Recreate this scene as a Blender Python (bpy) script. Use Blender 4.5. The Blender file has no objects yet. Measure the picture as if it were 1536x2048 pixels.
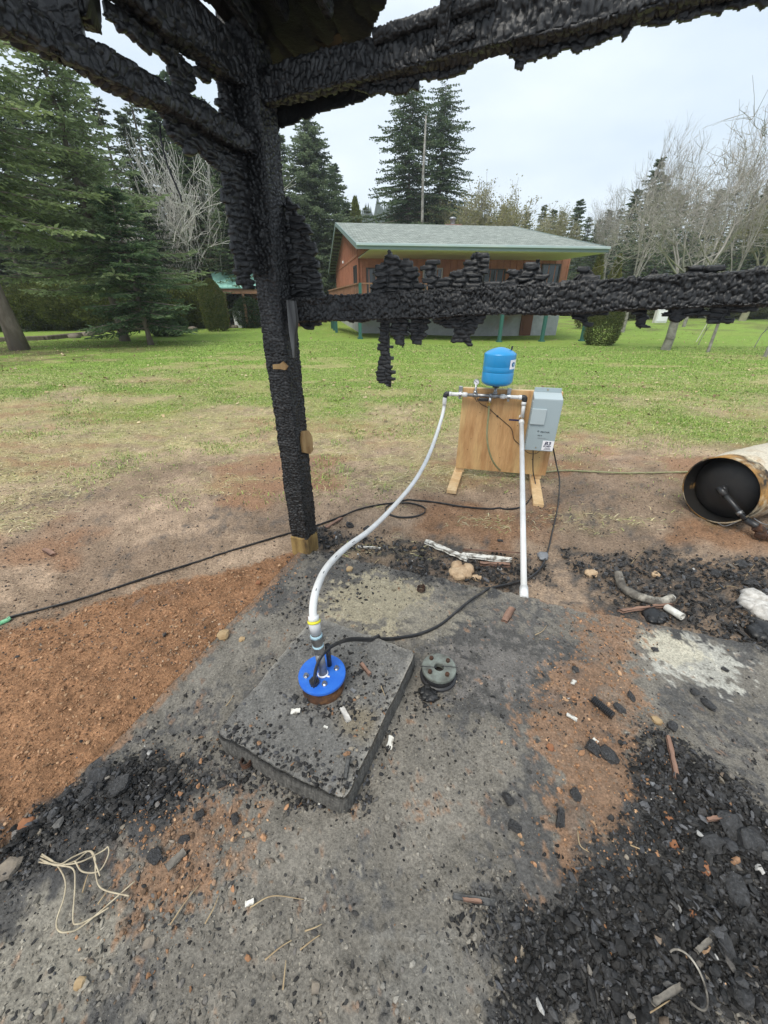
import bpy, math, random
import numpy as np
from mathutils import Vector, Matrix, Quaternion
sc = bpy.context.scene
R = math.radians
# ------------------------------------------------------------------ camera, world, sun, exposure
F = 769.0; PITCH = R(28.9); EYE = 1.6
cs, sn = math.cos(PITCH), math.sin(PITCH)
cd = bpy.data.cameras.new('camera'); cam = bpy.data.objects.new('camera', cd); sc.collection.objects.link(cam)
cam.location = (0, 0, EYE); cam.rotation_euler = (math.pi/2 - PITCH, 0, 0)
cd.sensor_fit = 'VERTICAL'; cd.sensor_height = 36.0; cd.lens = F/2048*36.0
cd.clip_start = 0.02; cd.clip_end = 3000
sc.camera = cam
SUN_EL, SUN_AZ = R(56), R(215)
w = bpy.data.worlds.new('World'); sc.world = w; w.use_nodes = True
nt = w.node_tree; nt.nodes.clear()
sky = nt.nodes.new('ShaderNodeTexSky'); sky.sky_type = 'NISHITA'; sky.sun_disc = False
sky.sun_elevation = SUN_EL; sky.sun_rotation = SUN_AZ; sky.air_density = 1.0; sky.dust_density = 3.0
sks = nt.nodes.new('ShaderNodeVectorMath'); sks.operation = 'SCALE'; sks.inputs['Scale'].default_value = 0.08
tc = nt.nodes.new('ShaderNodeTexCoord')
mp = nt.nodes.new('ShaderNodeMapping'); mp.inputs['Scale'].default_value = (1.6, 1.6, 5.0)
nz = nt.nodes.new('ShaderNodeTexNoise'); nz.inputs['Scale'].default_value = 1.3; nz.inputs['Detail'].default_value = 6
nz.inputs['Roughness'].default_value = 0.5
rp = nt.nodes.new('ShaderNodeValToRGB')
rp.color_ramp.elements[0].position = 0.3; rp.color_ramp.elements[0].color = (0.345, 0.405, 0.475, 1)
rp.color_ramp.elements[1].position = 0.72; rp.color_ramp.elements[1].color = (0.50, 0.54, 0.585, 1)
mx = nt.nodes.new('ShaderNodeMix'); mx.data_type = 'RGBA'; mx.inputs[0].default_value = 0.93
bg = nt.nodes.new('ShaderNodeBackground'); bg.inputs['Strength'].default_value = 1.0
wo = nt.nodes.new('ShaderNodeOutputWorld')
L = nt.links.new
L(sky.outputs[0], sks.inputs[0]); L(tc.outputs['Generated'], mp.inputs[0]); L(mp.outputs[0], nz.inputs['Vector'])
L(nz.outputs[0], rp.inputs[0]); L(sks.outputs[0], mx.inputs[6]); L(rp.outputs[0], mx.inputs[7])
L(mx.outputs[2], bg.inputs['Color']); L(bg.outputs[0], wo.inputs[0])
sd = bpy.data.lights.new('sun', 'SUN'); sd.energy = 1.5; sd.angle = R(32); sd.color = (1.0, 0.95, 0.86)
so = bpy.data.objects.new('sun', sd); sc.collection.objects.link(so)
sdir = Vector((math.sin(SUN_AZ)*math.cos(SUN_EL), math.cos(SUN_AZ)*math.cos(SUN_EL), math.sin(SUN_EL)))
so.rotation_euler = sdir.to_track_quat('Z', 'Y').to_euler()
sc.view_settings.view_transform = 'Standard'; sc.view_settings.look = 'None'
sc.view_settings.exposure = 1.1; sc.view_settings.gamma = 1.0
sc.cycles.max_bounces = 6; sc.cycles.diffuse_bounces = 3; sc.cycles.transparent_max_bounces = 8
sc.cycles.use_denoising = True; sc.cycles.volume_bounces = 2

# ------------------------------------------------------------------ pixel -> world helpers (authoring)
def ray(X, Y):
    dx = (X-768)/F; dv = (1024-Y)/F
    return np.array([dx, cs+dv*sn, -sn+dv*cs])
def atD(X, Y, D):
    r = ray(X, Y); t = D/r[1]; return np.array([0, 0, EYE]) + r*t
def atZ(X, Y, z=0.0):
    r = ray(X, Y); t = (z-EYE)/r[2]; return np.array([0, 0, EYE]) + r*t
def atPlane(X, Y, P, n):
    r = ray(X, Y); o = np.array([0, 0, EYE]); t = np.dot(P-o, n)/np.dot(r, n); return o + r*t
def topz(D, Y):   # height at forward distance D that shows at pixel row Y
    r = ray(768, Y); return EYE + r[2]/r[1]*D
# ------------------------------------------------------------------ noise
def h3(ix, iy, iz=0, s=0):
    n = (np.asarray(ix).astype(np.int64)*374761393 + np.asarray(iy).astype(np.int64)*668265263 +
         np.asarray(iz).astype(np.int64)*2147483647 + s*974634777) & 0xffffffff
    n = ((n ^ (n >> 13))*1274126177) & 0xffffffff
    n = ((n ^ (n >> 16))*2246822519) & 0xffffffff
    n = n ^ (n >> 15)
    return (n & 0xffffff)/float(0xffffff)
def vn2(x, y, s=0):
    ix = np.floor(x); iy = np.floor(y); fx = x-ix; fy = y-iy
    fx = fx*fx*(3-2*fx); fy = fy*fy*(3-2*fy)
    a = h3(ix, iy, 0, s); b = h3(ix+1, iy, 0, s); c = h3(ix, iy+1, 0, s); d = h3(ix+1, iy+1, 0, s)
    return (a*(1-fx)+b*fx)*(1-fy) + (c*(1-fx)+d*fx)*fy
def fbm(x, y, s=0, o=4, g=0.5):
    t = 0; a = 1; n = 0
    for k in range(o):
        t = t + a*vn2(x*(2**k), y*(2**k), s+k*17); n += a; a *= g
    return t/n
def vn3(x, y, z, s=0):
    iz = np.floor(z); f = z-iz; f = f*f*(3-2*f)
    return vn2(x+iz*17.3, y+iz*9.7, s)*(1-f) + vn2(x+(iz+1)*17.3, y+(iz+1)*9.7, s)*f
def fbm3(x, y, z, s=0, o=3):
    t = 0; a = 1; n = 0
    for k in range(o):
        m = 2**k; t = t + a*vn3(x*m, y*m, z*m, s+k*31); n += a; a *= .5
    return t/n
def sstep(a, b, x):
    t = np.clip((x-a)/(b-a), 0, 1); return t*t*(3-2*t)
def worley(u, v, s=0, jit=0.75, perv=0, peru=0, offk=.9):
    """cell units; returns F1, F2-F1, centre u, centre v, rnd; rows of cells are offset like masonry"""
    iu = np.floor(u); iv = np.floor(v)
    f1 = np.full(u.shape, 9.0); f2 = np.full(u.shape, 9.0)
    cu = np.zeros(u.shape); cv = np.zeros(u.shape); rn = np.zeros(u.shape)
    for du in (-1, 0, 1, 2):
        for dv in (-1, 0, 1):
            a = iu+du; b = iv+dv
            hb = b % perv if perv else b
            off = (h3(hb, 7, 3, s)-0.5); ha = a % peru if peru else a
            pu = a+0.5+off*offk+(h3(ha, hb, 1, s)-0.5)*jit; pv = b+0.5+(h3(ha, hb, 2, s)-0.5)*jit
            d = ((u-pu)**4+(v-pv)**4)**.25
            m = d < f1
            f2 = np.where(m, f1, np.minimum(f2, d))
            f1 = np.where(m, d, f1); cu = np.where(m, pu, cu); cv = np.where(m, pv, cv)
            rn = np.where(m, h3(ha, hb, 5, s), rn)
    return f1, f2-f1, cu, cv, rn
def inpoly(x, y, poly):
    c = np.zeros(x.shape, bool); n = len(poly)
    for i in range(n):
        x0, y0 = poly[i]; x1, y1 = poly[(i+1) % n]
        cond = ((y0 > y) != (y1 > y))
        xi = (x1-x0)*(y-y0)/((y1-y0) if y1 != y0 else 1e-9)+x0
        c ^= cond & (x < xi)
    return c
def sdpoly(x, y, poly):   # signed distance, negative inside
    d = np.full(x.shape, 1e9); n = len(poly)
    for i in range(n):
        ax, ay = poly[i]; bx, by = poly[(i+1) % n]
        ex, ey = bx-ax, by-ay; t = np.clip(((x-ax)*ex+(y-ay)*ey)/(ex*ex+ey*ey+1e-12), 0, 1)
        d = np.minimum(d, np.hypot(x-ax-t*ex, y-ay-t*ey))
    return np.where(inpoly(x, y, poly), -d, d)

# ------------------------------------------------------------------ materials
def new_mat(name):
    m = bpy.data.materials.new(name); m.use_nodes = True
    n = m.node_tree; b = n.nodes['Principled BSDF']; return m, n, b
def pmat(name, col, rough=0.7, spec=0.3, metal=0.0, col2=None, nscale=8.0, ndet=5, lo=0.35, hi=0.65, bump=None,
         attr=False, mapping=None, col3=None, n3=(3.0, .55, .7), coat=0.0, trans=0.0, vary=None):
    m, n, b = new_mat(name); Lk = n.links.new
    b.inputs['Roughness'].default_value = rough; b.inputs['Metallic'].default_value = metal
    b.inputs['Specular IOR Level'].default_value = spec
    if coat: b.inputs['Coat Weight'].default_value = coat; b.inputs['Coat Roughness'].default_value = .2
    t = n.nodes.new('ShaderNodeTexCoord'); mpn = n.nodes.new('ShaderNodeMapping'); Lk(t.outputs['Object'], mpn.inputs[0])
    if mapping: mpn.inputs['Scale'].default_value = mapping
    cur = None
    if attr:
        a = n.nodes.new('ShaderNodeAttribute'); a.attribute_name = 'col'; cur = a.outputs['Color']
    else:
        rg = n.nodes.new('ShaderNodeRGB'); rg.outputs[0].default_value = (*col, 1); cur = rg.outputs[0]
    def mixin(cur, c2, sc_, lo_, hi_, det):
        nn = n.nodes.new('ShaderNodeTexNoise'); nn.inputs['Scale'].default_value = sc_; nn.inputs['Detail'].default_value = det
        nn.inputs['Roughness'].default_value = .6
        Lk(mpn.outputs[0], nn.inputs['Vector'])
        mr = n.nodes.new('ShaderNodeMapRange'); mr.inputs[1].default_value = lo_; mr.inputs[2].default_value = hi_
        Lk(nn.outputs[0], mr.inputs[0])
        x = n.nodes.new('ShaderNodeMix'); x.data_type = 'RGBA'; Lk(mr.outputs[0], x.inputs[0]); Lk(cur, x.inputs[6])
        x.inputs[7].default_value = (*c2, 1); return x.outputs[2]
    if col2 is not None: cur = mixin(cur, col2, nscale, lo, hi, ndet)
    if col3 is not None: cur = mixin(cur, col3, n3[0], n3[1], n3[2], 6)
    if vary:
        nn = n.nodes.new('ShaderNodeTexNoise'); nn.inputs['Scale'].default_value = vary[0]; nn.inputs['Detail'].default_value = 8
        nn.inputs['Roughness'].default_value = .7
        Lk(mpn.outputs[0], nn.inputs['Vector'])
        mr = n.nodes.new('ShaderNodeMapRange'); mr.inputs[1].default_value = .3; mr.inputs[2].default_value = .7
        mr.inputs[3].default_value = 1-vary[1]; mr.inputs[4].default_value = 1+vary[1]; Lk(nn.outputs[0], mr.inputs[0])
        vm = n.nodes.new('ShaderNodeVectorMath'); vm.operation = 'SCALE'; Lk(cur, vm.inputs[0]); Lk(mr.outputs[0], vm.inputs['Scale'])
        cur = vm.outputs[0]
    Lk(cur, b.inputs['Base Color'])
    if bump:
        nn = n.nodes.new('ShaderNodeTexNoise'); nn.inputs['Scale'].default_value = bump[0]; nn.inputs['Detail'].default_value = 8
        nn.inputs['Roughness'].default_value = .65
        Lk(mpn.outputs[0], nn.inputs['Vector'])
        bp = n.nodes.new('ShaderNodeBump'); bp.inputs['Strength'].default_value = bump[1]; bp.inputs['Distance'].default_value = bump[2]
        Lk(nn.outputs[0], bp.inputs['Height']); Lk(bp.outputs[0], b.inputs['Normal'])
    if trans: b.inputs['Transmission Weight'].default_value = trans
    return m
M = {}
M['char'] = pmat('char', (.011, .011, .0113), .45, .5, col2=(.007, .0068, .0068), nscale=22, bump=(120, .35, .003), col3=(.060, .059, .058), n3=(26, .50, .78))
def add_cracks(m, sc_=1.9, dist=.006, strength=.9):
    n = m.node_tree; b = n.nodes['Principled BSDF']; Lk = n.links.new; t = n.nodes.new('ShaderNodeTexCoord'); vo = n.nodes.new('ShaderNodeTexVoronoi'); vo.feature = 'DISTANCE_TO_EDGE'
    vo.inputs['Scale'].default_value = sc_; vo.inputs['Randomness'].default_value = .85; Lk(t.outputs['UV'], vo.inputs['Vector'])
    mr = n.nodes.new('ShaderNodeMapRange'); mr.inputs[1].default_value = 0; mr.inputs[2].default_value = .16; Lk(vo.outputs['Distance'], mr.inputs[0])
    bp = n.nodes.new('ShaderNodeBump'); bp.inputs['Strength'].default_value = strength; bp.inputs['Distance'].default_value = dist; Lk(mr.outputs[0], bp.inputs['Height'])
    old = b.inputs['Normal'].links[0].from_node; Lk(bp.outputs[0], old.inputs['Normal'])
add_cracks(M['char'], 1.6, .003, .25)
M['char_roof'] = pmat('char_roof', (.006, .0058, .0055), .6, .3, col2=(.014, .013, .012), nscale=9, lo=.5, hi=.75, bump=(60, .6, .01), col3=(.05, .032, .022), n3=(4, .66, .72))
M['ply_scorched'] = pmat('ply_scorched', (.12, .075, .04), .8, .2, col2=(.02, .015, .012), nscale=5, bump=(40, .3, .003))
M['raw_wood'] = pmat('raw_wood', (.45, .30, .14), .75, .2, col2=(.24, .14, .06), nscale=14, mapping=(1, 1, .25), bump=(60, .4, .003))
M['stub_wood'] = pmat('stub_wood', (.36, .25, .10), .85, .2, col2=(.16, .10, .04), nscale=16, mapping=(1, 1, .3), bump=(60, .6, .005), col3=(.03, .025, .02), n3=(7, .58, .7))
M['grey_wood'] = pmat('grey_wood', (.13, .13, .125), .6, .3, col2=(.03, .03, .03), nscale=30, mapping=(1, 1, .1), bump=(80, .4, .003))
M['attr_rough'] = pmat('debris', (1, 1, 1), .78, .25, attr=True, bump=(220, .5, .002), vary=(90, .35))
M['attr_char'] = pmat('charcoal_debris', (1, 1, 1), .62, .28, attr=True, bump=(240, .6, .002), vary=(120, .5))
M['attr_leaf'] = pmat('leaf', (1, 1, 1), .6, .25, attr=True)
def add_translucent(m, f=.45):
    n = m.node_tree; b = n.nodes['Principled BSDF']; t = n.nodes.new('ShaderNodeBsdfTranslucent'); x = n.nodes.new('ShaderNodeMixShader'); x.inputs[0].default_value = f
    a = [q for q in n.nodes if q.type == 'ATTRIBUTE'][0]; n.links.new(a.outputs['Color'], t.inputs['Color']); n.links.new(b.outputs[0], x.inputs[1]); n.links.new(t.outputs[0], x.inputs[2]); n.links.new(x.outputs[0], n.nodes['Material Output'].inputs[0])
add_translucent(M['attr_leaf'])
M['attr_plain'] = pmat('plain', (1, 1, 1), .7, .25, attr=True)
# ------------------------------------------------------------------ mesh helpers
def col_attr(me, cols):
    a = me.color_attributes.new('col', 'FLOAT_COLOR', 'POINT')
    c = np.ones((len(me.vertices), 4), np.float32); c[:, :3] = cols
    a.data.foreach_set('color', c.ravel())
def raw_mesh(name, V, faces, mat, cols=None, smooth=False):
    """faces: list of (n,k) int arrays"""
    me = bpy.data.meshes.new(name); V = np.asarray(V, np.float32)
    me.vertices.add(len(V)); me.vertices.foreach_set('co', V.ravel())
    faces = [np.asarray(f) for f in faces if len(f)]
    nl = sum(f.size for f in faces); npoly = sum(len(f) for f in faces)
    me.loops.add(nl); me.polygons.add(npoly)
    me.loops.foreach_set('vertex_index', np.concatenate([f.ravel() for f in faces]).astype(np.int32))
    tot = np.concatenate([np.full(len(f), f.shape[1]) for f in faces]); st = np.concatenate([[0], np.cumsum(tot)[:-1]])
    me.polygons.foreach_set('loop_start', st.astype(np.int32)); me.polygons.foreach_set('loop_total', tot.astype(np.int32))
    me.polygons.foreach_set('use_smooth', np.full(npoly, smooth))
    me.update(calc_edges=True)
    if cols is not None: col_attr(me, cols)
    me.materials.append(mat); return me
def uv_set(me, U, V):
    uv = me.uv_layers.new(name='UVMap'); li = np.zeros(len(me.loops), np.int32); me.loops.foreach_get('vertex_index', li)
    uv.data.foreach_set('uv', np.stack([U[li], V[li]], 1).astype(np.float32).ravel())
def link(name, me, parent=None, world=True):
    if parent is not None and world:
        me.transform(parent.matrix_world.inverted())
    o = bpy.data.objects.new(name, me); sc.collection.objects.link(o)
    if parent is not None: o.parent = parent
    return o
def tag(o, label=None, cat=None, group=None, kind=None):
    if label: o['label'] = label
    if cat: o['category'] = cat
    if group: o['group'] = group
    if kind: o['kind'] = kind
    return o
def thing(name, loc, label, cat, group=None, rz=0.0, kind=None):
    o = bpy.data.objects.new(name, None); sc.collection.objects.link(o)
    o.location = Vector([float(c) for c in loc]); o.rotation_euler = (0, 0, rz); o.empty_display_size = .1
    o.matrix_world = Matrix.LocRotScale(o.location, o.rotation_euler, (1, 1, 1))
    return tag(o, label, cat, group, kind)
class MB:
    def __init__(s): s.V = []; s.Fc = []; s.n = 0; s.C = []
    def add(s, V, faces, col=None):
        V = np.asarray(V, float).reshape(-1, 3)
        for f in faces: s.Fc.append(np.asarray(f)+s.n)
        s.V.append(V); s.n += len(V)
        if col is not None: s.C.append(np.tile(np.asarray(col, float), (len(V), 1)) if np.ndim(col) == 1 else col)
        return s
    def box(s, c, size, M3=None, bev=0.0):
        x, y, z = np.array(size)/2
        if bev > 0:
            b = min(bev, x*.9, y*.9, z*.9); vs = []; 
            for sx in (-1, 1):
                for sy in (-1, 1):
                    for sz in (-1, 1):
                        vs += [(sx*(x-b), sy*(y-b), sz*z), (sx*(x-b), sy*y, sz*(z-b)), (sx*x, sy*(y-b), sz*(z-b))]
            vs = np.array(vs)
            def I(sx, sy, sz, k): return ((sx > 0)*4+(sy > 0)*2+(sz > 0))*3+k
            q = []; t = []
            for sg in (-1, 1):
                q.append([I(-1, -1, sg, 0), I(1, -1, sg, 0), I(1, 1, sg, 0), I(-1, 1, sg, 0)][::sg])
                q.append([I(-1, sg, -1, 1), I(-1, sg, 1, 1), I(1, sg, 1, 1), I(1, sg, -1, 1)][::sg])
                q.append([I(sg, -1, -1, 2), I(sg, 1, -1, 2), I(sg, 1, 1, 2), I(sg, -1, 1, 2)][::sg])
            for a in (-1, 1):
                for c2 in (-1, 1):
                    q.append([I(-1, a, c2, 0), I(1, a, c2, 0), I(1, a, c2, 1), I(-1, a, c2, 1)])
                    q.append([I(a, -1, c2, 0), I(a, 1, c2, 0), I(a, 1, c2, 2), I(a, -1, c2, 2)])
                    q.append([I(a, c2, -1, 1), I(a, c2, 1, 1), I(a, c2, 1, 2), I(a, c2, -1, 2)])
                    for e in (-1, 1): t.append([I(a, c2, e, 0), I(a, c2, e, 1), I(a, c2, e, 2)])
            V = vs; Fs = [np.array(q), np.array(t)]
        else:
            V = np.array([(a*x, b_*y, c_*z) for a in (-1, 1) for b_ in (-1, 1) for c_ in (-1, 1)])
            Fs = [np.array([[0, 1, 3, 2], [4, 6, 7, 5], [0, 4, 5, 1], [2, 3, 7, 6], [0, 2, 6, 4], [1, 5, 7, 3]])]
        if M3 is not None: V = V @ np.array(M3).T
        return s.add(V+np.array(c, float), Fs)
    def tube(s, path, r, n=10, flat=1.0, up=(0, 0, 1), caps=True, col=None):
        P = np.asarray(path, float); m = len(P); r = np.broadcast_to(np.asarray(r, float), (m,))
        T = np.gradient(P, axis=0); T /= np.linalg.norm(T, axis=1)[:, None]+1e-12
        u = np.array(up, float); rings = []
        if abs(np.dot(T[0], u)) > .95: u = np.array([1., 0, 0]) if abs(T[0][0]) < .9 else np.array([0, 1., 0])
        N = u-np.dot(u, T[0])*T[0]; N /= np.linalg.norm(N); ang = np.arange(n)*2*math.pi/n
        for i in range(m):
            N = N-np.dot(N, T[i])*T[i]; N /= np.linalg.norm(N)+1e-12; B = np.cross(T[i], N)
            rings.append(P[i]+r[i]*(np.outer(np.cos(ang), N)*flat+np.outer(np.sin(ang), B)))
        V = np.concatenate(rings); i = np.arange(m-1)[:, None]*n; j = np.arange(n)[None]; k = (j+1) % n
        Q = np.stack([i+j, i+k, i+n+k, i+n+j], -1).reshape(-1, 4); Fs = [Q]
        if caps: Fs += [np.array([list(range(n))[::-1]]), np.array([[ (m-1)*n+a for a in range(n)]])]
        return s.add(V, Fs, col)
    def cyl(s, a, b, r, n=16, r2=None): return s.tube([a, b], [r, r if r2 is None else r2], n)
    def lathe(s, prof, O, axis=(0, 0, 1), n=32, x=None):
        ax = np.array(axis, float); ax /= np.linalg.norm(ax)
        t = np.array([1., 0, 0]) if abs(ax[0]) < .9 else np.array([0, 1., 0])
        X = t-np.dot(t, ax)*ax; X /= np.linalg.norm(X); Yv = np.cross(ax, X); ang = np.arange(n)*2*math.pi/n
        V = np.concatenate([np.array(O)+h*ax+r*(np.outer(np.cos(ang), X)+np.outer(np.sin(ang), Yv)) for r, h in prof])
        m = len(prof); i = np.arange(m-1)[:, None]*n; j = np.arange(n)[None]; k = (j+1) % n
        return s.add(V, [np.stack([i+j, i+k, i+n+k, i+n+j], -1).reshape(-1, 4)])
    def me(s, name, mat, smooth=False):
        k = {}
        for f in s.Fc: k.setdefault(f.shape[1], []).append(f)
        return raw_mesh(name, np.concatenate(s.V), [np.concatenate(v) for v in k.values()], mat,
                        np.concatenate(s.C) if s.C else None, smooth)
    def part(s, name, mat, parent=None, smooth=False): return link(name, s.me(name, mat, smooth), parent)
def bez(P, n=60):   # Catmull-Rom through points
    P = np.asarray(P, float); P = np.vstack([2*P[0]-P[1], P, 2*P[-1]-P[-2]]); out = []
    m = len(P)-3; k = max(2, n//m)
    for i in range(m):
        t = np.linspace(0, 1, k, endpoint=False)[:, None]; a, b, c, d = P[i:i+4]
        out.append(.5*((2*b)+(-a+c)*t+(2*a-5*b+4*c-d)*t**2+(-a+3*b-3*c+d)*t**3))
    out.append(P[-2][None]); return np.concatenate(out)
def rotz(a): c, s_ = math.cos(a), math.sin(a); return np.array([[c, -s_, 0], [s_, c, 0], [0, 0, 1]])
def grid_faces(nr, nc, wrap=False):
    i = np.arange(nr-1)[:, None]*nc; j = np.arange(nc if wrap else nc-1)[None]; k = (j+1) % nc
    return np.stack([i+j, i+k, i+nc+k, i+nc+j], -1).reshape(-1, 4)

# ------------------------------------------------------------------ shared frames: wall lines, slab, terrain
AW = R(19.7)
EU = np.array([math.cos(AW), -math.sin(AW), 0]); EV = np.array([-math.sin(AW), -math.cos(AW), 0]); EZ = np.array([0, 0, 1.])
PB = atZ(612, 1104, 0.0)                 # post foot
SL = 0.03                                # slab top
def us(x, y): return (x-PB[0])*EU[0]+(y-PB[1])*EU[1], (x-PB[0])*EV[0]+(y-PB[1])*EV[1]
def W(u, s, z=0.): return PB+EU*u+EV*s+EZ*(z-PB[2])
PZ = SL+0.112
pc = [atZ(430, 1465, PZ), atZ(690, 1602, PZ), atZ(832, 1300, PZ)]
pc.append(pc[0]+pc[2]-pc[1]); PAD = [(p[0], p[1]) for p in pc]
def gz(x, y):
    x = np.asarray(x, float); y = np.asarray(y, float)
    g = -0.42*sstep(5, 24, y)*(0.35+0.65*sstep(-4, 7, x))
    g = g + 0.5*sstep(30, 90, y)
    return g
def wp(X, Y, z=0.):
    p = atZ(X, Y, z); return (p[0], p[1])
RED = [[wp(*q) for q in ((-300, 1330), (120, 1235), (300, 1175), (430, 1150), (590, 1105), (600, 1150), (440, 1290), (230, 1500), (170, 1560), (0, 1700), (-400, 2040))]]
REDC = [[wp(*q) for q in ((860, 1010), (1120, 1015), (1110, 1075), (1000, 1100), (880, 1080), (800, 1060))],
        [wp(*q) for q in ((1380, 1030), (1536, 1060), (1600, 1110), (1440, 1100), (1330, 1080))]]
REDS = [[wp(*q) for q in ((1045, 1350), (1150, 1310), (1205, 1235), (1260, 1250), (1230, 1340), (1290, 1420), (1260, 1500), (1290, 1620), (1230, 1690), (1200, 1780), (1120, 1780), (1070, 1740), (1110, 1620), (1110, 1530), (1040, 1440))],
        [wp(*q) for q in ((300, 1590), (400, 1610), (470, 1690), (420, 1760), (330, 1780), (290, 1700), (270, 1650))]]
CHARZ = [[wp(*q) for q in ((1010, 2060), (1030, 1830), (1180, 1790), (1260, 1700), (1290, 1500), (1400, 1560), (1560, 1640), (1900, 2060))],
         [wp(*q) for q in ((1130, 1110), (1290, 1110), (1560, 1120), (1700, 1340), (1500, 1310), (1240, 1225))],
         [wp(*q) for q in ((150, 1570), (260, 1540), (400, 1600), (300, 1650), (180, 1720), (30, 1750), (-60, 1900), (-200, 1900), (-100, 1780))],
         [wp(*q) for q in ((640, 1060), (760, 1070), (950, 1120), (1100, 1130), (1120, 1180), (900, 1175), (760, 1130), (640, 1120))]]
def slabmask(x, y):
    u, s = us(x, y)
    e = 0.03*(fbm(x*6, y*6, 91, 3)-.5)
    return np.minimum(np.minimum(u+0.02+e, s-0.02+e), 6-u)
def micro(x, y):
    """soil relief outside the slab"""
    near = 1-sstep(7, 14, y)
    n = (fbm(x*3, y*3, 5, 4)-.5)*.06 + (fbm(x*14, y*14, 6, 4)-.5)*.034
    z = n*near
    r = sdpoly(x, y, RED[0]); k = sstep(.06, -.14, r)
    z = z + k*(.028 + (fbm(x*30, y*30, 8, 3)-.5)*.022)
    return z
def slab_fields(x, y):
    n1 = fbm(x*2.2, y*2.2, 51, 5); n2 = fbm(x*9, y*9, 52, 4); red = 0*x; ch = 0*x
    for q in REDS: red = np.maximum(red, sstep(.16, -.18, sdpoly(x, y, q)+(n2-.5)*.25+(n1-.5)*.35))
    red = red*(.55+.45*sstep(.42, .58, fbm(x*3.2, y*3.2, 611, 4))); u, s = us(x, y); red = np.maximum(red, sstep(.045, .0, u+(n2-.5)*.10)*.9); red = np.maximum(red, sstep(.06, .0, s+(n2-.5)*.16)*.5)
    for q in CHARZ: ch = np.maximum(ch, sstep(.14, -.14, sdpoly(x, y, q)+(n2-.5)*.3+(n1-.5)*.3))
    return n1, n2, red, ch
def slab_z(x, y, red, ch):
    return SL+(fbm(x*5, y*5, 61, 4)-.5)*.016+(fbm(x*26, y*26, 62, 3)-.5)*.012+red*.016*fbm(x*18, y*18, 63, 3)+ch*(.004+.03*fbm(x*9, y*9, 64, 3)+.012*fbm(x*40, y*40, 65, 2))
def surf(x, y):
    """top surface height: soil, slab or well pad"""
    x = np.asarray(x, float); y = np.asarray(y, float)
    z = gz(x, y)+micro(x, y)*np.clip(1-0*x, 0, 1)
    x = np.atleast_1d(x); y = np.atleast_1d(y); z = np.atleast_1d(z)
    m = slabmask(x, y); k = np.asarray(m > 0); 
    if k.any(): _, _, rd_, ch_ = slab_fields(x[k], y[k]); z = z.copy(); z[k] = slab_z(x[k], y[k], rd_, ch_)
    p = sdpoly(x, y, PAD); z = np.where(p < 0, PZ, z)
    return z
def sgn(X, Y):   # ground point under a pixel with terrain
    z = 0.0
    for _ in range(30):
        p = atZ(X, Y, z); z2 = float(gz(p[0], p[1])); 
        if abs(z2-z) < 1e-4: break
        z = z*.5+z2*.5
    return atZ(X, Y, z)

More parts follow.
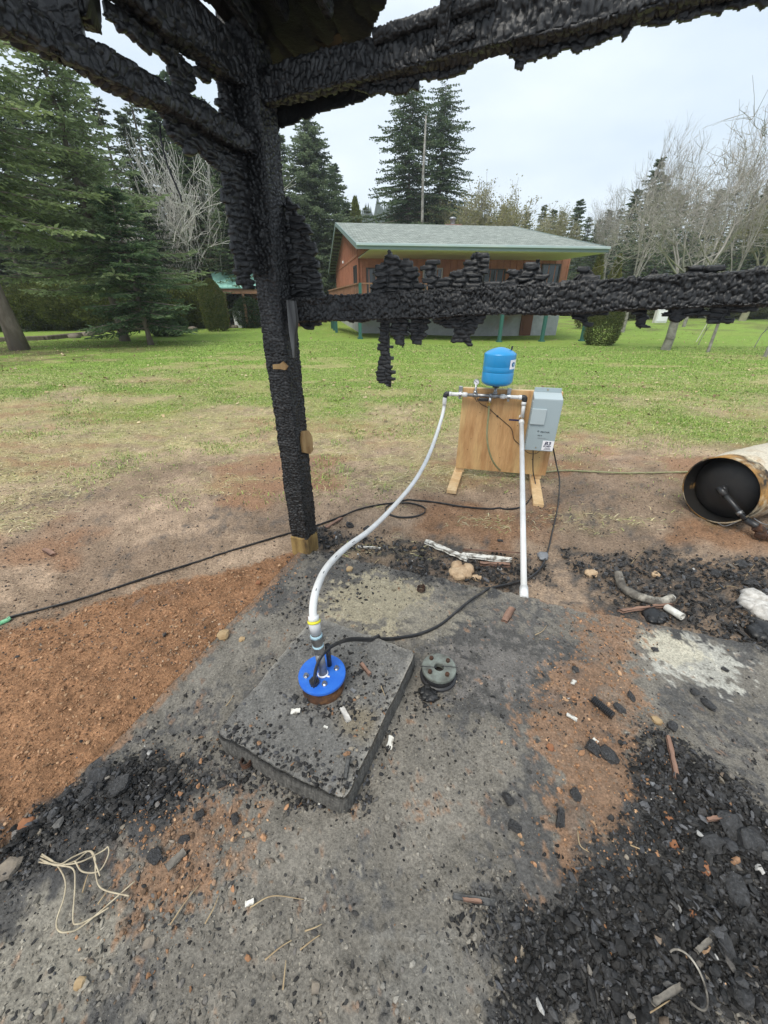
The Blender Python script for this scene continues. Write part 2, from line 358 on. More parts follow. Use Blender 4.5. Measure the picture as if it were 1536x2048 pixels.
# ------------------------------------------------------------------ ground sheet
def build_ground():
    ys = [-2.0]
    while ys[-1] < 600: ys.append(ys[-1]+.011*(1+1.25*abs(max(ys[-1], -.2)-.2)))
    ys = np.array(ys); nc = 620; t = np.linspace(-1, 1, nc); t = np.sign(t)*np.abs(t)**1.15
    hw = 2.6+1.5*np.maximum(ys, 0); X = hw[:, None]*t[None]; Y = np.repeat(ys[:, None], nc, 1)
    X = X.ravel(); Y = Y.ravel()
    m = slabmask(X, Y)
    Z = gz(X, Y)+micro(X, Y)*1.0
    Z = np.where(m > .05, np.minimum(Z, 0)-.05, np.where(m > 0, np.minimum(Z, SL-.004), Z))
    n1 = fbm(X*1.1, Y*1.1, 1, 5); n2 = fbm(X*5, Y*5, 2, 4); n3 = fbm(X*.35, Y*.35, 3, 4); n4 = fbm(X*22, Y*22, 4, 3)
    nf = fbm(X*.9, Y*2.2, 44, 4)
    dirt = np.array([.39, .285, .20])[None]*(0.45+1.1*n2)[:, None]*(.65+.7*n4)[:, None]
    dk = sstep(.47, .58, n1*.8+.2*n2)[:, None]*1.3; dirt = dirt*(1-dk*.35)+np.array([.17, .12, .085])[None]*dk*.35
    rd = sstep(.48, .6, fbm(X*.8+5, Y*1.3, 12, 4)*.8+.2*n2)[:, None]*.75
    dirt = dirt*(1-rd)+np.array([.32, .175, .10])[None]*rd
    C = dirt
    red = sstep(.38, .62, sstep(.12, -.12, sdpoly(X, Y, RED[0])+(n2-.5)*.12)+(n4-.5)*.9)
    for q in REDC: red = np.maximum(red, .8*sstep(.1, -.12, sdpoly(X, Y, q)+(n2-.5)*.3))
    rc = np.array([.34, .185, .10])[None]*(.5+1.0*n4)[:, None]*(.8+.4*n1)[:, None]
    C = C*(1-red[:, None])+rc*red[:, None]
    ch = 0*X
    for q in CHARZ: ch = np.maximum(ch, sstep(.12, -.1, sdpoly(X, Y, q)+(n2-.5)*.35))
    u, s = us(X, Y)
    ch = np.maximum(ch, sstep(.85, .15, np.abs(s+.15))*sstep(-.2, .1, u)*sstep(4, 3, u)*(.35+.65*sstep(.35, .55, n1)))
    ash = .5*sstep(.52, .66, fbm(X*2.2, Y*2.2, 19, 4))*sstep(5, 3, Y)
    ch = np.maximum(ch, ash*.8); ch = sstep(.2, .8, ch+(n4-.5)*.9*(ch > .02))
    cc = np.array([.085, .078, .072])[None]*(.6+.9*n4)[:, None]
    ch = ch*(.35+.65*sstep(.35, .6, n4)); C = C*(1-ch[:, None])+cc*ch[:, None]
    gr = sstep(4.6, 9.0, Y+(n1-.5)*7.0+(n3-.5)*3.5+.12*X) 
    straw = sstep(2.9, 5.2, Y+(nf-.5)*4.5-.15*X)*(1-red)*(1-.8*ch)
    sw = np.array([.46, .40, .20])[None]*(.7+.6*n2)[:, None]
    k = (straw*(.25+.6*sstep(.4, .6, fbm(X*3, Y*7, 23, 4))))[:, None]; C = C*(1-k)+sw*k
    gc = np.array([.21, .31, .06])[None]*(.8+.4*n2)[:, None]
    pt = (sstep(.54, .66, fbm(X*.7+3, Y*1.4, 222, 5))*sstep(24, 9, Y)*.7)[:, None]; gc = gc*(1-pt)+np.array([.40, .33, .17])[None]*(.7+.6*n2)[:, None]*pt
    gc = gc*(1-.3*sstep(.5, .7, n3)[:, None])+np.array([.27, .31, .08])[None]*.3*sstep(.5, .7, n3)[:, None]
    # leaf litter under the conifers and in the orchard
    lit = .75*sstep(5.5, 1.5, np.hypot((X+11.5), (Y-14.5)*.9))+.6*sstep(3.5, 1, np.hypot((X+16), Y-16.5))
    lit = np.maximum(np.clip(lit, 0, 1), .55*sstep(24, 34, Y)*sstep(10, 16, X)*sstep(.42, .6, fbm(X*.5, Y*.5, 77, 4)))*sstep(.35, .6, n1)
    gc = gc*(1-lit[:, None])+np.array([.13, .10, .06])[None]*lit[:, None]
    C = C*(1-gr[:, None])+gc*gr[:, None]
    global GW
    V = np.stack([X, Y, Z], 1)
    mat = pmat('soil_and_turf', (1, 1, 1), .9, .15, attr=True, bump=(55, 1.0, .03), vary=(70, .55))
    me = raw_mesh('ground', V, [grid_faces(len(ys), nc)], mat, np.clip(C, 0, 1), True)
    tag(link('ground', me), 'bare brown soil turning into green lawn behind the pump board', None, None, 'structure')
build_ground()

# ------------------------------------------------------------------ slab and well pad
def slab_cols(X, Y):
    n1 = fbm(X*2.2, Y*2.2, 51, 5); n2 = fbm(X*9, Y*9, 52, 4); n4 = fbm(X*40, Y*40, 53, 3)
    C = np.array([.175, .160, .135])[None]*(.40+.65*n2+.55*n4)[:, None]
    n6 = fbm(X*1.3+8, Y*1.3, 501, 5); soot = sstep(.36, .60, sstep(.36, .62, n1)*.55+sstep(.4, .62, n6)*.45+(n4-.5)*.9+(n2-.5)*.5)[:, None]*.85; C = C*(1-soot)+np.array([.066, .065, .064])[None]*(.55+.9*n4)[:, None]*soot
    cpts = [((760, 1200), .42, (.33, .29, .20)), ((960, 1160), .2, (.24, .21, .15)), ((1380, 1320), .30, (.42, .41, .36)), ((1330, 1300), .16, (.45, .42, .33)), ((880, 1240), .25, (.22, .20, .16)), ((60, 1950), .25, (.24, .22, .18)), ((1000, 1330), .4, (.14, .13, .12)),
            ((1500, 1680), .22, (.22, .19, .14)), ((860, 1960), .16, (.17, .16, .14))]
    for (px, rad, c) in cpts:
        p = atZ(px[0], px[1], SL); d = np.hypot(X-p[0], (Y-p[1])*1.35)+(n2-.5)*.22+(n1-.5)*.2
        k = sstep(.42, .62, sstep(rad*1.3, rad*.1, d)*.95+(n4-.5)*1.3+(fbm(X*6+Y*3, Y*26, 57, 3)-.5)*.5)[:, None]*.85; C = C*(1-k)+np.array(c)[None]*(.7+.6*n4)[:, None]*k
    red = 0*X
    for q in REDS: red = np.maximum(red, sstep(.16, -.18, sdpoly(X, Y, q)+(n2-.5)*.25+(n1-.5)*.35))
    u, s = us(X, Y); red = np.maximum(red, sstep(.045, .0, u+(n2-.5)*.10)*.9); red = np.maximum(red, sstep(.06, .0, s+(n2-.5)*.16)*.5)
    rk = sstep(.38, .62, red*.95+(n4-.5)*1.5+(n2-.5)*.8)*.85; rk = rk*(.55+.45*sstep(.38, .55, n2)); C = C*(1-rk[:, None])+np.array([.225, .135, .08])[None]*(.6+.8*n4)[:, None]*rk[:, None]
    ch = 0*X
    for q in CHARZ: ch = np.maximum(ch, sstep(.14, -.14, sdpoly(X, Y, q)+(n2-.5)*.3+(n1-.5)*.3))
    ch = sstep(.35, .65, ch*.95+(n4-.5)*1.2+(n2-.5)*.4)
    C = C*(1-ch[:, None])+np.array([.05, .049, .048])[None]*(.5+n4)[:, None]*ch[:, None]
    return np.clip(C, 0, 1), red, ch
M['slab'] = pmat('concrete', (1, 1, 1), .72, .35, attr=True, bump=(110, .9, .007), vary=(110, .55), col3=(.40, .36, .28), n3=(130, .655, .70))
def build_slab():
    st = .009; un = np.arange(-.02, 4.6, st); sN = np.arange(.02, 3.9, st)
    U, S = np.meshgrid(un, sN, indexing='ij'); P = W(0, 0)
    X = PB[0]+EU[0]*U+EV[0]*S; Y = PB[1]+EU[1]*U+EV[1]*S
    sh = X.shape; X = X.ravel(); Y = Y.ravel(); C, red, ch = slab_cols(X, Y)
    Z = slab_z(X, Y, *slab_fields(X, Y)[2:])
    V = np.stack([X, Y, Z], 1); nr, nc = sh; Fs = [grid_faces(nr, nc)]
    idx = np.arange(nr*nc).reshape(nr, nc); loop = np.concatenate([idx[0], idx[1:, -1], idx[-1, ::-1][1:], idx[::-1, 0][1:-1]])
    lo = V[loop].copy(); lo[:, 2] = -.08; n0 = len(V); V = np.vstack([V, lo]); C = np.vstack([C, C[loop]]); m = len(loop); j = np.arange(m)
    Fs.append(np.stack([loop, loop[(j+1) % m], n0+(j+1) % m, n0+j], 1))
    me = raw_mesh('concrete_slab', V, Fs, M['slab'], C, True)
    tag(link('concrete_slab', me), 'soot blackened concrete floor slab of the burnt shed, covered in ash and charcoal', None, None, 'structure')
build_slab()
def build_pad():
    A, B, Cc, D = [np.array([p[0], p[1]]) for p in PAD]; n = 110
    a, b = np.meshgrid(np.linspace(0, 1, n), np.linspace(0, 1, n), indexing='ij')
    P = A[None, None]*(1-a)[..., None]*(1-b)[..., None]+B[None, None]*(a*(1-b))[..., None]+Cc[None, None]*(a*b)[..., None]+D[None, None]*((1-a)*b)[..., None]
    X = P[..., 0].ravel(); Y = P[..., 1].ravel()
    e = np.minimum(np.minimum(a, 1-a), np.minimum(b, 1-b)).ravel()
    kx = np.exp(-(e/.03)**2); wob_ = (fbm(X*9, Y*9, 171, 4)-.5)*.022*kx; cx0, cy0 = P[..., 0].mean(), P[..., 1].mean(); dd0 = np.hypot(X-cx0, Y-cy0)+1e-6; cor = np.exp(-((np.minimum(a, 1-a)+np.minimum(b, 1-b)).ravel()/.035)**2)*.012; X = X+(X-cx0)/dd0*(wob_-cor); Y = Y+(Y-cy0)/dd0*(wob_-cor)
    Z = PZ+(fbm(X*7, Y*7, 71, 4)-.5)*.010+(fbm(X*40, Y*40, 72, 3)-.5)*.005-.010*np.exp(-(e/.012)**2)*(.5+fbm(X*30, Y*30, 73, 2))
    n2 = fbm(X*9, Y*9, 52, 4); n4 = fbm(X*45, Y*45, 74, 3)
    C = np.array([.15, .145, .134])[None]*(.45+.55*n2+.5*n4)[:, None]
    k = (sstep(.05, .0, e+(n4-.5)*.05)*((b.ravel() > .3)|(a.ravel() > .93)))[:, None]*.7; C = C*(1-k)+np.array([.33, .31, .27])[None]*k
    p = atZ(720, 1440, PZ); k = (sstep(.12, .03, np.hypot(X-p[0], Y-p[1])+(n2-.5)*.1))[:, None]*.5; C = C*(1-k)+np.array([.24, .19, .11])[None]*k
    V = np.stack([X, Y, Z], 1); idx = np.arange(n*n).reshape(n, n); loop = np.concatenate([idx[0], idx[1:, -1], idx[-1, ::-1][1:], idx[::-1, 0][1:-1]])
    Fs = [grid_faces(n, n)]; m = len(loop); j = np.arange(m); base = loop; n0 = len(V); Cs = C
    cen = V[:, :2].mean(0)
    for k_, z in enumerate((PZ*.72, PZ*.5, PZ*.25, .0)):
        lo = V[loop].copy(); lo[:, 2] = z+.0; d = lo[:, :2]-cen; d /= np.linalg.norm(d, axis=1)[:, None]
        lo[:, :2] += d*(.004+.012*(fbm(lo[:, 0]*30+k_, lo[:, 1]*30, 75+k_, 3)-.4))[:, None]
        V = np.vstack([V, lo]); Cs = np.vstack([Cs, np.tile([.11, .105, .095], (m, 1))*(.6+.8*h3(j, k_, 0, 9))[:, None]])
        Fs.append(np.stack([base, base[(j+1) % m], n0+(j+1) % m, n0+j], 1)); base = n0+j; n0 = len(V)
    me = raw_mesh('well_pad', V, Fs, M['slab'], Cs, True)
    tag(link('well_pad', me), 'raised square concrete pad around the blue capped wellhead', 'concrete pad')
build_pad()

# ------------------------------------------------------------------ charred timber
def char_disp(u, v, cu, cv, s, amp, perv=0):
    """u, v in metres; cell sizes cu x cv metres -> outward relief"""
    wu = u+1.6*cu*(fbm(u/cu*.35, v/cv*.8, s+3, 3)-.5)+cu*2.0*fbm(u*4, v*3, s+7, 2)
    wv = v/cv+.35*(fbm(u/cu*.5, v/cv*.5, s+8, 2)-.5)*(0 if perv == 0 else 1)
    f1, f21, _, _, rn = worley(wv, wu/cu, s, .75, 0, perv)
    g = np.clip(f21*4.2, 0, 1); pil = (1-(1-g)**1.7)*(1-.10*np.clip(f1, 0, 1))
    fine = (fbm(u*90, v*160, s+9, 2)-.5)*.25
    return amp*.85*(pil*(.75+.55*rn)+.6*fine*pil-1.25)
def char_beam(name, A, B, wid, hei, parent, side=None, seed=1, cell=(.022, .042), amp=.014, res=.0038, mat='char', taper=None, wob=.012):
    A = np.asarray(A, float); B = np.asarray(B, float); Ln = np.linalg.norm(B-A); T = (B-A)/Ln
    up = EZ if abs(T[2]) < .8 else EU
    if side is None: side = np.cross(T, up)
    side = side-np.dot(side, T)*T; side /= np.linalg.norm(side); up = np.cross(side, T)
    nl = int(Ln/res)+2; per = 2*(wid+hei); nv = int(per/res); nv = max(nv, 24)
    q = np.arange(nv)/nv*per; a = np.zeros(nv); b = np.zeros(nv); na = np.zeros(nv); nb = np.zeros(nv)
    w2, h2 = wid/2, hei/2
    for i, t in enumerate(q):
        if t < wid: a[i], b[i], na[i], nb[i] = -w2+t, -h2, 0, -1
        elif t < wid+hei: a[i], b[i], na[i], nb[i] = w2, -h2+(t-wid), 1, 0
        elif t < 2*wid+hei: a[i], b[i], na[i], nb[i] = w2-(t-wid-hei), h2, 0, 1
        else: a[i], b[i], na[i], nb[i] = -w2, h2-(t-2*wid-hei), -1, 0
    k = max(1, int(.018/res)); 
    def sm(x): return sum(np.roll(x, j) for j in range(-k, k+1))/(2*k+1)
    a, b, na, nb = sm(a), sm(b), sm(na), sm(nb); ln = np.hypot(na, nb)+1e-9; na /= ln; nb /= ln
    u = np.linspace(0, Ln, nl)[:, None]+0*q[None]; v = q[None]+0*u
    ncell = max(3, round(per/cell[1])); vv = v/per*ncell*cell[1]
    d = char_disp(u, vv, cell[0], cell[1], seed, amp, ncell)
    d = d+wob*(fbm(u*5, np.sin(v/per*2*math.pi)*1.5+9, seed+40, 3)-.55)*1.6
    tp = np.ones(nl) if taper is None else taper(np.linspace(0, 1, nl))
    P = A[None, None]+T*u[..., None]+(side*((a[None]*tp[:, None]+na[None]*d)[..., None])+up*((b[None]*tp[:, None]+nb[None]*d)[..., None]))
    V = P.reshape(-1, 3); Fs = [grid_faces(nl, nv, True)]
    for e, row in ((0, 0), (1, nl-1)):
        c = P[row].mean(0); V = np.vstack([V, c]); ci = len(V)-1; j = np.arange(nv)+row*nv; k2 = np.roll(j, -1)
        Fs.append(np.stack([np.full(nv, ci), k2, j] if e == 0 else [np.full(nv, ci), j, k2], 1))
    me = raw_mesh(name, V, Fs, M[mat], None, True); uu = np.zeros(len(V)); ww = np.zeros(len(V)); uu[:nl*nv] = (u/cell[0]).ravel(); ww[:nl*nv] = (vv/cell[1]).ravel(); uv_set(me, uu, ww)
    return link(name, me, parent)
def char_plate(name, O, ex, ey, n, poly, parent, thick=.012, cell=(.055, .026), amp=.016, res=.004, seed=1, mat='char', keep='cell', rel=1.0):
    poly = np.array(poly); x0, y0 = poly.min(0)-.03; x1, y1 = poly.max(0)+.03
    xs = np.arange(x0, x1, res); ys = np.arange(y0, y1, res); X, Y = np.meshgrid(xs, ys, indexing='ij')
    wy = Y+.5*cell[1]*(fbm(X*14, Y*14, seed+5, 3)-.5)*1.2
    f1, f21, cu, cv, rn = worley(X/cell[0], wy/cell[1], seed, .7)
    if keep == 'cell': m = (inpoly(cu*cell[0], cv*cell[1], poly) & (sdpoly(X, Y, poly) < .016)) | (sdpoly(X, Y, poly) < -.007)
    else: m = sdpoly(X, Y, poly)+(fbm(X*40, Y*40, seed, 3)-.5)*.02 < 0
    g = np.clip(f21*2.9, 0, 1); pil = (1-(1-g)**2.2)
    h = amp*rel*(pil*(.7+.6*rn)-.4)+(fbm(X*120, Y*220, seed+1, 2)-.5)*.002
    Fm = m[:-1, :-1] & m[1:, :-1] & m[1:, 1:] & m[:-1, 1:]
    if Fm.sum() == 0: return None
    nr, nc = X.shape; idx = np.arange(nr*nc).reshape(nr, nc)
    q = np.stack([idx[:-1, :-1], idx[1:, :-1], idx[1:, 1:], idx[:-1, 1:]], -1)[Fm]
    bw = (fbm(X*4, Y*4, seed+2, 2)-.5)*.03
    Pf = O+ex*X[..., None]+ey*Y[..., None]+n*(thick/2+h+bw)[..., None]; Pb = O+ex*X[..., None]+ey*Y[..., None]+n*(-thick/2-.4*h+bw)[..., None]
    N = nr*nc; E = {}
    e = np.concatenate([q[:, [0, 1]], q[:, [1, 2]], q[:, [2, 3]], q[:, [3, 0]]]); key = np.sort(e, 1); kk = key[:, 0]*N+key[:, 1]
    un, inv, cnt = np.unique(kk, return_inverse=True, return_counts=True); be = e[cnt[inv] == 1]
    Fq = np.concatenate([q, q[:, ::-1]+N, np.stack([be[:, 1], be[:, 0], be[:, 0]+N, be[:, 1]+N], 1)])
    V = np.concatenate([Pf.reshape(-1, 3), Pb.reshape(-1, 3)])
    used, inv = np.unique(Fq, return_inverse=True); V = V[used]; Fq = inv.reshape(Fq.shape)
    me = raw_mesh(name, V, [Fq], M[mat], None, True); uv_set(me, np.tile((X/cell[0]).ravel(), 2)[used], np.tile((Y/cell[1]).ravel(), 2)[used])
    return link(name, me, parent)
shed = thing('burnt_shed_frame', PB, 'blackened alligator-charred corner of a burnt shed with post, beams and ragged siding', 'burnt shed')
PW = .142
# corner post
POSTX = PW/2; post0 = W(0, 0, 0)
char_beam('corner_post', W(0, 0, .15), W(0, 0, 2.72), PW, PW, shed, side=EU, seed=11, cell=(.016, .023), amp=.014, wob=.011,
          taper=lambda t: 1.02+.03*sstep(.1, .4, t)+.06*sstep(.5, .8, t))
b = MB()
nb = 26
rng = np.random.default_rng(5)
b.box(W(0, 0, .065), (PW*.98, PW*.98, .19), np.stack([EU, -EV, EZ], 1), .006)
b.part('unburnt_post_base', M['stub_wood'], shed)
# light scars on the post
def face_pt(X, Y, which='front', off=.0):
    if which == 'front': P = PB+EV*(PW/2+off); return atPlane(X, Y, P, EV)
    P = PB+EU*(PW/2+off); return atPlane(X, Y, P, EU)
def scar(name, pts, which, mat, th=.008, off=.004):
    ps = [face_pt(x, y, which, off) for x, y in pts]; n = EV if which == 'front' else EU
    V = np.array([p+n*th for p in ps]+[p-n*.012 for p in ps]); k = len(ps); j = np.arange(k)
    mb = MB(); mb.add(V, [np.array([list(range(k))]), np.stack([j, (j+1) % k, k+(j+1) % k, k+j], 1)]); return mb.part(name, mat, shed)
scar('exposed_wood_notch', [(546, 729), (560, 728), (566, 723), (571, 729), (575, 733), (571, 740), (560, 738), (547, 738)], 'front', M['raw_wood'], .004, .012)
scar('exposed_wood_knot', [(603, 868), (606, 862), (617, 861), (624, 873), (626, 900), (620, 908), (607, 905), (604, 885)], 'right', M['raw_wood'], .003, .010)
scar('split_wood_sliver', [(575, 600), (590, 602), (595, 640), (591, 680), (590, 716), (588, 715), (580, 660)], 'front', M['grey_wood'], .012, .006)
scar('split_wood_sliver', [(575, 602), (588, 600), (622, 594), (624, 596), (596, 606), (580, 610)], 'right', M['grey_wood'], .012, .006)
# beams
Ctr = .0
def wallpx(X, Y, off=0.): return atPlane(X, Y, PB-EV*off, EV)
zb = wallpx(620, 195)[2]
char_beam('top_beam', W(.06, .0, 2.378), W(2.7, .0, 2.482), .085, .120, shed, seed=21, cell=(.021, .046), amp=.016, wob=.016)
char_beam('wall_rail', W(.05, .0, 1.548), W(2.75, .0, 1.668), .075, .122, shed, seed=23, cell=(.017, .034), amp=.017, wob=.016)
def w2px(X, Y, off=0.): return atPlane(X, Y, PB+EU*(-off), EU)
char_beam('lower_side_beam', W(.0, .05, 2.190), W(.0, 1.95, 2.190), .08, .085, shed, seed=24, cell=(.025, .046), amp=.015, wob=.02)
char_beam('upper_side_beam', W(.0, .05, 2.42), W(.0, 2.2, 2.475), .09, .145, shed, seed=25, cell=(.025, .046), amp=.015, wob=.02)
# ragged siding on the wall plane behind the rail
CO = PB-EV*.06
def plate_px(name, pts, seed, plane='w1', off=.055, cell=(.072, .0235), **k):
    if plane == 'w1': O = PB-EV*off; n = EV; ex = EU
    elif plane == 'w2': O = PB-EU*off; n = EU; ex = EV
    uv = []
    for X, Y in pts:
        p = atPlane(X, Y, O, n)-O; uv.append((np.dot(p, ex), p[2]))
    return char_plate(name, O, ex, EZ, n, uv, shed, seed=seed, cell=cell, **k)
SID = [
 [(745, 605), (746, 575), (752, 550), (757, 545), (760, 522), (772, 516), (774, 495), (785, 497), (789, 515), (820, 513), (825, 530), (838, 534), (838, 555), (843, 575), (838, 605)],
 [(853, 605), (853, 563), (848, 545), (850, 522), (862, 516), (877, 522), (877, 547), (893, 556), (905, 538), (935, 530), (940, 508), (948, 500), (974, 500), (971, 530), (968, 570), (975, 562), (995, 562), (1000, 605)],
 [(1000, 605), (1005, 562), (1020, 545), (1035, 535), (1060, 531), (1071, 515), (1084, 515), (1086, 535), (1097, 560), (1108, 575), (1110, 605)],
 [(1118, 605), (1130, 562), (1150, 550), (1165, 535), (1182, 530), (1197, 550), (1217, 560), (1228, 575), (1228, 605)],
 [(1280, 590), (1288, 553), (1300, 538), (1310, 525), (1322, 545), (1342, 553), (1350, 570), (1350, 590)],
 [(1345, 590), (1355, 553), (1372, 538), (1400, 530), (1438, 524), (1440, 545), (1425, 562), (1430, 590)],
 [(1465, 590), (1476, 555), (1500, 545), (1515, 525), (1532, 524), (1545, 540), (1600, 560), (1600, 590)],
 [(755, 600), (758, 660), (757, 700), (764, 733), (756, 742), (762, 765), (784, 782), (786, 740), (781, 700), (782, 600)],
 [(781, 600), (781, 660), (787, 682), (800, 690), (806, 706), (812, 690), (812, 600)],
 [(818, 600), (818, 680), (826, 692), (842, 688), (850, 665), (862, 635), (864, 600)],
 [(860, 600), (865, 650), (885, 656), (904, 656), (907, 680), (918, 689), (926, 682), (926, 652), (931, 652), (932, 675), (940, 689), (946, 670), (955, 652), (966, 640), (972, 600)],
 [(1110, 600), (1125, 634), (1150, 640), (1162, 652), (1182, 646), (1178, 632), (1215, 626), (1240, 600)],
 [(1266, 600), (1267, 655), (1280, 663), (1296, 655), (1302, 600)],
 [(1330, 600), (1333, 646), (1345, 640), (1352, 652), (1365, 645), (1378, 635), (1395, 642), (1412, 628), (1414, 600)],
 [(1422, 600), (1424, 648), (1434, 656), (1441, 640), (1457, 637), (1462, 643), (1466, 628), (1500, 628), (1530, 615), (1600, 610), (1600, 590)],
]
for i, p in enumerate(SID): plate_px('siding_remnant', p, 100+i, **({} if i < 7 else dict(cell=(.050, .020), amp=.011)))
plate_px('siding_remnant', [(572, 375), (588, 405), (600, 430), (612, 450), (622, 470), (633, 515), (638, 560), (645, 605), (585, 610), (570, 500)], 130, cell=(.09, .026))
plate_px('siding_remnant', [(590, 600), (600, 648), (612, 655), (640, 656), (648, 640), (652, 610)], 131)
plate_px('siding_fringe', [(700, 120), (700, 185), (740, 195), (780, 186), (832, 178), (840, 166), (872, 156), (895, 148), (925, 143), (950, 135), (990, 114), (1005, 112), (1022, 122), (1035, 129), (1052, 136), (1062, 128), (1078, 122), (1084, 104), (1092, 130), (1113, 118), (1128, 106), (1155, 100), (1160, 82), (1166, 82), (1168, 102), (1210, 88), (1255, 78), (1262, 60), (1300, 64), (1330, 50), (1345, 50), (1352, 56), (1382, 50), (1400, 44), (1415, 22), (1436, 32), (1445, 22), (1472, 32), (1500, 20), (1540, 12), (1600, -5), (1600, -60), (1300, 0), (1000, 60)], 132, off=.05, cell=(.035, .03), amp=.012)
plate_px('siding_fringe', [(520, 180), (520, 272), (563, 255), (600, 243), (660, 224), (740, 196), (800, 172), (700, 150)], 133, off=.11, cell=(.08, .05), amp=.003, mat='char_roof', keep='p')
# side wall remnants
plate_px('side_siding_remnant', [(436, 300), (446, 380), (452, 430), (462, 470), (466, 520), (474, 562), (488, 584), (500, 578), (500, 530), (506, 530), (512, 556), (520, 556), (530, 300), (480, 270)], 140, 'w2', .03, cell=(.07, .024))
plate_px('side_siding_remnant', [(322, 225), (328, 262), (345, 288), (368, 306), (384, 303), (400, 318), (420, 338), (436, 350), (442, 330), (440, 295), (400, 262), (360, 235)], 141, 'w2', .04, cell=(.06, .03))
plate_px('side_siding_remnant', [(343, 130), (347, 180), (365, 192), (385, 200), (383, 165), (400, 158), (430, 165), (436, 190), (436, 230), (475, 260), (500, 200), (440, 120)], 142, 'w2', .04, cell=(.05, .025))
plate_px('side_siding_remnant', [(190, 20), (215, 50), (250, 65), (262, 88), (285, 95), (290, 112), (297, 126), (303, 108), (320, 112), (340, 140), (400, 150), (300, 40), (240, 0)], 143, 'w2', .04, cell=(.04, .03))
plate_px('side_siding_remnant', [(310, 0), (325, 20), (340, 30), (352, 45), (352, 60), (340, 70), (300, 30)], 144, 'w2', -.05, cell=(.04, .03))
# roof deck over the corner (slopes down outwards)
RO = W(0, 0, 2.545); RS = math.tan(R(15)); RN = np.cross(EU, EV+EZ*RS); RN /= np.linalg.norm(RN)
if RN[2] > 0: RN = -RN
EVR = EV+EZ*RS
def roofpx(X, Y, off=0.):
    return atPlane(X, Y, RO+RN*off, RN)
def roof_uv(p): d = p-RO; return (np.dot(d, EU), np.dot(d, EV))
c1 = roof_uv(roofpx(806, 78))
rpoly = [(-.06, -.30), (.55, -.30), (c1[0]-.15, -.14), (c1[0], .0), (c1[0]+.0, .35), (c1[0]+.02, 1.5), (-.45, 1.5), (-.45, .6), (-.28, .34), (-.05, .14), (-.05, .05)]
char_plate('roof_deck', RO, EU, EVR, RN, rpoly, shed, thick=.022, cell=(.14, .8), amp=.012, res=.009, seed=150, mat='char_roof', keep='p')
for k_, (u0, s1) in enumerate(((.10, 1.4), (.42, 1.45))): char_beam('rafter', W(u0, .08, 2.50+.02), W(u0, s1, 2.50+s1*RS-.02), .04, .08, shed, seed=160+k_, cell=(.03, .03), amp=.008, mat='char')
def strip(name, pts, off, th, mat, parent=shed):
    ps = [roofpx(x, y, off) for x, y in pts]; V = np.array(ps+[p-RN*th for p in ps]); k = len(ps); j = np.arange(k)
    MB().add(V, [np.array([list(range(k))]), np.array([list(range(2*k-1, k-1, -1))]), np.stack([j, (j+1) % k, k+(j+1) % k, k+j], 1)]).part(name, mat, parent)
strip('scorched_plywood_strip', [(393, -20), (400, 8), (412, 20), (432, 40), (452, 62), (462, 90), (464, 132), (440, 100), (415, 60), (388, 20), (372, -10)], .016, .01, M['ply_scorched'])
strip('scorched_plywood_strip', [(625, 78), (640, 100), (650, 104), (662, 96), (684, 84), (684, 66), (672, 70), (652, 84), (640, 86)], .014, .005, M['ply_scorched'])
pA = roofpx(355, -40, .05); pB = roofpx(470, 165, .05)
char_beam('rafter', pA, pB, .035, .06, shed, seed=31, cell=(.03, .03), amp=.004, mat='char_roof')
char_beam('rafter', W(.25, .1, 2.53), W(.25, 1.5, 2.90), .04, .09, shed, seed=32, cell=(.03, .03), amp=.006, mat='char_roof')
# upper purlin, stub and rafters by the roof edge
P1 = atPlane(800, 62, W(0, .05, 0), EV); P2 = atPlane(990, -10, W(0, .05, 0), EV)
char_beam('purlin', P1-EU*.1, P2, .04, .042, shed, seed=33, cell=(.014, .03), amp=.008)
char_beam('rafter_stub', atPlane(886, 80, W(0, .03, 0), EV), atPlane(900, -70, W(0, .10, 0), EV), .05, .055, shed, side=EU, seed=34, cell=(.03, .02), amp=.008)
char_beam('rafter_stub', atPlane(870, 88, W(0, .03, 0), EV), atPlane(950, 56, W(0, .03, 0), EV), .04, .05, shed, seed=35, cell=(.014, .02), amp=.010)
char_beam('cross_brace', atPlane(165, 50, W(-.03, 0, 0), EU), atPlane(165, 50, W(-.03, 0, 0), EU)+np.array([-.75, -.35, .12]), .10, .13, shed, seed=36, cell=(.03, .04), amp=.012)
char_beam('cross_brace', atPlane(178, 20, W(-.03, 0, 0), EU)+np.array([0.02, 0, .03]), atPlane(178, 20, W(-.03, 0, 0), EU)+np.array([-.9, -.1, .25]), .10, .14, shed, seed=37, cell=(.03, .04), amp=.012)
e = atPlane(163, 58, W(-.03, 0, 0), EU); MB().box(e+np.array([.004, .004, -.035]), (.05, .03, .03), rotz(.4), .006).part('exposed_wood_end', M['raw_wood'], shed)
wpts = [w2px(x, y, .06) for x, y in ((320, 250), (322, 280), (332, 320), (345, 355), (358, 385), (364, 405))]
MB().tube(bez(wpts, 30), .0035, 6).part('hanging_wire', M['char'], shed, True)
wpts = [atPlane(412, 93, W(0, -.12, 0), EV)]

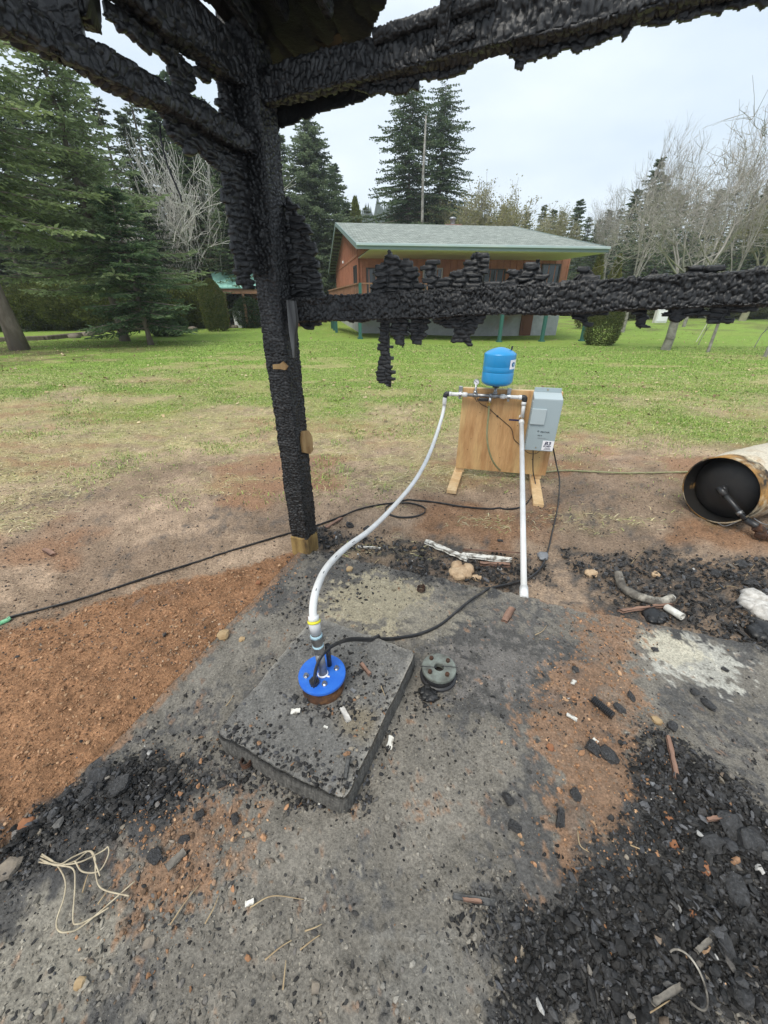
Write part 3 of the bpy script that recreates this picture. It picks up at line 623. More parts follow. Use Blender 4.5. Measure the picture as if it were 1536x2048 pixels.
# ------------------------------------------------------------------ materials for the gear
M['pvc'] = pmat('pvc', (.72, .73, .73), .35, .5, col2=(.62, .62, .60), nscale=12)
M['pvc_old'] = pmat('pvc_worn', (.66, .66, .62), .5, .4, col2=(.40, .38, .33), nscale=20)
M['blue'] = pmat('blue_tank_paint', (.010, .235, .52), .32, .5, col2=(.013, .26, .56), nscale=6, coat=.3)
M['blue_cap'] = pmat('blue_cap_paint', (.018, .125, .56), .42, .5, col2=(.03, .16, .6), nscale=30, bump=(200, .2, .001), coat=.15)
M['steel'] = pmat('galvanised_steel', (.55, .56, .57), .32, .5, 1.0, col2=(.36, .37, .38), nscale=30)
M['steel_dull'] = pmat('dull_steel', (.42, .43, .44), .45, .5, .8, col2=(.22, .22, .22), nscale=24)
M['brass'] = pmat('brass', (.62, .42, .13), .35, .5, 1.0, col2=(.4, .27, .1), nscale=20)
M['rust'] = pmat('rusty_iron', (.085, .040, .022), .85, .3, col2=(.028, .020, .017), nscale=22, bump=(70, .7, .006), col3=(.21, .10, .04), n3=(9, .54, .68))
M['black'] = pmat('black_rubber', (.016, .016, .018), .42, .5, col2=(.03, .03, .032), nscale=30)
M['cable'] = pmat('black_cable', (.022, .023, .025), .36, .5, col2=(.07, .065, .06), nscale=18, lo=.5, hi=.75)
M['greenhose'] = pmat('green_hose', (.20, .22, .10), .55, .4, col2=(.30, .29, .17), nscale=18)
M['grey_box'] = pmat('grey_enamel', (.335, .405, .425), .42, .45, col2=(.31, .375, .395), nscale=3)
M['grey_box_side'] = pmat('grey_enamel_lip', (.40, .465, .48), .4, .45)
M['white'] = pmat('white_sticker', (.80, .80, .82), .5, .3)
M['ink'] = pmat('navy_ink', (.012, .016, .06), .5, .3)
M['ink_grey'] = pmat('black_ink', (.04, .05, .055), .5, .3)
M['inkblue'] = pmat('blue_ink', (.01, .09, .24), .5, .3)
M['inklight'] = pmat('pale_blue_ink', (.35, .62, .8), .5, .3)
M['yellow'] = pmat('yellow_tape', (.72, .66, .05), .5, .3)
M['ply'] = pmat('plywood', (.58, .36, .17), .68, .25, col2=(.42, .23, .10), nscale=5.5, mapping=(2.2, 2.2, .32), lo=.4, hi=.62, bump=(50, .12, .002), col3=(.60, .41, .19), n3=(2.1, .5, .62), vary=(38, .14))
M['ply_edge'] = pmat('plywood_edge', (.62, .50, .32), .7, .2, col2=(.5, .38, .22), nscale=30)
M['pine'] = pmat('new_pine', (.74, .55, .32), .65, .25, col2=(.58, .38, .19), nscale=9, mapping=(1, 1, 1), bump=(80, .2, .002), vary=(30, .12))
M['fabric'] = M['pvc']
def hexnut(mb, c, r, h, axis, ph=0.0):
    a = np.array(axis, float); a /= np.linalg.norm(a); mb.tube([np.array(c), np.array(c)+a*h], r, 6)
def text_part(name, txt, size, O, X, Yv, mat, parent, shear=0., sx=1., depth=.0006, align='LEFT', bold=0.):
    cu = bpy.data.curves.new(name, 'FONT'); cu.body = txt; cu.size = size; cu.extrude = depth; cu.shear = shear; cu.align_x = align; cu.offset = bold; cu.resolution_u = 3
    ob = bpy.data.objects.new('tmp', cu); sc.collection.objects.link(ob); bpy.context.view_layer.update()
    dg = bpy.context.evaluated_depsgraph_get(); me = bpy.data.meshes.new_from_object(ob.evaluated_get(dg)); bpy.data.objects.remove(ob)
    Z = np.cross(X, Yv); m = Matrix(((X[0]*sx, Yv[0], Z[0], O[0]), (X[1]*sx, Yv[1], Z[1], O[1]), (X[2]*sx, Yv[2], Z[2], O[2]), (0, 0, 0, 1)))
    me.transform(m); me.materials.clear(); me.materials.append(mat); me.name = name
    return link(name, me, parent)

# ------------------------------------------------------------------ pump board
BL = atZ(915, 951, .0); BL = np.array([BL[0], BL[1], 0]); BR = atZ(1101, 968, .0); BR = np.array([BR[0], BR[1], 0])
BX = (BR-BL); BWd = np.linalg.norm(BX); BX /= BWd; BN = np.array([BX[1], -BX[0], 0]);
if BN[1] > 0: BN = -BN
BM = np.stack([BX, -BN, EZ], 1)
def Bp(x, o, z): return BL+BX*x+BN*o+EZ*z
BH = topz(BL[1], 776)
tl = atPlane(924, 776, BL, BN); tr = atPlane(1127, 784, BL, BN); bl_ = atPlane(911, 937, BL, BN); br_ = atPlane(1103, 950, BL, BN)
x0 = np.dot(bl_-BL, BX); x1 = np.dot(tr-BL, BX); zt = (tl[2]+tr[2])/2; zl = (bl_[2]+br_[2])/2+.0
pst = thing('pump_board', Bp((x0+x1)/2, 0, 0), 'plywood panel on two pine feet carrying the blue tank and grey box', 'plywood stand')
MB().box(Bp((x0+x1)/2, 0, (zt+zl)/2), (x1-x0, .016, zt-zl), BM, .002).part('plywood_panel', M['ply'], pst)
MB().box(Bp((x0+x1)/2, -.028, zt-.016), (x1-x0+.004, .038, .036), BM, .003).part('top_rail', M['ply_edge'], pst)
for xx in (x0+.045, x1-.075):
    MB().box(Bp(xx, -.029, (zt-.04)/2+.02), (.088, .038, zt-.08), BM, .003).part('upright', M['pine'], pst)
for (fx, fy), xx in (((903, 982), x0+.045), ((1077, 1010), x1-.075)):
    f = atZ(fx, fy, .03); o = np.dot(f-BL, BN)
    fs = np.dot(f-BL, BX); a = Bp(xx, -.28, .021); e_ = Bp(fs, o, .021); d = (e_-a); Ld = np.linalg.norm(d); d /= Ld; sd_ = np.cross(d, EZ)
    MB().box((a+e_)/2, (Ld, .089, .04), np.stack([d, sd_, EZ], 1), .003).part('foot', M['pine'], pst)
# plywood knots, added as small dark discs on the panel face
mk = MB()
rng = np.random.default_rng(3)
for _ in range(26):
    xx = x0+.03+rng.random()*(x1-x0-.06); zz = zl+.03+rng.random()*(zt-zl-.06)
    c = Bp(xx, .0082, zz); MB().tube([c, c+BN*.0006], .0022+.0022*rng.random(), 7).part('panel_knot', M['rust'], pst)
# pressure tank
tk = atD(991, 773, Bp(.2, .06, 0)[1]); 
TC = Bp(np.dot(atPlane(992, 773, Bp(0, .06, 0), BN)-BL, BX), .06, 0); D = TC[1]
TZ0 = topz(D, 772); TZ1 = topz(D, 694); TR = .5*61*(D*cs+(EYE-1.05)*sn)/F
t = thing('pressure_tank', (TC[0], TC[1], TZ0), 'small bright blue steel pressure tank standing on the pipe manifold', 'tank')
Hh = TZ1-TZ0
prof = [(.001, 0), (TR*.35, .004), (TR*.75, .014), (TR*.92, .026), (TR*.985, .040), (TR, .055), (TR, Hh*.36), (TR*.99, Hh*.375), (TR*.975, Hh*.385), (TR*.99, Hh*.395), (TR, Hh*.405), (TR, Hh*.52), (TR*.992, Hh*.53), (TR, Hh*.54),
        (TR, Hh*.82), (TR*.995, Hh*.835), (TR*.97, Hh*.85), (TR*.8, Hh*.90), (TR*.5, Hh*.955), (TR*.2, Hh*.99), (.001, Hh)]
MB().lathe(prof, (TC[0], TC[1], TZ0), n=56).part('tank_shell', M['blue'], t, True)
MB().lathe([(.03, -.012), (.03, 0), (.024, .006)], (TC[0], TC[1], TZ0), n=20).part('tank_neck', M['black'], t, True)
MB().cyl((TC[0]+TR*.62, TC[1]-.02, TZ0+Hh*.93), (TC[0]+TR*.66, TC[1]-.02, TZ0+Hh*1.03), .008, 10).part('air_valve', M['black'], t)
# curved sticker with oval emblem
def cyl_patch(name, a0, a1, z0, z1, rr, mat, parent, shape=None):
    n = 24; mb = MB()
    if shape is None:
        an = np.linspace(a0, a1, n); V = [(TC[0]+rr*math.sin(a), TC[1]-rr*math.cos(a), z) for z in (z0, z1) for a in an]
        mb.add(V, [grid_faces(2, n)])
    else:
        V = []; k = len(shape)
        for x, z in shape:
            a = (a0+a1)/2+x*(a1-a0)/2; zz = (z0+z1)/2+z*(z1-z0)/2; V.append((TC[0]+rr*math.sin(a), TC[1]-rr*math.cos(a), zz))
        mb.add(V, [np.array([list(range(k))])])
    return mb.part(name, mat, parent)
zs0, zs1 = TZ0+Hh*.49, TZ0+Hh*.72
st = cyl_patch('sticker', .46, 1.25, zs0, zs1, TR+.0018, M['white'], t)
el = [(math.cos(q)*.62-.28*0, math.sin(q)*.66) for q in np.linspace(0, 2*math.pi, 28, endpoint=False)]
cyl_patch('emblem', .48, 1.02, zs0+.008, zs1-.008, TR+.003, M['inkblue'], t, [(x*1.0+.05, z) for x, z in el])
cyl_patch('emblem_mark', .48, 1.02, zs0+.008, zs1-.008, TR+.0042, M['inklight'], t, [(-.38, -.1), (-.1, .05), (.02, .42), (.16, .42), (.22, .05), (.5, -.12), (.22, -.14), (.18, -.44), (.0, -.44), (-.05, -.16)])
# manifold
MZ = topz(Bp(.1, .06, 0)[1], 790.5)
def fx_of(X, Y=790, off=.06): return np.dot(atPlane(X, Y, Bp(0, off, 0), BN)-BL, BX)
xa, xb = fx_of(893), fx_of(1049, 797)
mf = thing('pipe_manifold', Bp((xa+xb)/2, .06, MZ), 'horizontal white and grey pipe manifold clamped across the plywood panel', 'pipes')
o_ = .06
def mp_(x, z=None, o=o_): return Bp(x, o, MZ if z is None else z)
MB().tube([mp_(xa+.02), mp_(fx_of(935))], .017, 14).tube([mp_(xa+.02), mp_(xa+.045)], .021, 14).tube([mp_(fx_of(925)), mp_(fx_of(934))], .022, 14).part('white_pipe_end', M['pvc'], mf, True)
MB().tube([mp_(fx_of(962+38)), mp_(xb-.02)], .017, 14).tube([mp_(xb-.05), mp_(xb-.018)], .021, 14).tube([mp_(fx_of(1002)), mp_(fx_of(1010))], .022, 14).part('white_pipe_end', M['pvc'], mf, True)
MB().tube([mp_(fx_of(935)), mp_(fx_of(1001))], .015, 14).tube([mp_(fx_of(945)), mp_(fx_of(955))], .021, 14).tube([mp_(fx_of(979)), mp_(fx_of(993))], .022, 14).part('steel_tee_body', M['steel_dull'], mf, True)
MB().box(mp_(fx_of(968), MZ-.032, .075), (.085, .03, .03), BM, .006).tube([mp_(fx_of(950), MZ-.02, .08), mp_(fx_of(955), MZ-.05, .085), mp_(fx_of(961), MZ-.03, .085)], .004, 6).part('pressure_switch', M['black'], mf)
zz = TZ0
MB().tube([mp_(np.dot(TC-BL, BX), MZ), mp_(np.dot(TC-BL, BX), TZ0-.008)], .014, 12).tube([mp_(np.dot(TC-BL, BX), MZ+.015), mp_(np.dot(TC-BL, BX), MZ+.035)], .021, 8).part('tank_riser', M['steel_dull'], mf, True)
# gauge
gx = fx_of(950); gz0 = topz(Bp(gx, .06, 0)[1], 764)
g = MB().tube([mp_(gx, MZ), mp_(gx, gz0-.02)], .010, 10).tube([mp_(gx, MZ+.01), mp_(gx, MZ+.04)], .017, 8).part('gauge_stem', M['steel'], mf, True)
gc = mp_(gx, gz0)
gb = MB(); gb.lathe([(.001, -.012), (.024, -.012), (.026, -.008), (.026, .010), (.022, .012), (.022, .008)], gc, BN, 24); go = gb.part('gauge', M['steel_dull'], mf, True)
def sub(mb, name, mat, par):
    o = link(name, mb.me(name, mat), par, False); me = o.data; me.transform(mf.matrix_world.inverted()); return o
fb = MB(); fb.lathe([(.001, .009), (.022, .009)], gc, BN, 24)
dial = fb.me('dial', M['white']); dial.transform(mf.matrix_world.inverted()); do = bpy.data.objects.new('dial', dial); sc.collection.objects.link(do); do.parent = go
nb_ = MB().box(gc+BN*.0105, (.028, .0012, .003), BM @ np.array([[.8, 0, .6], [0, 1, 0], [-.6, 0, .8]])); nm = nb_.me('needle', M['ink_grey']); nm.transform(mf.matrix_world.inverted()); no = bpy.data.objects.new('needle', nm); sc.collection.objects.link(no); no.parent = go
for X in (920, 1018):
    x = fx_of(X)
    mb = MB().tube([mp_(x-.012), mp_(x+.012)], .024, 16).box(mp_(x, MZ+.03, .018), (.036, .02, .075), BM, .003).box(mp_(x, MZ-.03, .05), (.02, .05, .022), BM, .003)
    mb.part('pipe_clamp', M['steel'], mf)
# elbows
MB().tube(bez([mp_(xa+.024), mp_(xa+.002), mp_(xa-.008, MZ-.01), mp_(xa-.012, MZ-.03)], 10), .0225, 12).part('black_elbow', M['black'], mf, True)
MB().tube(bez([mp_(xb-.024), mp_(xb), mp_(xb+.004, MZ-.02), mp_(xb+.002, MZ-.035)], 10), .0225, 12).part('black_elbow', M['black'], mf, True)
# spigot with brass collar
sx = fx_of(980, 800, .09)
MB().tube([mp_(sx, MZ-.0, .065), mp_(sx, MZ-.025, .095), mp_(sx, MZ-.055, .10)], .013, 10).part('spigot', M['steel'], mf, True)
MB().tube([mp_(sx-.003, MZ-.055, .10), mp_(sx-.003, MZ-.076, .10)], .020, 14).part('brass_collar', M['brass'], mf)
# down pipe with valve
vp = [mp_(xb+.002, MZ-.035), atPlane(1044, 838, Bp(0, .065, 0), BN)]
foot = atZ(1048, 1196, SL+.005)
rp_ = thing('white_down_pipe', foot, 'straight white plastic pipe leaning from the manifold down to the slab edge', 'pipe')
MB().tube([mp_(xb+.002, MZ-.03), vp[1]], .017, 14).tube([mp_(xb+.002, MZ-.036), mp_(xb+.001, MZ-.065)], .022, 14).part('upper_pipe', M['pvc'], rp_, True)
vz = atPlane(1043, 838, Bp(0, .065, 0), BN)
dr = (foot-vz)/np.linalg.norm(foot-vz)
MB().tube([vz-dr*.045, vz-dr*.012], .023, 14).tube([vz+dr*.03, vz+dr*.07], .024, 14).tube([vz+dr*.03, foot], .0195, 16).tube([foot-dr*.075, foot+dr*.0], .026, 16).tube([foot-dr*.085, foot-dr*.07], .0225, 16).part('lower_pipe', M['pvc'], rp_, True)
MB().tube([vz-dr*.015, vz+dr*.032], .021, 8).part('valve_body', M['brass'], rp_)
MB().box(vz-BX*.065+BN*.03-EZ*.006, (.095, .008, .016), BM, .003).tube([vz+BN*.018, vz+BN*.036], .009, 8).part('valve_lever', M['ink'], rp_)
# white riser hose from manifold to wellhead
hp = [(893, 800, None)]
A0 = mp_(xa-.012, MZ-.03)
HP = [A0]+[atD(*q) for q in ((885, 830, A0[1]-.06), (862, 900, 3.02), (832, 958, 2.68), (790, 1010, 2.33), (742, 1058, 1.96), (692, 1095, 1.66), (655, 1133, 1.42), (634, 1175, 1.24), (626, 1215, 1.14), (628, 1243, 1.105))]
hs = thing('white_water_pipe', HP[5]*[1, 1, 0], 'long curved white plastic water pipe arching from manifold down to the wellhead', 'pipe')
hc = bez(HP, 110); hc[:3, 1] = np.linspace(A0[1], hc[3, 1], 4)[:3]
MB().tube(hc, .0158, 16).part('hose_body', M['pvc'], hs, True)
MB().tube(hc[:6], .0195, 16).part('end_sleeve', M['pvc'], hs, True)
pr = MB(); ss = [h for h in hc[-48:-8]]
for i in range(0, 36, 9):
    c = (np.array(ss[i])+ss[i+1])/2; dd = ss[i+1]-ss[i]; Ld = np.linalg.norm(dd); dd = dd/Ld; vd = np.array([0, 0, EYE])-c; vd /= np.linalg.norm(vd); sdv = np.cross(dd, vd); sdv /= np.linalg.norm(sdv); nn_ = np.cross(sdv, dd)
    pr.box(c+nn_*.0155, (Ld*1.2, .003, .0012), np.stack([dd, sdv, nn_], 1))
pr.part('printed_marks', M['ink_grey'], hs)
# ------------------------------------------------------------------ control box
cb_off = .155
def cbx(X, Y, off=cb_off): p = atPlane(X, Y, Bp(0, off, 0), BN); return np.dot(p-BL, BX), p[2]
ax, az = cbx(1066, 797); bx2, bz = cbx(1124, 801); c_x, c_z = cbx(1053, 898); d_x, d_z = cbx(1106, 903)
xl, xr, zt_, zb_ = (ax+c_x)/2, (bx2+d_x)/2, (az+bz)/2, (c_z+d_z)/2
cbt = thing('control_box', Bp((xl+xr)/2, .02, zb_), 'tall grey metal pump controller box fixed on the right of the panel', 'control box')
wx = xr-xl; hz_ = zt_-zb_
MB().box(Bp((xl+xr)/2, (cb_off+.012)/2, (zt_+zb_)/2), (wx, cb_off-.012, hz_), BM, .004).part('enclosure', M['grey_box'], cbt)
# sloped hood and back plate
hood = MB(); q = [Bp(xl, cb_off-.001, zt_+.0), Bp(xr, cb_off-.001, zt_), Bp(xr-.004, .05, zt_+.040), Bp(xl+.004, .05, zt_+.040), Bp(xl, .012, zt_-.004), Bp(xr, .012, zt_-.004), Bp(xr, .05, zt_-.004), Bp(xl, .05, zt_-.004)]
hood.add([Bp(xl, cb_off+.002, zt_-.006), Bp(xr, cb_off+.002, zt_-.006), Bp(xr, cb_off+.002, zt_+.003), Bp(xl, cb_off+.002, zt_+.003), Bp(xr, .02, zt_+.034), Bp(xl, .02, zt_+.034), Bp(xr, .02, zt_-.01), Bp(xl, .02, zt_-.01)],
         [np.array([[0, 1, 2, 3], [3, 2, 4, 5], [5, 4, 6, 7], [7, 6, 1, 0], [1, 6, 4, 2], [0, 3, 5, 7]])])
hood.part('sloped_hood', M['grey_box_side'], cbt)
MB().box(Bp((xl+xr)/2+.002, .013, zt_+.03), (wx-.006, .008, .085), BM, .002).part('back_plate', M['grey_box'], cbt)
fr = MB().box(Bp((xl+xr)/2, cb_off, (zt_+zb_)/2-.004), (wx+.006, .006, hz_+.002), BM, .002).part('front_cover', M['grey_box'], cbt)
# vent fins on both sides
for x in (xl-.003, xr+.003):
    vb = MB()
    for k in range(22): vb.box(Bp(x, cb_off-.035, zb_+.03+k*(hz_-.06)/21), (.007, .05, .007), BM)
    vb.part('side_vents', M['grey_box_side'], cbt)
dx0, dz0 = cbx(1065, 817, cb_off+.01); dx1, dz1 = cbx(1088, 850, cb_off+.01)
MB().box(Bp((dx0+dx1)/2, cb_off+.010, (dz0+dz1)/2), (abs(dx1-dx0)-.0, .014, abs(dz0-dz1)), BM, .003).part('access_door', M['grey_box_side'], cbt)
ff = cb_off+.0035
def bt(name, txt, size, X, Y, mat, **k):
    x, z = cbx(X, Y, ff+.001); return text_part(name, txt, size, Bp(x, ff, z), BX, EZ, mat, cbt, **k)
bt('printed_name', 'PENTAIR', .020, 1080.5, 865.5, M['ink_grey'], bold=.0004)
x, z = cbx(1076.5, 862.5, ff); mb = MB(); mb.lathe([(.004, 0), (.0075, 0), (.0075, .0008), (.004, .0008)], Bp(x, ff, z), BN, 14); mb.part('printed_logo', M['ink_grey'], cbt)
bt('printed_model', 'PID10', .015, 1075, 872, M['ink_grey'], bold=.0003)
x, z = cbx(1075, 875, ff); mb = MB().box(Bp(x+.035, ff, z-.003), (.07, .001, .0022), BM).box(Bp(x+.05, ff, z-.010), (.10, .001, .0018), BM); mb.part('printed_small_line', M['steel_dull'], cbt)
s0 = cbx(1086, 881, ff); s1 = cbx(1107.5, 902, ff)
MB().box(Bp((s0[0]+xr)/2+.001, ff+.0005, (s0[1]+zb_)/2+.002), (xr-s0[0]+.002, .0016, s0[1]-zb_-.004), BM).part('sticker', M['white'], cbt)
ff += .002; sw_ = xr-s0[0]
text_part('sticker_lettering', 'B3', .044, Bp(s0[0]+sw_*.16, ff, s0[1]-.040), BX, EZ, M['ink'], cbt, shear=.2, sx=1.2, bold=.0009)
text_part('sticker_lettering', 'PUMP', .021, Bp(s0[0]+sw_*.10, ff, s0[1]-.060), BX, EZ, M['ink'], cbt, shear=.2, sx=1.2, bold=.0004)
MB().box(Bp(s0[0]+sw_*.52, ff, s0[1]-.070), (sw_*.5, .001, .003), BM).box(Bp(s0[0]+sw_*.5, ff, s0[1]-.080), (sw_*.62, .001, .0035), BM).part('sticker_small_line', M['ink'], cbt)
x, z = cbx(1071.5, 895, ff-.002); MB().box(Bp(x, ff-.001, z), (.007, .003, .010), BM).part('latch', M['brass'], cbt)
x = (xl+xr)/2; MB().tube([Bp(x, .017, zt_+.055), Bp(x, .022, zt_+.055)], .006, 8).part('mounting_screw', M['brass'], cbt)

# ------------------------------------------------------------------ cables and garden hose
def zs_(x, y, d=.01): return float(surf(np.array([x]), np.array([y]))[0])+d
def gp(X, Y, d=.01):
    p = atZ(X, Y, .0)
    for _ in range(6): p = atZ(X, Y, zs_(p[0], p[1], d))
    return p
def cable(name, pts, r, mat, label, cat, flat=.5, n=160, group=None):
    pth = bez(pts, n); base = pth[np.argmin(pth[:, 2])]
    pth[:, 2] = np.maximum(pth[:, 2], surf(pth[:, 0], pth[:, 1])+r*.6)
    t_ = thing(name, base, label, cat, group)
    MB().tube(pth, r, 10, flat=flat).part('sheath', mat, t_, True); return t_, pth
cbA = Bp(*( [cbx(1064, 905, .09)[0], .09, zb_] )); cbB = Bp(cbx(1104, 905, .09)[0], .09, zb_)
pA_ = [cbA+EZ*.01, atD(1066, 940, cbA[1]-.01), atD(1071, 970, cbA[1]-.06), atD(1066, 992, 3.24), gp(1052, 1008), gp(1030, 1017), gp(985, 1018), gp(930, 1014), gp(880, 1006), gp(835, 1001), gp(800, 1002), gp(776, 1012), gp(772, 1024), gp(795, 1034), gp(825, 1034), gp(848, 1026), gp(846, 1014), gp(815, 1006, .022), gp(770, 1008, .022), gp(720, 1018), gp(680, 1034), gp(630, 1052), gp(560, 1072), gp(480, 1096), gp(400, 1122), gp(300, 1153), gp(200, 1186), gp(110, 1212), gp(30, 1232), gp(15, 1240)]
tA, pth = cable('black_supply_cable', pA_, .010, M['cable'], 'flat black cable looped on the soil, running left to a green taped end', 'cable', .45, 320)
ge = pth[-9:]; mb = MB(); ee = np.vstack([ge, gp(-6, 1250), gp(-22, 1262)]); mb.tube(bez(ee, 16), .0135, 10, flat=.7).part('green_tape', pmat('green_tape', (.09, .36, .16), .4, .5, col2=(.25, .5, .3), nscale=60), tA, True)
WC = atZ(644, 1346, .0); CAPZ = PZ+.085
WC = atZ(644, 1346, CAPZ); WC = np.array([WC[0], WC[1], 0])
port = atZ(629, 1364, CAPZ+.02)
pB_ = [cbB+EZ*.01, atD(1113, 930, cbB[1]-.01), atD(1119, 960, 3.22), atD(1117, 1000, 3.08), atD(1111, 1035, 2.84), gp(1103, 1070), gp(1096, 1100), gp(1084, 1132, .03), gp(1060, 1155, .035), gp(1020, 1168, .035), gp(980, 1178, .035), gp(945, 1198, .03), gp(915, 1222), gp(880, 1250), gp(840, 1268), gp(790, 1277, .02), atZ(740, 1279, .16), atZ(700, 1279, .25), atZ(668, 1290, .32), atZ(645, 1310, .34), atZ(633, 1335, .30), port, port-EZ*.05]
cable('black_pump_cable', pB_, .0125, M['cable'], 'flat black cable curving across the slab from control box into the wellhead', 'cable', .5, 300)
sp = mp_(sx-.003, MZ-.07, .10)
gyy = 3.95
pG = [sp, atD(977, 830, sp[1]), atD(974, 870, sp[1]-.02), atD(979, 905, sp[1]-.03), atD(992, 932, sp[1]+.0), atD(1012, 945, sp[1]+.1), gp(1050, 946, .015), gp(1090, 944, .015), gp(1130, 941, .015), gp(1180, 943, .015), gp(1250, 946, .015), gp(1320, 945, .015), gp(1370, 944, .015), gp(1460, 940, .015), gp(1600, 938, .015)]
cable('garden_hose', pG, .0085, M['greenhose'], 'faded green garden hose hanging from the manifold and trailing right across soil', 'hose', 1.0, 200)
pS = [mp_(fx_of(968), MZ-.045, .09), atPlane(955, 798, Bp(0, .05, 0), BN), atPlane(962, 808, Bp(0, .02, 0), BN), atPlane(975, 815, Bp(0, .012, 0), BN), atPlane(990, 828, Bp(0, .012, 0), BN), atPlane(1010, 845, Bp(0, .012, 0), BN), atPlane(1023, 858, Bp(0, .012, 0), BN), atPlane(1028, 878, Bp(0, .012, 0), BN), atPlane(1040, 890, Bp(0, .02, 0), BN), atPlane(1055, 905, Bp(0, .05, 0), BN), atPlane(1072, 907, Bp(0, .07, 0), BN), Bp(cbx(1084, 903, .09)[0], .09, zb_+.005)]
tS, ps_ = cable('sensor_wire', pS, .0028, M['black'], 'thin black sensor wire drooping over the plywood to the grey box', 'wire', 1.0, 90)
MB().lathe([(.001, 0), (.009, .002), (.009, .008), (.001, .010)], ps_[34], BN, 10).part('wire_knot', M['black'], tS)

# ------------------------------------------------------------------ wellhead
wh = thing('wellhead', (WC[0], WC[1], PZ), 'round rusty well casing with blue bolted cap and steel riser', 'wellhead')
cr = .5*94*(WC[1]*cs+(EYE-CAPZ)*sn)/F
tilt = np.array([0, 0, 1.])
cprof = [(cr*.90, -.02), (cr*.90, CAPZ-PZ-.015), (cr*.84, CAPZ-PZ-.013)]
MB().lathe(cprof, (WC[0], WC[1], PZ), n=48).part('casing', M['rust'], wh, True)
MB().lathe([(cr*.9, -.016), (cr*.985, -.016), (cr, -.013), (cr, -.003), (cr*.985, 0), (.001, 0)], (WC[0], WC[1], CAPZ), n=64).part('blue_cap', M['blue_cap'], wh)
for X, Y in ((612, 1351), (649, 1367), (673, 1336)):
    p = atZ(X, Y, CAPZ+.004)
    mb = MB(); mb.lathe([(.001, .003), (.0115, .003), (.0115, 0)], (p[0], p[1], CAPZ), n=16); hexnut(mb, (p[0], p[1], CAPZ+.003), .0085, .010, (0, 0, 1)); mb.part('cap_bolt', M['steel'], wh)
pp = atZ(629, 1366, CAPZ); mb = MB(); mb.tube([(pp[0], pp[1], CAPZ), (pp[0], pp[1], CAPZ+.016)], .0215, 6); mb.part('cable_port', M['black'], wh)
p2 = atZ(656, 1333, CAPZ); mb = MB().tube([(p2[0], p2[1], CAPZ-.002), (p2[0]-.005, p2[1]+.01, CAPZ+.115)], .0105, 14).tube([(p2[0]-.004, p2[1]+.01, CAPZ+.10), (p2[0]-.005, p2[1]+.011, CAPZ+.125)], .0125, 14); 
p2 = atZ(659, 1330, CAPZ); 
mb = MB().tube([(p2[0], p2[1], CAPZ-.002), (p2[0], p2[1], CAPZ+.105)], .0105, 14).tube([(p2[0], p2[1], CAPZ+.095), (p2[0], p2[1], CAPZ+.12)], .0125, 14); mb.part('vent_tube', M['black'], wh, True)
rb = atZ(646, 1348, CAPZ); rb[2] = CAPZ; rt = np.array(hc[-1]); 
ax_ = (rt-rb); Lr = np.linalg.norm(ax_); ax_ /= Lr
MB().tube([rb, rb+ax_*Lr*.48], .0185, 18).part('riser', M['steel_dull'], wh, True)
MB().lathe([(.0225, 0), (.0225, .004), (.019, .007)], rb, ax_, 20).tube([rb+np.array([.018, -.012, .002]), rb+np.array([.030, -.016, .003])], .004, 5).part('white_sealant', M['white'], wh, True)
MB().tube([rb+ax_*Lr*.44, rb+ax_*Lr*.56], .0225, 8).tube([rb+ax_*Lr*.66, rb+ax_*Lr*.74], .028, 8).tube([rb+ax_*Lr*.54, rb+ax_*Lr*.85], .0215, 14).part('steel_fittings', M['steel'], wh)
M['tape'] = pmat('pale_blue_tape', (.45, .66, .74), .5, .3)
MB().tube([rb+ax_*Lr*.555, rb+ax_*Lr*.585], .0225, 14).part('thread_tape', M['tape'], wh)
MB().tube([rb+ax_*Lr*.745, rb+ax_*Lr*.775], .0235, 14).part('thread_tape', M['tape'], wh)
MB().tube([rb+ax_*Lr*.80, rt+ax_*.002], .0225, 14).part('grey_coupling', pmat('grey_plastic', (.50, .51, .52), .4, .4), wh, True)
MB().tube([rt-ax_*.004, rt+(hc[-2]-hc[-1])*.8], .0255, 16).part('yellow_tape_ring', M['yellow'], wh, True)
MB().tube([rt+(hc[-2]-hc[-1])*.7, hc[-6]], .0215, 14).part('white_sleeve', M['pvc'], wh, True)

# ------------------------------------------------------------------ old well seal beside the pad
OS = gp(877, 1345, .03); OS = np.array([OS[0], OS[1], 0]); oc = .5*70*(OS[1]*cs+(EYE-.09)*sn)/F
ws = thing('old_well_seal', (OS[0], OS[1], SL), 'old corroded round well seal lying beside the pad corner', 'well seal')
osr = oc*1.02
MB().lathe([(osr*1.02, .0), (osr*1.04, .008), (osr*1.02, .016), (osr*.9, .018)], (OS[0], OS[1]-.0, SL), n=40).part('lower_ring', M['black'], ws, True)
MB().lathe([(osr*.86, .014), (osr*.90, .022), (osr*.90, .045), (osr*.86, .05)], (OS[0], OS[1], SL), n=40).part('rubber_gasket', M['black'], ws, True)
M['patina'] = pmat('patina_iron', (.20, .225, .20), .7, .4, .1, col2=(.08, .08, .07), nscale=18, bump=(60, .5, .004), col3=(.20, .23, .20), n3=(7, .55, .7))
MB().lathe([(osr*.93, .048), (osr*.96, .052), (osr*.96, .064), (osr*.93, .068), (.024, .068), (.022, .064), (.022, .04)], (OS[0], OS[1], SL), n=44).part('top_plate', M['patina'], ws)
for k in range(4):
    a = .6+k*math.pi/2; c = (OS[0]+math.cos(a)*osr*.66, OS[1]+math.sin(a)*osr*.66, SL+.068); mb = MB(); hexnut(mb, c, .010, .012, (0, 0, 1)); mb.part('rusty_bolt', M['rust'], ws)
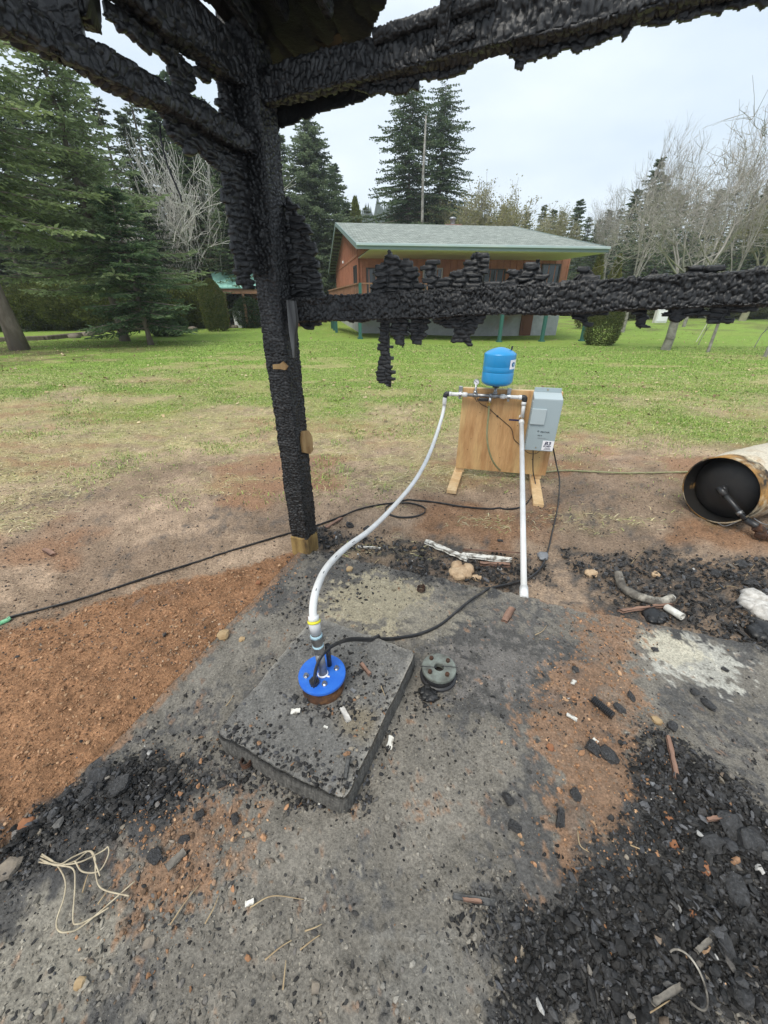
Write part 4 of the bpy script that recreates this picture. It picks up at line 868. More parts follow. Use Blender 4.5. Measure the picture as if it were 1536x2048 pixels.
MB().box((OS[0]+.05, OS[1], SL+.0685), (osr*.9, .003, .002), rotz(-.1)).box((OS[0]-.05, OS[1], SL+.0685), (osr*.9, .003, .002), rotz(-.1)).part('split_line', M['black'], ws)

# ------------------------------------------------------------------ burnt tank lying on its side
HD = R(67); TX = np.array([math.sin(HD), math.cos(HD), 0.]); TRr = .272
gpT = atZ(1424, 1046, .0); rimc = np.array([gpT[0], gpT[1]+.07, TRr-.01])
bt_ = thing('burnt_tank', rimc-EZ*TRr, 'scorched cream and rust steel tank lying on its side by frame edge', 'tank')
M['scorch'] = pmat('scorched_paint', (.52, .47, .37), .6, .3, col2=(.32, .18, .07), nscale=3.5, lo=.50, hi=.68, bump=(40, .4, .003), col3=(.045, .035, .03), n3=(3.2, .58, .66), vary=(60, .3))
M['scorch_in'] = pmat('sooty_steel', (.014, .014, .015), .5, .4, col2=(.03, .028, .026), nscale=6)
M['rim_rust'] = pmat('rusty_rim', (.40, .22, .07), .75, .3, col2=(.03, .025, .02), nscale=5, lo=.42, hi=.60, col3=(.55, .48, .34), n3=(4, .5, .62), vary=(60, .3), bump=(60, .4, .003))
r = TRr
MB().lathe([(r*.985, .15), (r*1.02, .16), (r*1.04, .20), (r*1.06, .28), (r*1.06, .60), (r*1.07, .62), (r*1.06, .64), (r*1.06, .95), (r*1.0, 1.06), (r*.85, 1.14), (r*.5, 1.2), (.001, 1.22)], rimc, TX, 64).part('tank_shell', M['scorch'], bt_, True)
MB().lathe([(r*.965, .0), (r, .0), (r*.995, .05), (r*.985, .175)], rimc, TX, 64).part('base_skirt', M['rim_rust'], bt_, True)
MB().lathe([(r*.965, .0), (r*.955, .10), (r*.95, .19)], rimc, TX, 64).part('skirt_inside', pmat('sooty_rusty_steel', (.015, .015, .015), .6, .3, col2=(.02, .018, .016), nscale=4, col3=(.42, .24, .08), n3=(2.2, .60, .66)), bt_, True)
MB().lathe([(r*.95, .15), (r*.85, .12), (r*.6, .085), (r*.3, .07), (.001, .066)], rimc, TX, 64).part('dished_end', M['scorch_in'], bt_, True)
c0 = rimc+TX*.07; S_ = np.cross(TX, EZ); 
if S_[1] > 0: S_ = -S_
pe = [c0, c0-TX*.045+S_*.0, c0-TX*.06+S_*.10-EZ*.06, c0-TX*.06+S_*.24-EZ*.145, c0-TX*.02+S_*.36-EZ*.19]
MB().tube([pe[0], pe[1]], .03, 14).tube([pe[1]+(pe[1]-pe[2])*.15, pe[3], ], .021, 14).tube([pe[1]+(pe[1]-pe[2])*.2, pe[1]+(pe[2]-pe[1])*.45], .028, 14).tube([pe[3], pe[4]], .026, 14).part('outlet_pipe', M['cable'], bt_, True)
MB().tube([pe[2]*.45+pe[3]*.55, pe[2]*.3+pe[3]*.7], .0235, 14).part('worn_band', M['steel_dull'], bt_, True)
MB().lathe([(.02, -.002), (.034, -.002), (.034, .006), (.02, .006)], rimc+TX*.36+EZ*(r*1.03)*.82+S_*(r*1.03)*.58, EZ*.82+S_*.58, 20).part('side_port', M['black'], bt_)
hq = pe[4]; 
bh = thing('burnt_hose_fittings', (hq[0], hq[1], 0), 'blackened valve, ribbed hose and melted fittings beside the fallen tank', 'fittings')
mb = MB(); pth = bez([hq, hq+np.array([.05, -.03, -.03]), hq+np.array([.12, -.03, -.02]), hq+np.array([.22, .0, .0]), hq+np.array([.4, .03, .0])], 50); mb.tube(pth, .028+.004*(np.arange(len(pth)) % 4 > 1), 14); mb.part('ribbed_hose', M['cable'], bh, True)
mb = MB(); mb.tube([hq+np.array([-.05, .03, .02]), hq+np.array([.03, -.02, -.035])], .035, 10); mb.box(hq+np.array([-.02, -.01, -.03]), (.06, .07, .05), rotz(.5), .01); mb.part('melted_valve', M['rust'], bh)
wp_ = [atZ(1436, 1046, .05), atZ(1450, 1052, .03), atZ(1475, 1043, .06), atZ(1500, 1030, .10), atZ(1512, 1040, .06), atZ(1536, 1050, .04), atZ(1580, 1050, .04)]
MB().tube(bez(wp_, 40), .004, 6).part('loose_wire', M['steel_dull'], bh, True)
mb = MB(); rng = np.random.default_rng(8)
for k in range(9):
    c = atZ(1430+rng.random()*26, 1040+rng.random()*22, .02); c[2] = .02+rng.random()*.02; mb.box(c, .015+rng.random(3)*.03, rotz(rng.random()*3), .004)
pass

# ------------------------------------------------------------------ house
M['redwall'] = pmat('red_stained_siding', (.42, .19, .12), .75, .2, col2=(.33, .145, .09), nscale=1.2, bump=(20, .1, .01), vary=(6, .15))
M['trim'] = pmat('green_grey_trim', (.20, .26, .25), .6, .3)
M['gutter'] = pmat('pale_gutter', (.38, .47, .47), .5, .4, col2=(.5, .55, .52), nscale=.8, lo=.5, hi=.8)
M['soffit'] = pmat('cream_soffit', (.70, .69, .54), .7, .2, col2=(.62, .61, .47), nscale=.4)
M['greenpost'] = pmat('green_post', (.035, .12, .10), .6, .3)
M['block'] = pmat('grey_block', (.46, .47, .48), .85, .2, col2=(.36, .37, .38), nscale=.7, col3=(.30, .17, .11), n3=(.5, .60, .75), vary=(4, .15))
M['glass'] = pmat('window_glass', (.035, .05, .06), .06, .6)
M['frame'] = pmat('dark_frame', (.05, .045, .04), .5, .4)
M['frame_l'] = pmat('pale_frame', (.48, .46, .42), .5, .4)
M['door'] = pmat('brown_door', (.16, .06, .03), .6, .3)
M['deck'] = pmat('deck_wood', (.28, .16, .10), .8, .2, col2=(.2, .11, .07), nscale=3)
M['rafterd'] = pmat('dark_rafters', (.07, .06, .05), .8, .2)
M['brick'] = pmat('brick', (.25, .11, .08), .85, .2, col2=(.2, .14, .12), nscale=6)
def shingle_mat(name, c1, c2):
    m, n, b = new_mat(name); Lk = n.links.new; b.inputs['Roughness'].default_value = .85; b.inputs['Specular IOR Level'].default_value = .2
    t = n.nodes.new('ShaderNodeTexCoord'); br = n.nodes.new('ShaderNodeTexBrick'); br.inputs['Scale'].default_value = 1.0
    br.inputs['Brick Width'].default_value = .32; br.inputs['Row Height'].default_value = .15; br.inputs['Mortar Size'].default_value = .012
    br.inputs['Color1'].default_value = (*c1, 1); br.inputs['Color2'].default_value = (*c2, 1); br.inputs['Mortar'].default_value = (c1[0]*.45, c1[1]*.45, c1[2]*.45, 1)
    Lk(t.outputs['UV'], br.inputs['Vector']); nn = n.nodes.new('ShaderNodeTexNoise'); nn.inputs['Scale'].default_value = 3.5; nn.inputs['Detail'].default_value = 8
    nn.inputs['Roughness'].default_value = .7
    Lk(t.outputs['Object'], nn.inputs['Vector']); mr = n.nodes.new('ShaderNodeMapRange'); mr.inputs[1].default_value = .3; mr.inputs[2].default_value = .7; mr.inputs[3].default_value = .55; mr.inputs[4].default_value = 1.45
    Lk(nn.outputs[0], mr.inputs[0]); vm = n.nodes.new('ShaderNodeVectorMath'); vm.operation = 'SCALE'; Lk(br.outputs['Color'], vm.inputs[0]); Lk(mr.outputs[0], vm.inputs['Scale']); Lk(vm.outputs[0], b.inputs['Base Color'])
    bp = n.nodes.new('ShaderNodeBump'); bp.inputs['Strength'].default_value = .8; bp.inputs['Distance'].default_value = .02; Lk(br.outputs['Fac'], bp.inputs['Height']); bp.invert = True; Lk(bp.outputs[0], b.inputs['Normal'])
    return m
M['shingle'] = shingle_mat('green_shingles', (.22, .25, .225), (.34, .37, .335))
HXv = np.array([math.cos(R(7)), math.sin(R(7)), 0]); HYv = np.array([-math.sin(R(10.6)), math.cos(R(10.6)), 0]); NF = np.array([-math.sin(R(7)), math.cos(R(7)), 0]); NG = np.array([math.cos(R(10.6)), math.sin(R(10.6)), 0])
def hc_(p): q = np.linalg.solve(np.array([[HXv[0], HYv[0]], [HXv[1], HYv[1]]]), (np.asarray(p)-HO)[:2]); return q
D0 = 21.5; e0 = atD(714, 487, D0); HO = np.array([e0[0], e0[1], 0]); EAVE = e0[2]
def Hp(x, y, z): return HO+HXv*x+HYv*y+EZ*z
HM = np.stack([HXv, HYv, EZ], 1)
def hx(X, Y, y0): p = atPlane(X, Y, Hp(0, y0, 0), NF); return hc_(p)[0], p[2]
EL = hx(1217, 493, 0)[0]
# wall plane depth from soffit pixel (717,510) at eave height
pz = atZ(717, 510, EAVE-.12) if False else None
WY = 4.0
r_ = ray(717, 511); tt = (EAVE-.10-EYE)/r_[2]; pw = np.array([0, 0, EYE])+r_*tt; WY = hc_(pw)[1]
WY = min(max(WY, 2.5), 5.0)
WX0 = hx(716, 520, WY)[0]; WX1 = hx(1139, 530, WY)[0]
rg_ = [atPlane(672, 445, Hp(0, 0, 0), NG)]
RY = hc_(rg_[0])[1]; RZ = rg_[0][2]; print('ridge', RY, RZ, 'WY', WY, 'eave', EAVE, 'EL', EL, 'WX0', WX0)
RY = min(max(RY, 4.5), 15.0); RZ = max(RZ, EAVE+1.5); SLP = (RZ-EAVE)/RY
GND = float(gz(HO[0]+4, HO[1]+3))
house = thing('house', Hp(EL/2, WY, GND), 'red board house with green shingle roof, deep cream soffit and green deck posts', 'house')
BY = 2*RY
def slab_poly(pts, th, name, mat, parent=house, nrm=None, uv=None):
    pts = np.array(pts, float); n = nrm if nrm is not None else np.cross(pts[1]-pts[0], pts[2]-pts[0]); n = n/np.linalg.norm(n)
    k = len(pts); j = np.arange(k); V = np.vstack([pts, pts-n*th]); me = raw_mesh(name, V, [np.array([list(range(k))]), np.array([list(range(2*k-1, k-1, -1))]), np.stack([j, k+j, k+(j+1) % k, (j+1) % k], 1)], mat)
    if uv is not None:
        d = V-uv[0]; uv_set(me, d@uv[1], d@uv[2])
    return link(name, me, parent)
upv = (HYv*RY+EZ*(RZ-EAVE)); sl = np.linalg.norm(upv); upv /= sl
RE = EL-.0
slab_poly([Hp(0, 0, EAVE), Hp(EL, 0, EAVE), Hp(EL, RY, RZ), Hp(0, RY, RZ)], .10, 'roof', M['shingle'], uv=(Hp(0, 0, EAVE), HXv, upv))
upb = -HYv*RY+EZ*(RZ-EAVE); upb /= np.linalg.norm(upb)
slab_poly([Hp(EL, BY, EAVE), Hp(0, BY, EAVE), Hp(0, RY+.004, RZ), Hp(EL, RY+.004, RZ)], .10, 'roof', M['shingle'], uv=(Hp(0, BY, EAVE), HXv, upb))
MB().box(Hp(EL/2, -.03, EAVE-.10), (EL+.06, .05, .22), HM).part('fascia', M['trim'], house)
MB().box(Hp(EL/2, -.10, EAVE-.03), (EL+.10, .10, .11), HM, .015).part('gutter', M['gutter'], house)
for x in (-.03, EL+.03):
    for a_, b_2 in ((Hp(x, -.02, EAVE-.09), Hp(x, RY, RZ-.09)), (Hp(x, BY, EAVE-.09), Hp(x, RY, RZ-.09))):
        d = b_2-a_; Ld = np.linalg.norm(d); d /= Ld; MB().box((a_+b_2)/2, (.05, Ld, .22), np.stack([HXv, d, np.cross(HXv, d)], 1)).part('barge_board', M['trim'], house)
slab_poly([Hp(WX0+.02, .06, EAVE-.2), Hp(EL-.02, .06, EAVE-.2), Hp(EL-.02, WY, EAVE-.2), Hp(WX0+.02, WY, EAVE-.2)], .03, 'soffit', M['soffit'])
# walls: upper storey (board and batten), block base
FL = EAVE-2.45
def wall_rect(name, A, X, w_, z0, z1, mat, parent=house, th=.12):
    n = np.cross(X, EZ); Mx = np.stack([X, -n, EZ], 1); return MB().box(A+X*w_/2-n*th/2+EZ*((z0+z1)/2), (w_, th, z1-z0), Mx).part(name, mat, parent)
B0 = Hp(0, 0, 0)*[1, 1, 0]
fw = wall_rect('front_wall', Hp(WX0, WY, 0), HXv, WX1-WX0, FL, EAVE-.16, M['redwall'])
gpts = [Hp(WX0, WY, FL), Hp(WX0, BY-1.2, FL), Hp(WX0, BY-1.2, EAVE+1.2*SLP-.2), Hp(WX0, RY, RZ-.16), Hp(WX0, WY, EAVE+WY*SLP-.16)]
gp_ = np.array(gpts); k = len(gp_); j = np.arange(k)
gw = link('gable_wall', raw_mesh('gable_wall', np.vstack([gp_-HXv*.003, gp_+HXv*.12]), [np.array([list(range(k))[::-1]]), np.array([[k+i for i in range(k)]]), np.stack([j, (j+1) % k, k+(j+1) % k, k+j], 1)], M['redwall']), house)
gp2 = gp_+HXv*(WX1-WX0)
link('gable_wall', raw_mesh('gable_wall', np.vstack([gp2+HXv*.003, gp2-HXv*.12]), [np.array([list(range(k))]), np.array([[k+i for i in range(k)][::-1]]), np.stack([j, k+j, k+(j+1) % k, (j+1) % k], 1)], M['redwall']), house)
# triangle above the deep porch on the gable side
tri = [Hp(WX0+.0, .25, EAVE-.16), Hp(WX0, WY-.003, EAVE-.16), Hp(WX0, WY-.003, EAVE+WY*SLP-.16), Hp(WX0, .3, EAVE-.09)]
slab_poly(tri[::-1], .05, 'porch_gable', M['redwall'])
bt1 = MB(); bt2 = MB()
x = WX0+.2
while x < WX1-.05: MB().box(Hp(x, WY-.02, (FL+EAVE-.2)/2), (.05, .04, EAVE-.2-FL), HM).part('batten', M['redwall'], house); x += .40
y = WY+.2
while y < BY-1.3:
    zt2 = (EAVE+min(y, 2*RY-y)*SLP)-.2; MB().box(Hp(WX0-.02, y, (FL+zt2)/2), (.04, .05, zt2-FL), HM).part('batten', M['redwall'], house); y += .55
y = .4
while y < WY:
    z1 = EAVE+y*SLP-.2; MB().box(Hp(WX0-.025, y, (EAVE-.14+z1)/2), (.04, .05, max(.02, z1-EAVE+.14)), HM).part('batten', M['redwall'], house); y += .55
MB().box(Hp(WX0-.02, (WY+BY)/2-.6, EAVE-.06), (.05, BY-1.2-WY, .12), HM).part('belt_board', M['redwall'], house)
wall_rect('block_base_wall', Hp(WX0, WY+.02, 0), HXv, WX1-WX0, GND-.6, FL-.004, M['block'])
n_ = MB().box(Hp(WX0+.06, (WY+BY-1.2)/2+.1, (GND-.6+FL)/2-.004), (.12, BY-1.2-WY-.25, FL-GND+.58), HM).part('block_base_wall', M['block'], house)
MB().box(Hp(WX1-.06, (WY+BY-1.2)/2+.1, (GND-.6+FL)/2-.004), (.12, BY-1.2-WY-.25, FL-GND+.58), HM).part('block_base_wall', M['block'], house)
MB().box(Hp((WX0+WX1)/2, BY-1.2, (GND-.6+EAVE)/2), (WX1-WX0-.3, .12, EAVE-GND+.3), HM).part('back_wall', M['redwall'], house)
def window(x0, x1, z0, z1, y, frame=M['frame'], mull=True, face='front'):
    if face == 'front': C0 = lambda x, z, o=0: Hp(x, y-.02-o, z); Mx = HM; dims = lambda a, b, c: (a, b, c)
    else: C0 = lambda x, z, o=0: Hp(WX0-.02-o, x, z); Mx = HM; dims = lambda a, b, c: (b, a, c)
    f = MB(); t_ = .07
    for (cx, cz, w_, h_) in (((x0+x1)/2, z1, x1-x0+t_, t_), ((x0+x1)/2, z0, x1-x0+t_, t_), (x0, (z0+z1)/2, t_, z1-z0-t_), (x1, (z0+z1)/2, t_, z1-z0-t_)):
        f.box(C0(cx, cz, .03), dims(w_, .08, h_), Mx)
    if mull: f.box(C0((x0+x1)/2, (z0+z1)/2, .02), dims(.05, .06, z1-z0-t_), Mx)
    fo = f.part('window', frame, house)
    p = MB().box(C0((x0+x1)/2, (z0+z1)/2, .005), dims(x1-x0, .02, z1-z0), Mx).me('pane', M['glass']); p.transform(house.matrix_world.inverted())
    o = bpy.data.objects.new('pane', p); sc.collection.objects.link(o); o.parent = fo
def wpx(X0, Y0, X1, Y1, **k):
    a = hx(X0, Y0, WY); b_ = hx(X1, Y1, WY); window(a[0], b_[0], min(a[1], b_[1]), max(a[1], b_[1]), WY, **k)
wpx(733, 537, 762, 608); wpx(847, 537, 880, 600, frame=M['frame_l']); wpx(968, 539, 1002, 600); wpx(1085, 529, 1105, 612, mull=False)
window(WY+.5, WY+1.7, FL+.4, FL+1.9, 0, face='side')
p = hx(1047, 650, WY); dwd = hx(1036, 680, WY)[0], hx(1058, 680, WY)[0]
dz0_ = float(gz(*Hp(dwd[0], WY, 0)[:2]))+.02
do_ = MB().box(Hp(sum(dwd)/2, WY-.01, dz0_+1.0), (dwd[1]-dwd[0], .07, 2.0), HM).box(Hp(sum(dwd)/2, WY-.06, dz0_+1.45), (.55*(dwd[1]-dwd[0]), .03, .7), HM).box(Hp(sum(dwd)/2, WY-.06, dz0_+.5), (.55*(dwd[1]-dwd[0]), .03, .55), HM).part('basement_door', M['door'], house)
# deck, posts, rail
DK = FL-.05; DL = hx(720, 674, .35)[0]
MB().box(Hp((DL+EL-1)/2, (.3+WY)/2, DK-.12), (EL-1-DL, WY-.3, .22), HM).part('deck_floor', M['deck'], house)
for X in (720, 1001, 1087, 1168):
    x = hx(X, 660, .35)[0]; q = Hp(x, .35, 0); zg = float(gz(q[0], q[1]))-.1
    MB().box(Hp(x, .35, (zg+DK-.23)/2), (.15, .15, DK-.23-zg), HM).box(Hp(x, .35, zg+.12), (.26, .26, .1), HM).part('deck_post', M['greenpost'], house)
MB().box(Hp(DL+.07, .35, DK+.47), (.14, .14, .98), HM).part('rail_post', M['greenpost'], house)
for k_ in range(3):
    y = WY+.1+k_*1.9; q = Hp(DL-.9, y, 0); zg = float(gz(q[0], q[1]))-.1
    MB().box(Hp(DL-.9, y, (zg+DK-.2)/2), (.15, .15, DK-.2-zg), HM).part('deck_post', M['greenpost'], house)
rl = MB(); rl.box(Hp((DL+EL-1)/2, .35, DK+.93), (EL-1-DL, .12, .06), HM)
rl2 = MB(); x = DL+.2
while x < EL-1.1: rl2.box(Hp(x, .35, DK+.46), (.05, .05, .88), HM); x += .17
rl.part('deck_rail', M['deck'], house); rl2.part('balusters', M['deck'], house)
sp0, sp1 = Hp(DL, .4, DK+.93), Hp(DL-1.0, WY+3.5, DK+.75)
d = sp1-sp0; Ld = np.linalg.norm(d); d /= Ld; sx_ = np.cross(d, EZ)
rl = MB().box((sp0+sp1)/2, (Ld, .12, .06), np.stack([d, sx_, EZ], 1)).part('side_rail', M['deck'], house)
rl = MB()
for q in np.linspace(.1, Ld-.1, 30): rl.box(sp0+d*q-EZ*.45, (.05, .05, .86), HM)
rl.part('balusters', M['deck'], house)
MB().box((sp0+sp1)/2-EZ*1.02, (Ld, .9, .2), np.stack([d, sx_, EZ], 1)).part('side_deck', M['deck'], house)
# rafter tails under the gable overhang, chimney and flue
rf = MB()
for y in np.arange(.4, BY-.3, .75):
    z = EAVE+min(y, BY-y)*SLP-.19; rf.box(Hp(WX0/2-.02, y, z), (abs(WX0)-.1, .05, .12), HM)
rf.part('rafter_tails', M['rafterd'], house)
cpt = atPlane(905, 447, Hp(0, RY+.5, 0), NF); cx_ = hc_(cpt)[0]; ztop = cpt[2]
MB().box(Hp(cx_, RY+.5, ztop-.30), (1.2, .7, .42), HM, .02).part('chimney', M['brick'], house)
MB().lathe([(.17, 0), (.17, .30), (.24, .32), (.24, .40), (.12, .46), (.001, .46)], Hp(cx_, RY+.5, ztop-.09), n=18).part('chimney_flue', M['steel_dull'], house, True)
mb = MB(); mb.lathe([(.001, .1), (.07, .08), (.07, -.05), (.03, -.08)], Hp(WX0-.12, RY+1, EAVE+.1), n=10); mb.part('wall_lamp', M['white'], house)

# ------------------------------------------------------------------ green-roofed shelter on the left
M['metalroof'] = pmat('green_metal_roof', (.30, .56, .48), .45, .4, col2=(.24, .48, .42), nscale=1.5)
sg = sgn(455, 640); SD = 30.0
sO = atD(455, 640, SD); zg = float(gz(sO[0], sO[1])); zr0 = topz(SD, 574); zr1 = topz(SD+2.2, 543)
xL = atD(405, 574, SD)[0]; xR = atD(530, 574, SD)[0]
shl = thing('garden_shelter', ((xL+xR)/2, SD, zg), 'open shelter with mint green metal roof and brown gable behind round bush', 'shelter')
Vr = [(xL+.9, SD, zr0), (xR+2, SD, zr0), (xR+2, SD+2.4, zr1), (xL-.2, SD+2.4, zr1)]
k = 4; Vv = np.array(Vr+[(a, b, c-.08) for a, b, c in Vr]); j = np.arange(4)
link('roof', raw_mesh('roof', Vv, [np.array([[0, 1, 2, 3], [7, 6, 5, 4]]), np.stack([j, 4+j, 4+(j+1) % 4, (j+1) % 4], 1)], M['metalroof']), shl)
rb_ = MB()
for q in np.linspace(0.02, .98, 16):
    a = np.array(Vr[0])*(1-q)+np.array(Vr[1])*q; b_ = np.array(Vr[3])*(1-q)+np.array(Vr[2])*q; rb_.tube([a+EZ*.015, b_+EZ*.015], .02, 5)
rb_.part('roof_ribs', M['metalroof'], shl)
MB().box(((xL+xR)/2+1.3, SD+.15, zr0-.22), (xR-xL+1.5, .08, .34)).part('fascia_beam', M['deck'], shl)
for xx in (xL+1.3, xL+2.6, xR+1.2): MB().box((xx, SD+.2, (zg+zr0-.4)/2), (.14, .14, zr0-.4-zg)).part('post', M['deck'], shl)
MB().box(((xL+xR)/2+2.2, SD+2.2, (zg+zr0)/2), (xR-xL, .1, zr0-zg)).part('back_wall', M['redwall'], shl)
MB().box((xL+1.95, SD+.3, zg+.55), (.5, .4, 1.1), None, .02).part('white_panel', M['white'], shl)

# ------------------------------------------------------------------ vegetation builders
def diamonds(P, Dv, Ln, Wd, rng, roll=None):
    """leaf sprays: elongated four-sided blades at P pointing along Dv"""
    n = len(P); Dv = Dv/(np.linalg.norm(Dv, axis=1)[:, None]+1e-9)
    rv = rng.normal(size=(n, 3)); S = np.cross(Dv, rv); S /= np.linalg.norm(S, axis=1)[:, None]+1e-9
    if roll is not None:
        hz2 = np.cross(Dv, np.array([0, 0, 1.])); hz2 /= np.linalg.norm(hz2, axis=1)[:, None]+1e-9; S = hz2*roll+S*(1-roll); S /= np.linalg.norm(S, axis=1)[:, None]+1e-9
    L_ = np.asarray(Ln)[:, None]*np.ones((n, 1)); W_ = np.asarray(Wd)[:, None]*np.ones((n, 1))
    V = np.stack([P, P+Dv*L_*.45+S*W_*.5, P+Dv*L_, P+Dv*L_*.45-S*W_*.5], 1).reshape(-1, 3)
    return V, np.arange(4*n).reshape(-1, 4)
def conifer(seed, H, Rm, clear=.08, whorl=.38, nb=8, droop=.25, sub=1, tw=.05, col=(.045, .085, .035), tip=(.085, .14, .05), shape=.9, gap=.0, density=1.0, lean=0., top=True, upturn=0.12):
    rng = np.random.default_rng(seed); P = []; Dr = []; Ls = []; Ws = []; Cs_ = []; br = MB()
    z = H*clear; 
    while z < H*.985:
        f = (z/H-clear)/(1-clear); rad = Rm*(1-f)**shape*(.75+.4*rng.random())+.12
        k = max(4, int(nb*(1-.35*f)))
        a0 = rng.random()*6.28
        for i in range(k):
            if rng.random() < gap: continue
            az = a0+i*6.283/k+rng.normal()*.25; L0 = rad*(.5+.7*rng.random())
            zz = z+rng.normal()*whorl*.3; m = max(4, int(L0/(.16/density)))
            s_ = np.linspace(.08, 1, m); elev = .25*(f-.3)
            up_ = s_*L0*elev-droop*L0*s_**1.5+upturn*L0*s_**3
            c, s2 = math.cos(az), math.sin(az)
            bp = np.stack([c*s_*L0, s2*s_*L0, zz+up_], 1)
            if sub >= 0 and L0 > .5: br.tube(np.vstack([[0, 0, zz], bp[::max(1, m//4)], bp[-1:]]), np.linspace(.012+.012*L0, .006, len(bp[::max(1, m//4)])+2), 4, caps=False)
            T = np.gradient(bp, axis=0); T /= np.linalg.norm(T, axis=1)[:, None]
            for sd_ in (-1, 1):
                side = np.stack([-s2*np.ones(m)*sd_, c*np.ones(m)*sd_, np.zeros(m)], 1)
                tl_ = L0*.42*(1-s_*.72)*(.6+.6*rng.random(m))+.10
                d = side*.75+T*.65+np.array([0, 0, -.12])+rng.normal(size=(m, 3))*.12; d /= np.linalg.norm(d, axis=1)[:, None]
                if sub <= 0:
                    P.append(bp); Dr.append(d); Ls.append(tl_); Ws.append(tw*2.2*np.ones(m)); Cs_.append(s_)
                else:
                    ns = max(2, int(4*density))
                    for q in range(ns):
                        t_ = (q+.3)/ns; b0 = bp+d*(tl_*t_)[:, None]
                        for s3 in (-1, 1):
                            dd = d*.75+np.cross(d, [0, 0, 1.])*s3*.6+rng.normal(size=(m, 3))*.18+np.array([0, 0, -.10])
                            P.append(b0); Dr.append(dd); Ls.append((.10+.22*tl_*(1-t_))*(.7+.6*rng.random(m))+.03); Ws.append(tw*(.7+.6*rng.random(m))); Cs_.append(.4*s_+.6*(s_*.5+t_*.5))
            P.append(bp); Dr.append(T+rng.normal(size=(m, 3))*.25); Ls.append(.22*np.ones(m)+.05*L0); Ws.append(tw*1.2*np.ones(m)); Cs_.append(s_)
        z += whorl*(1-.4*f)*(.8+.4*rng.random())
    P = np.concatenate(P); Dr = np.concatenate(Dr); Ls = np.concatenate(Ls); Ws = np.concatenate(Ws); t_ = np.clip(np.concatenate(Cs_), 0, 1)
    V, Q = diamonds(P, Dr, Ls, Ws, rng, .55)
    nzv = fbm3(P[:, 0]*.9, P[:, 1]*.9, P[:, 2]*.9, seed, 2)
    mixv = np.clip(t_*.55+(nzv-.5)*1.2+rng.normal(size=len(P))*.22, 0, 1)[:, None]
    C = np.array(col)*(1-mixv)+np.array(tip)*mixv; C = C*(.75+.5*rng.random((len(P), 1)))
    C = np.repeat(C, 4, 0)
    crown = raw_mesh('crown', V, [Q], M['attr_leaf'], C)
    tr_ = MB(); nz_ = 10; zz = np.linspace(-.15, H*.97, nz_); tr0 = .011*H+.03
    pts = np.stack([lean*zz+.02*H*.1*np.sin(zz*.7+seed), .03*np.cos(zz*.5+seed)*zz*.2, zz], 1); pts[:, :2] -= pts[0, :2]*0
    rr = tr0*(1-zz/H)**.8+.012; rr[0] *= 1.5
    tr_.tube(pts, rr, 10)
    tb = MB(); 
    tb.V = tr_.V+br.V; tb.Fc = list(tr_.Fc)
    off = tr_.n
    for f_ in br.Fc: tb.Fc.append(f_+off)
    return crown, tb.me('trunk', M['bark'], True), 
M['bark'] = pmat('conifer_bark', (.24, .20, .165), .9, .15, col2=(.12, .095, .075), nscale=5, mapping=(1, 1, .35), bump=(14, .8, .03), col3=(.20, .18, .155), n3=(2.5, .55, .7))
M['bark_grey'] = pmat('grey_bark', (.30, .29, .26), .85, .2, col2=(.14, .13, .11), nscale=5, bump=(14, .6, .02), col3=(.38, .39, .36), n3=(3, .55, .7))
M['bark_twig'] = pmat('pale_twigs', (.42, .395, .36), .8, .2, col2=(.28, .26, .23), nscale=2)
M['bark_white'] = pmat('whitish_twigs', (.62, .60, .54), .75, .2, col2=(.42, .40, .35), nscale=2)
M['bark_oak'] = pmat('mossy_twigs', (.34, .33, .22), .8, .2, col2=(.22, .20, .14), nscale=2)
def put_tree(name, meshes, X, Yb, label, D=None, scale=1., rz=0., group=None, cat='tree', z=None, xyz=None):
    if xyz is not None: p = np.array(xyz, float)
    elif D is not None: p = atD(X, 600, D); p[2] = float(gz(p[0], p[1]))
    else: p = sgn(X, Yb)
    t_ = bpy.data.objects.new(name, None); sc.collection.objects.link(t_); t_.location = Vector([float(c) for c in p]); t_.rotation_euler = (0, 0, rz); t_.scale = (scale,)*3 if np.isscalar(scale) else scale
    tag(t_, label, cat, group)
    for me in meshes:
        o = bpy.data.objects.new(me.name.split('.')[0], me); sc.collection.objects.link(o); o.parent = t_
    return t_
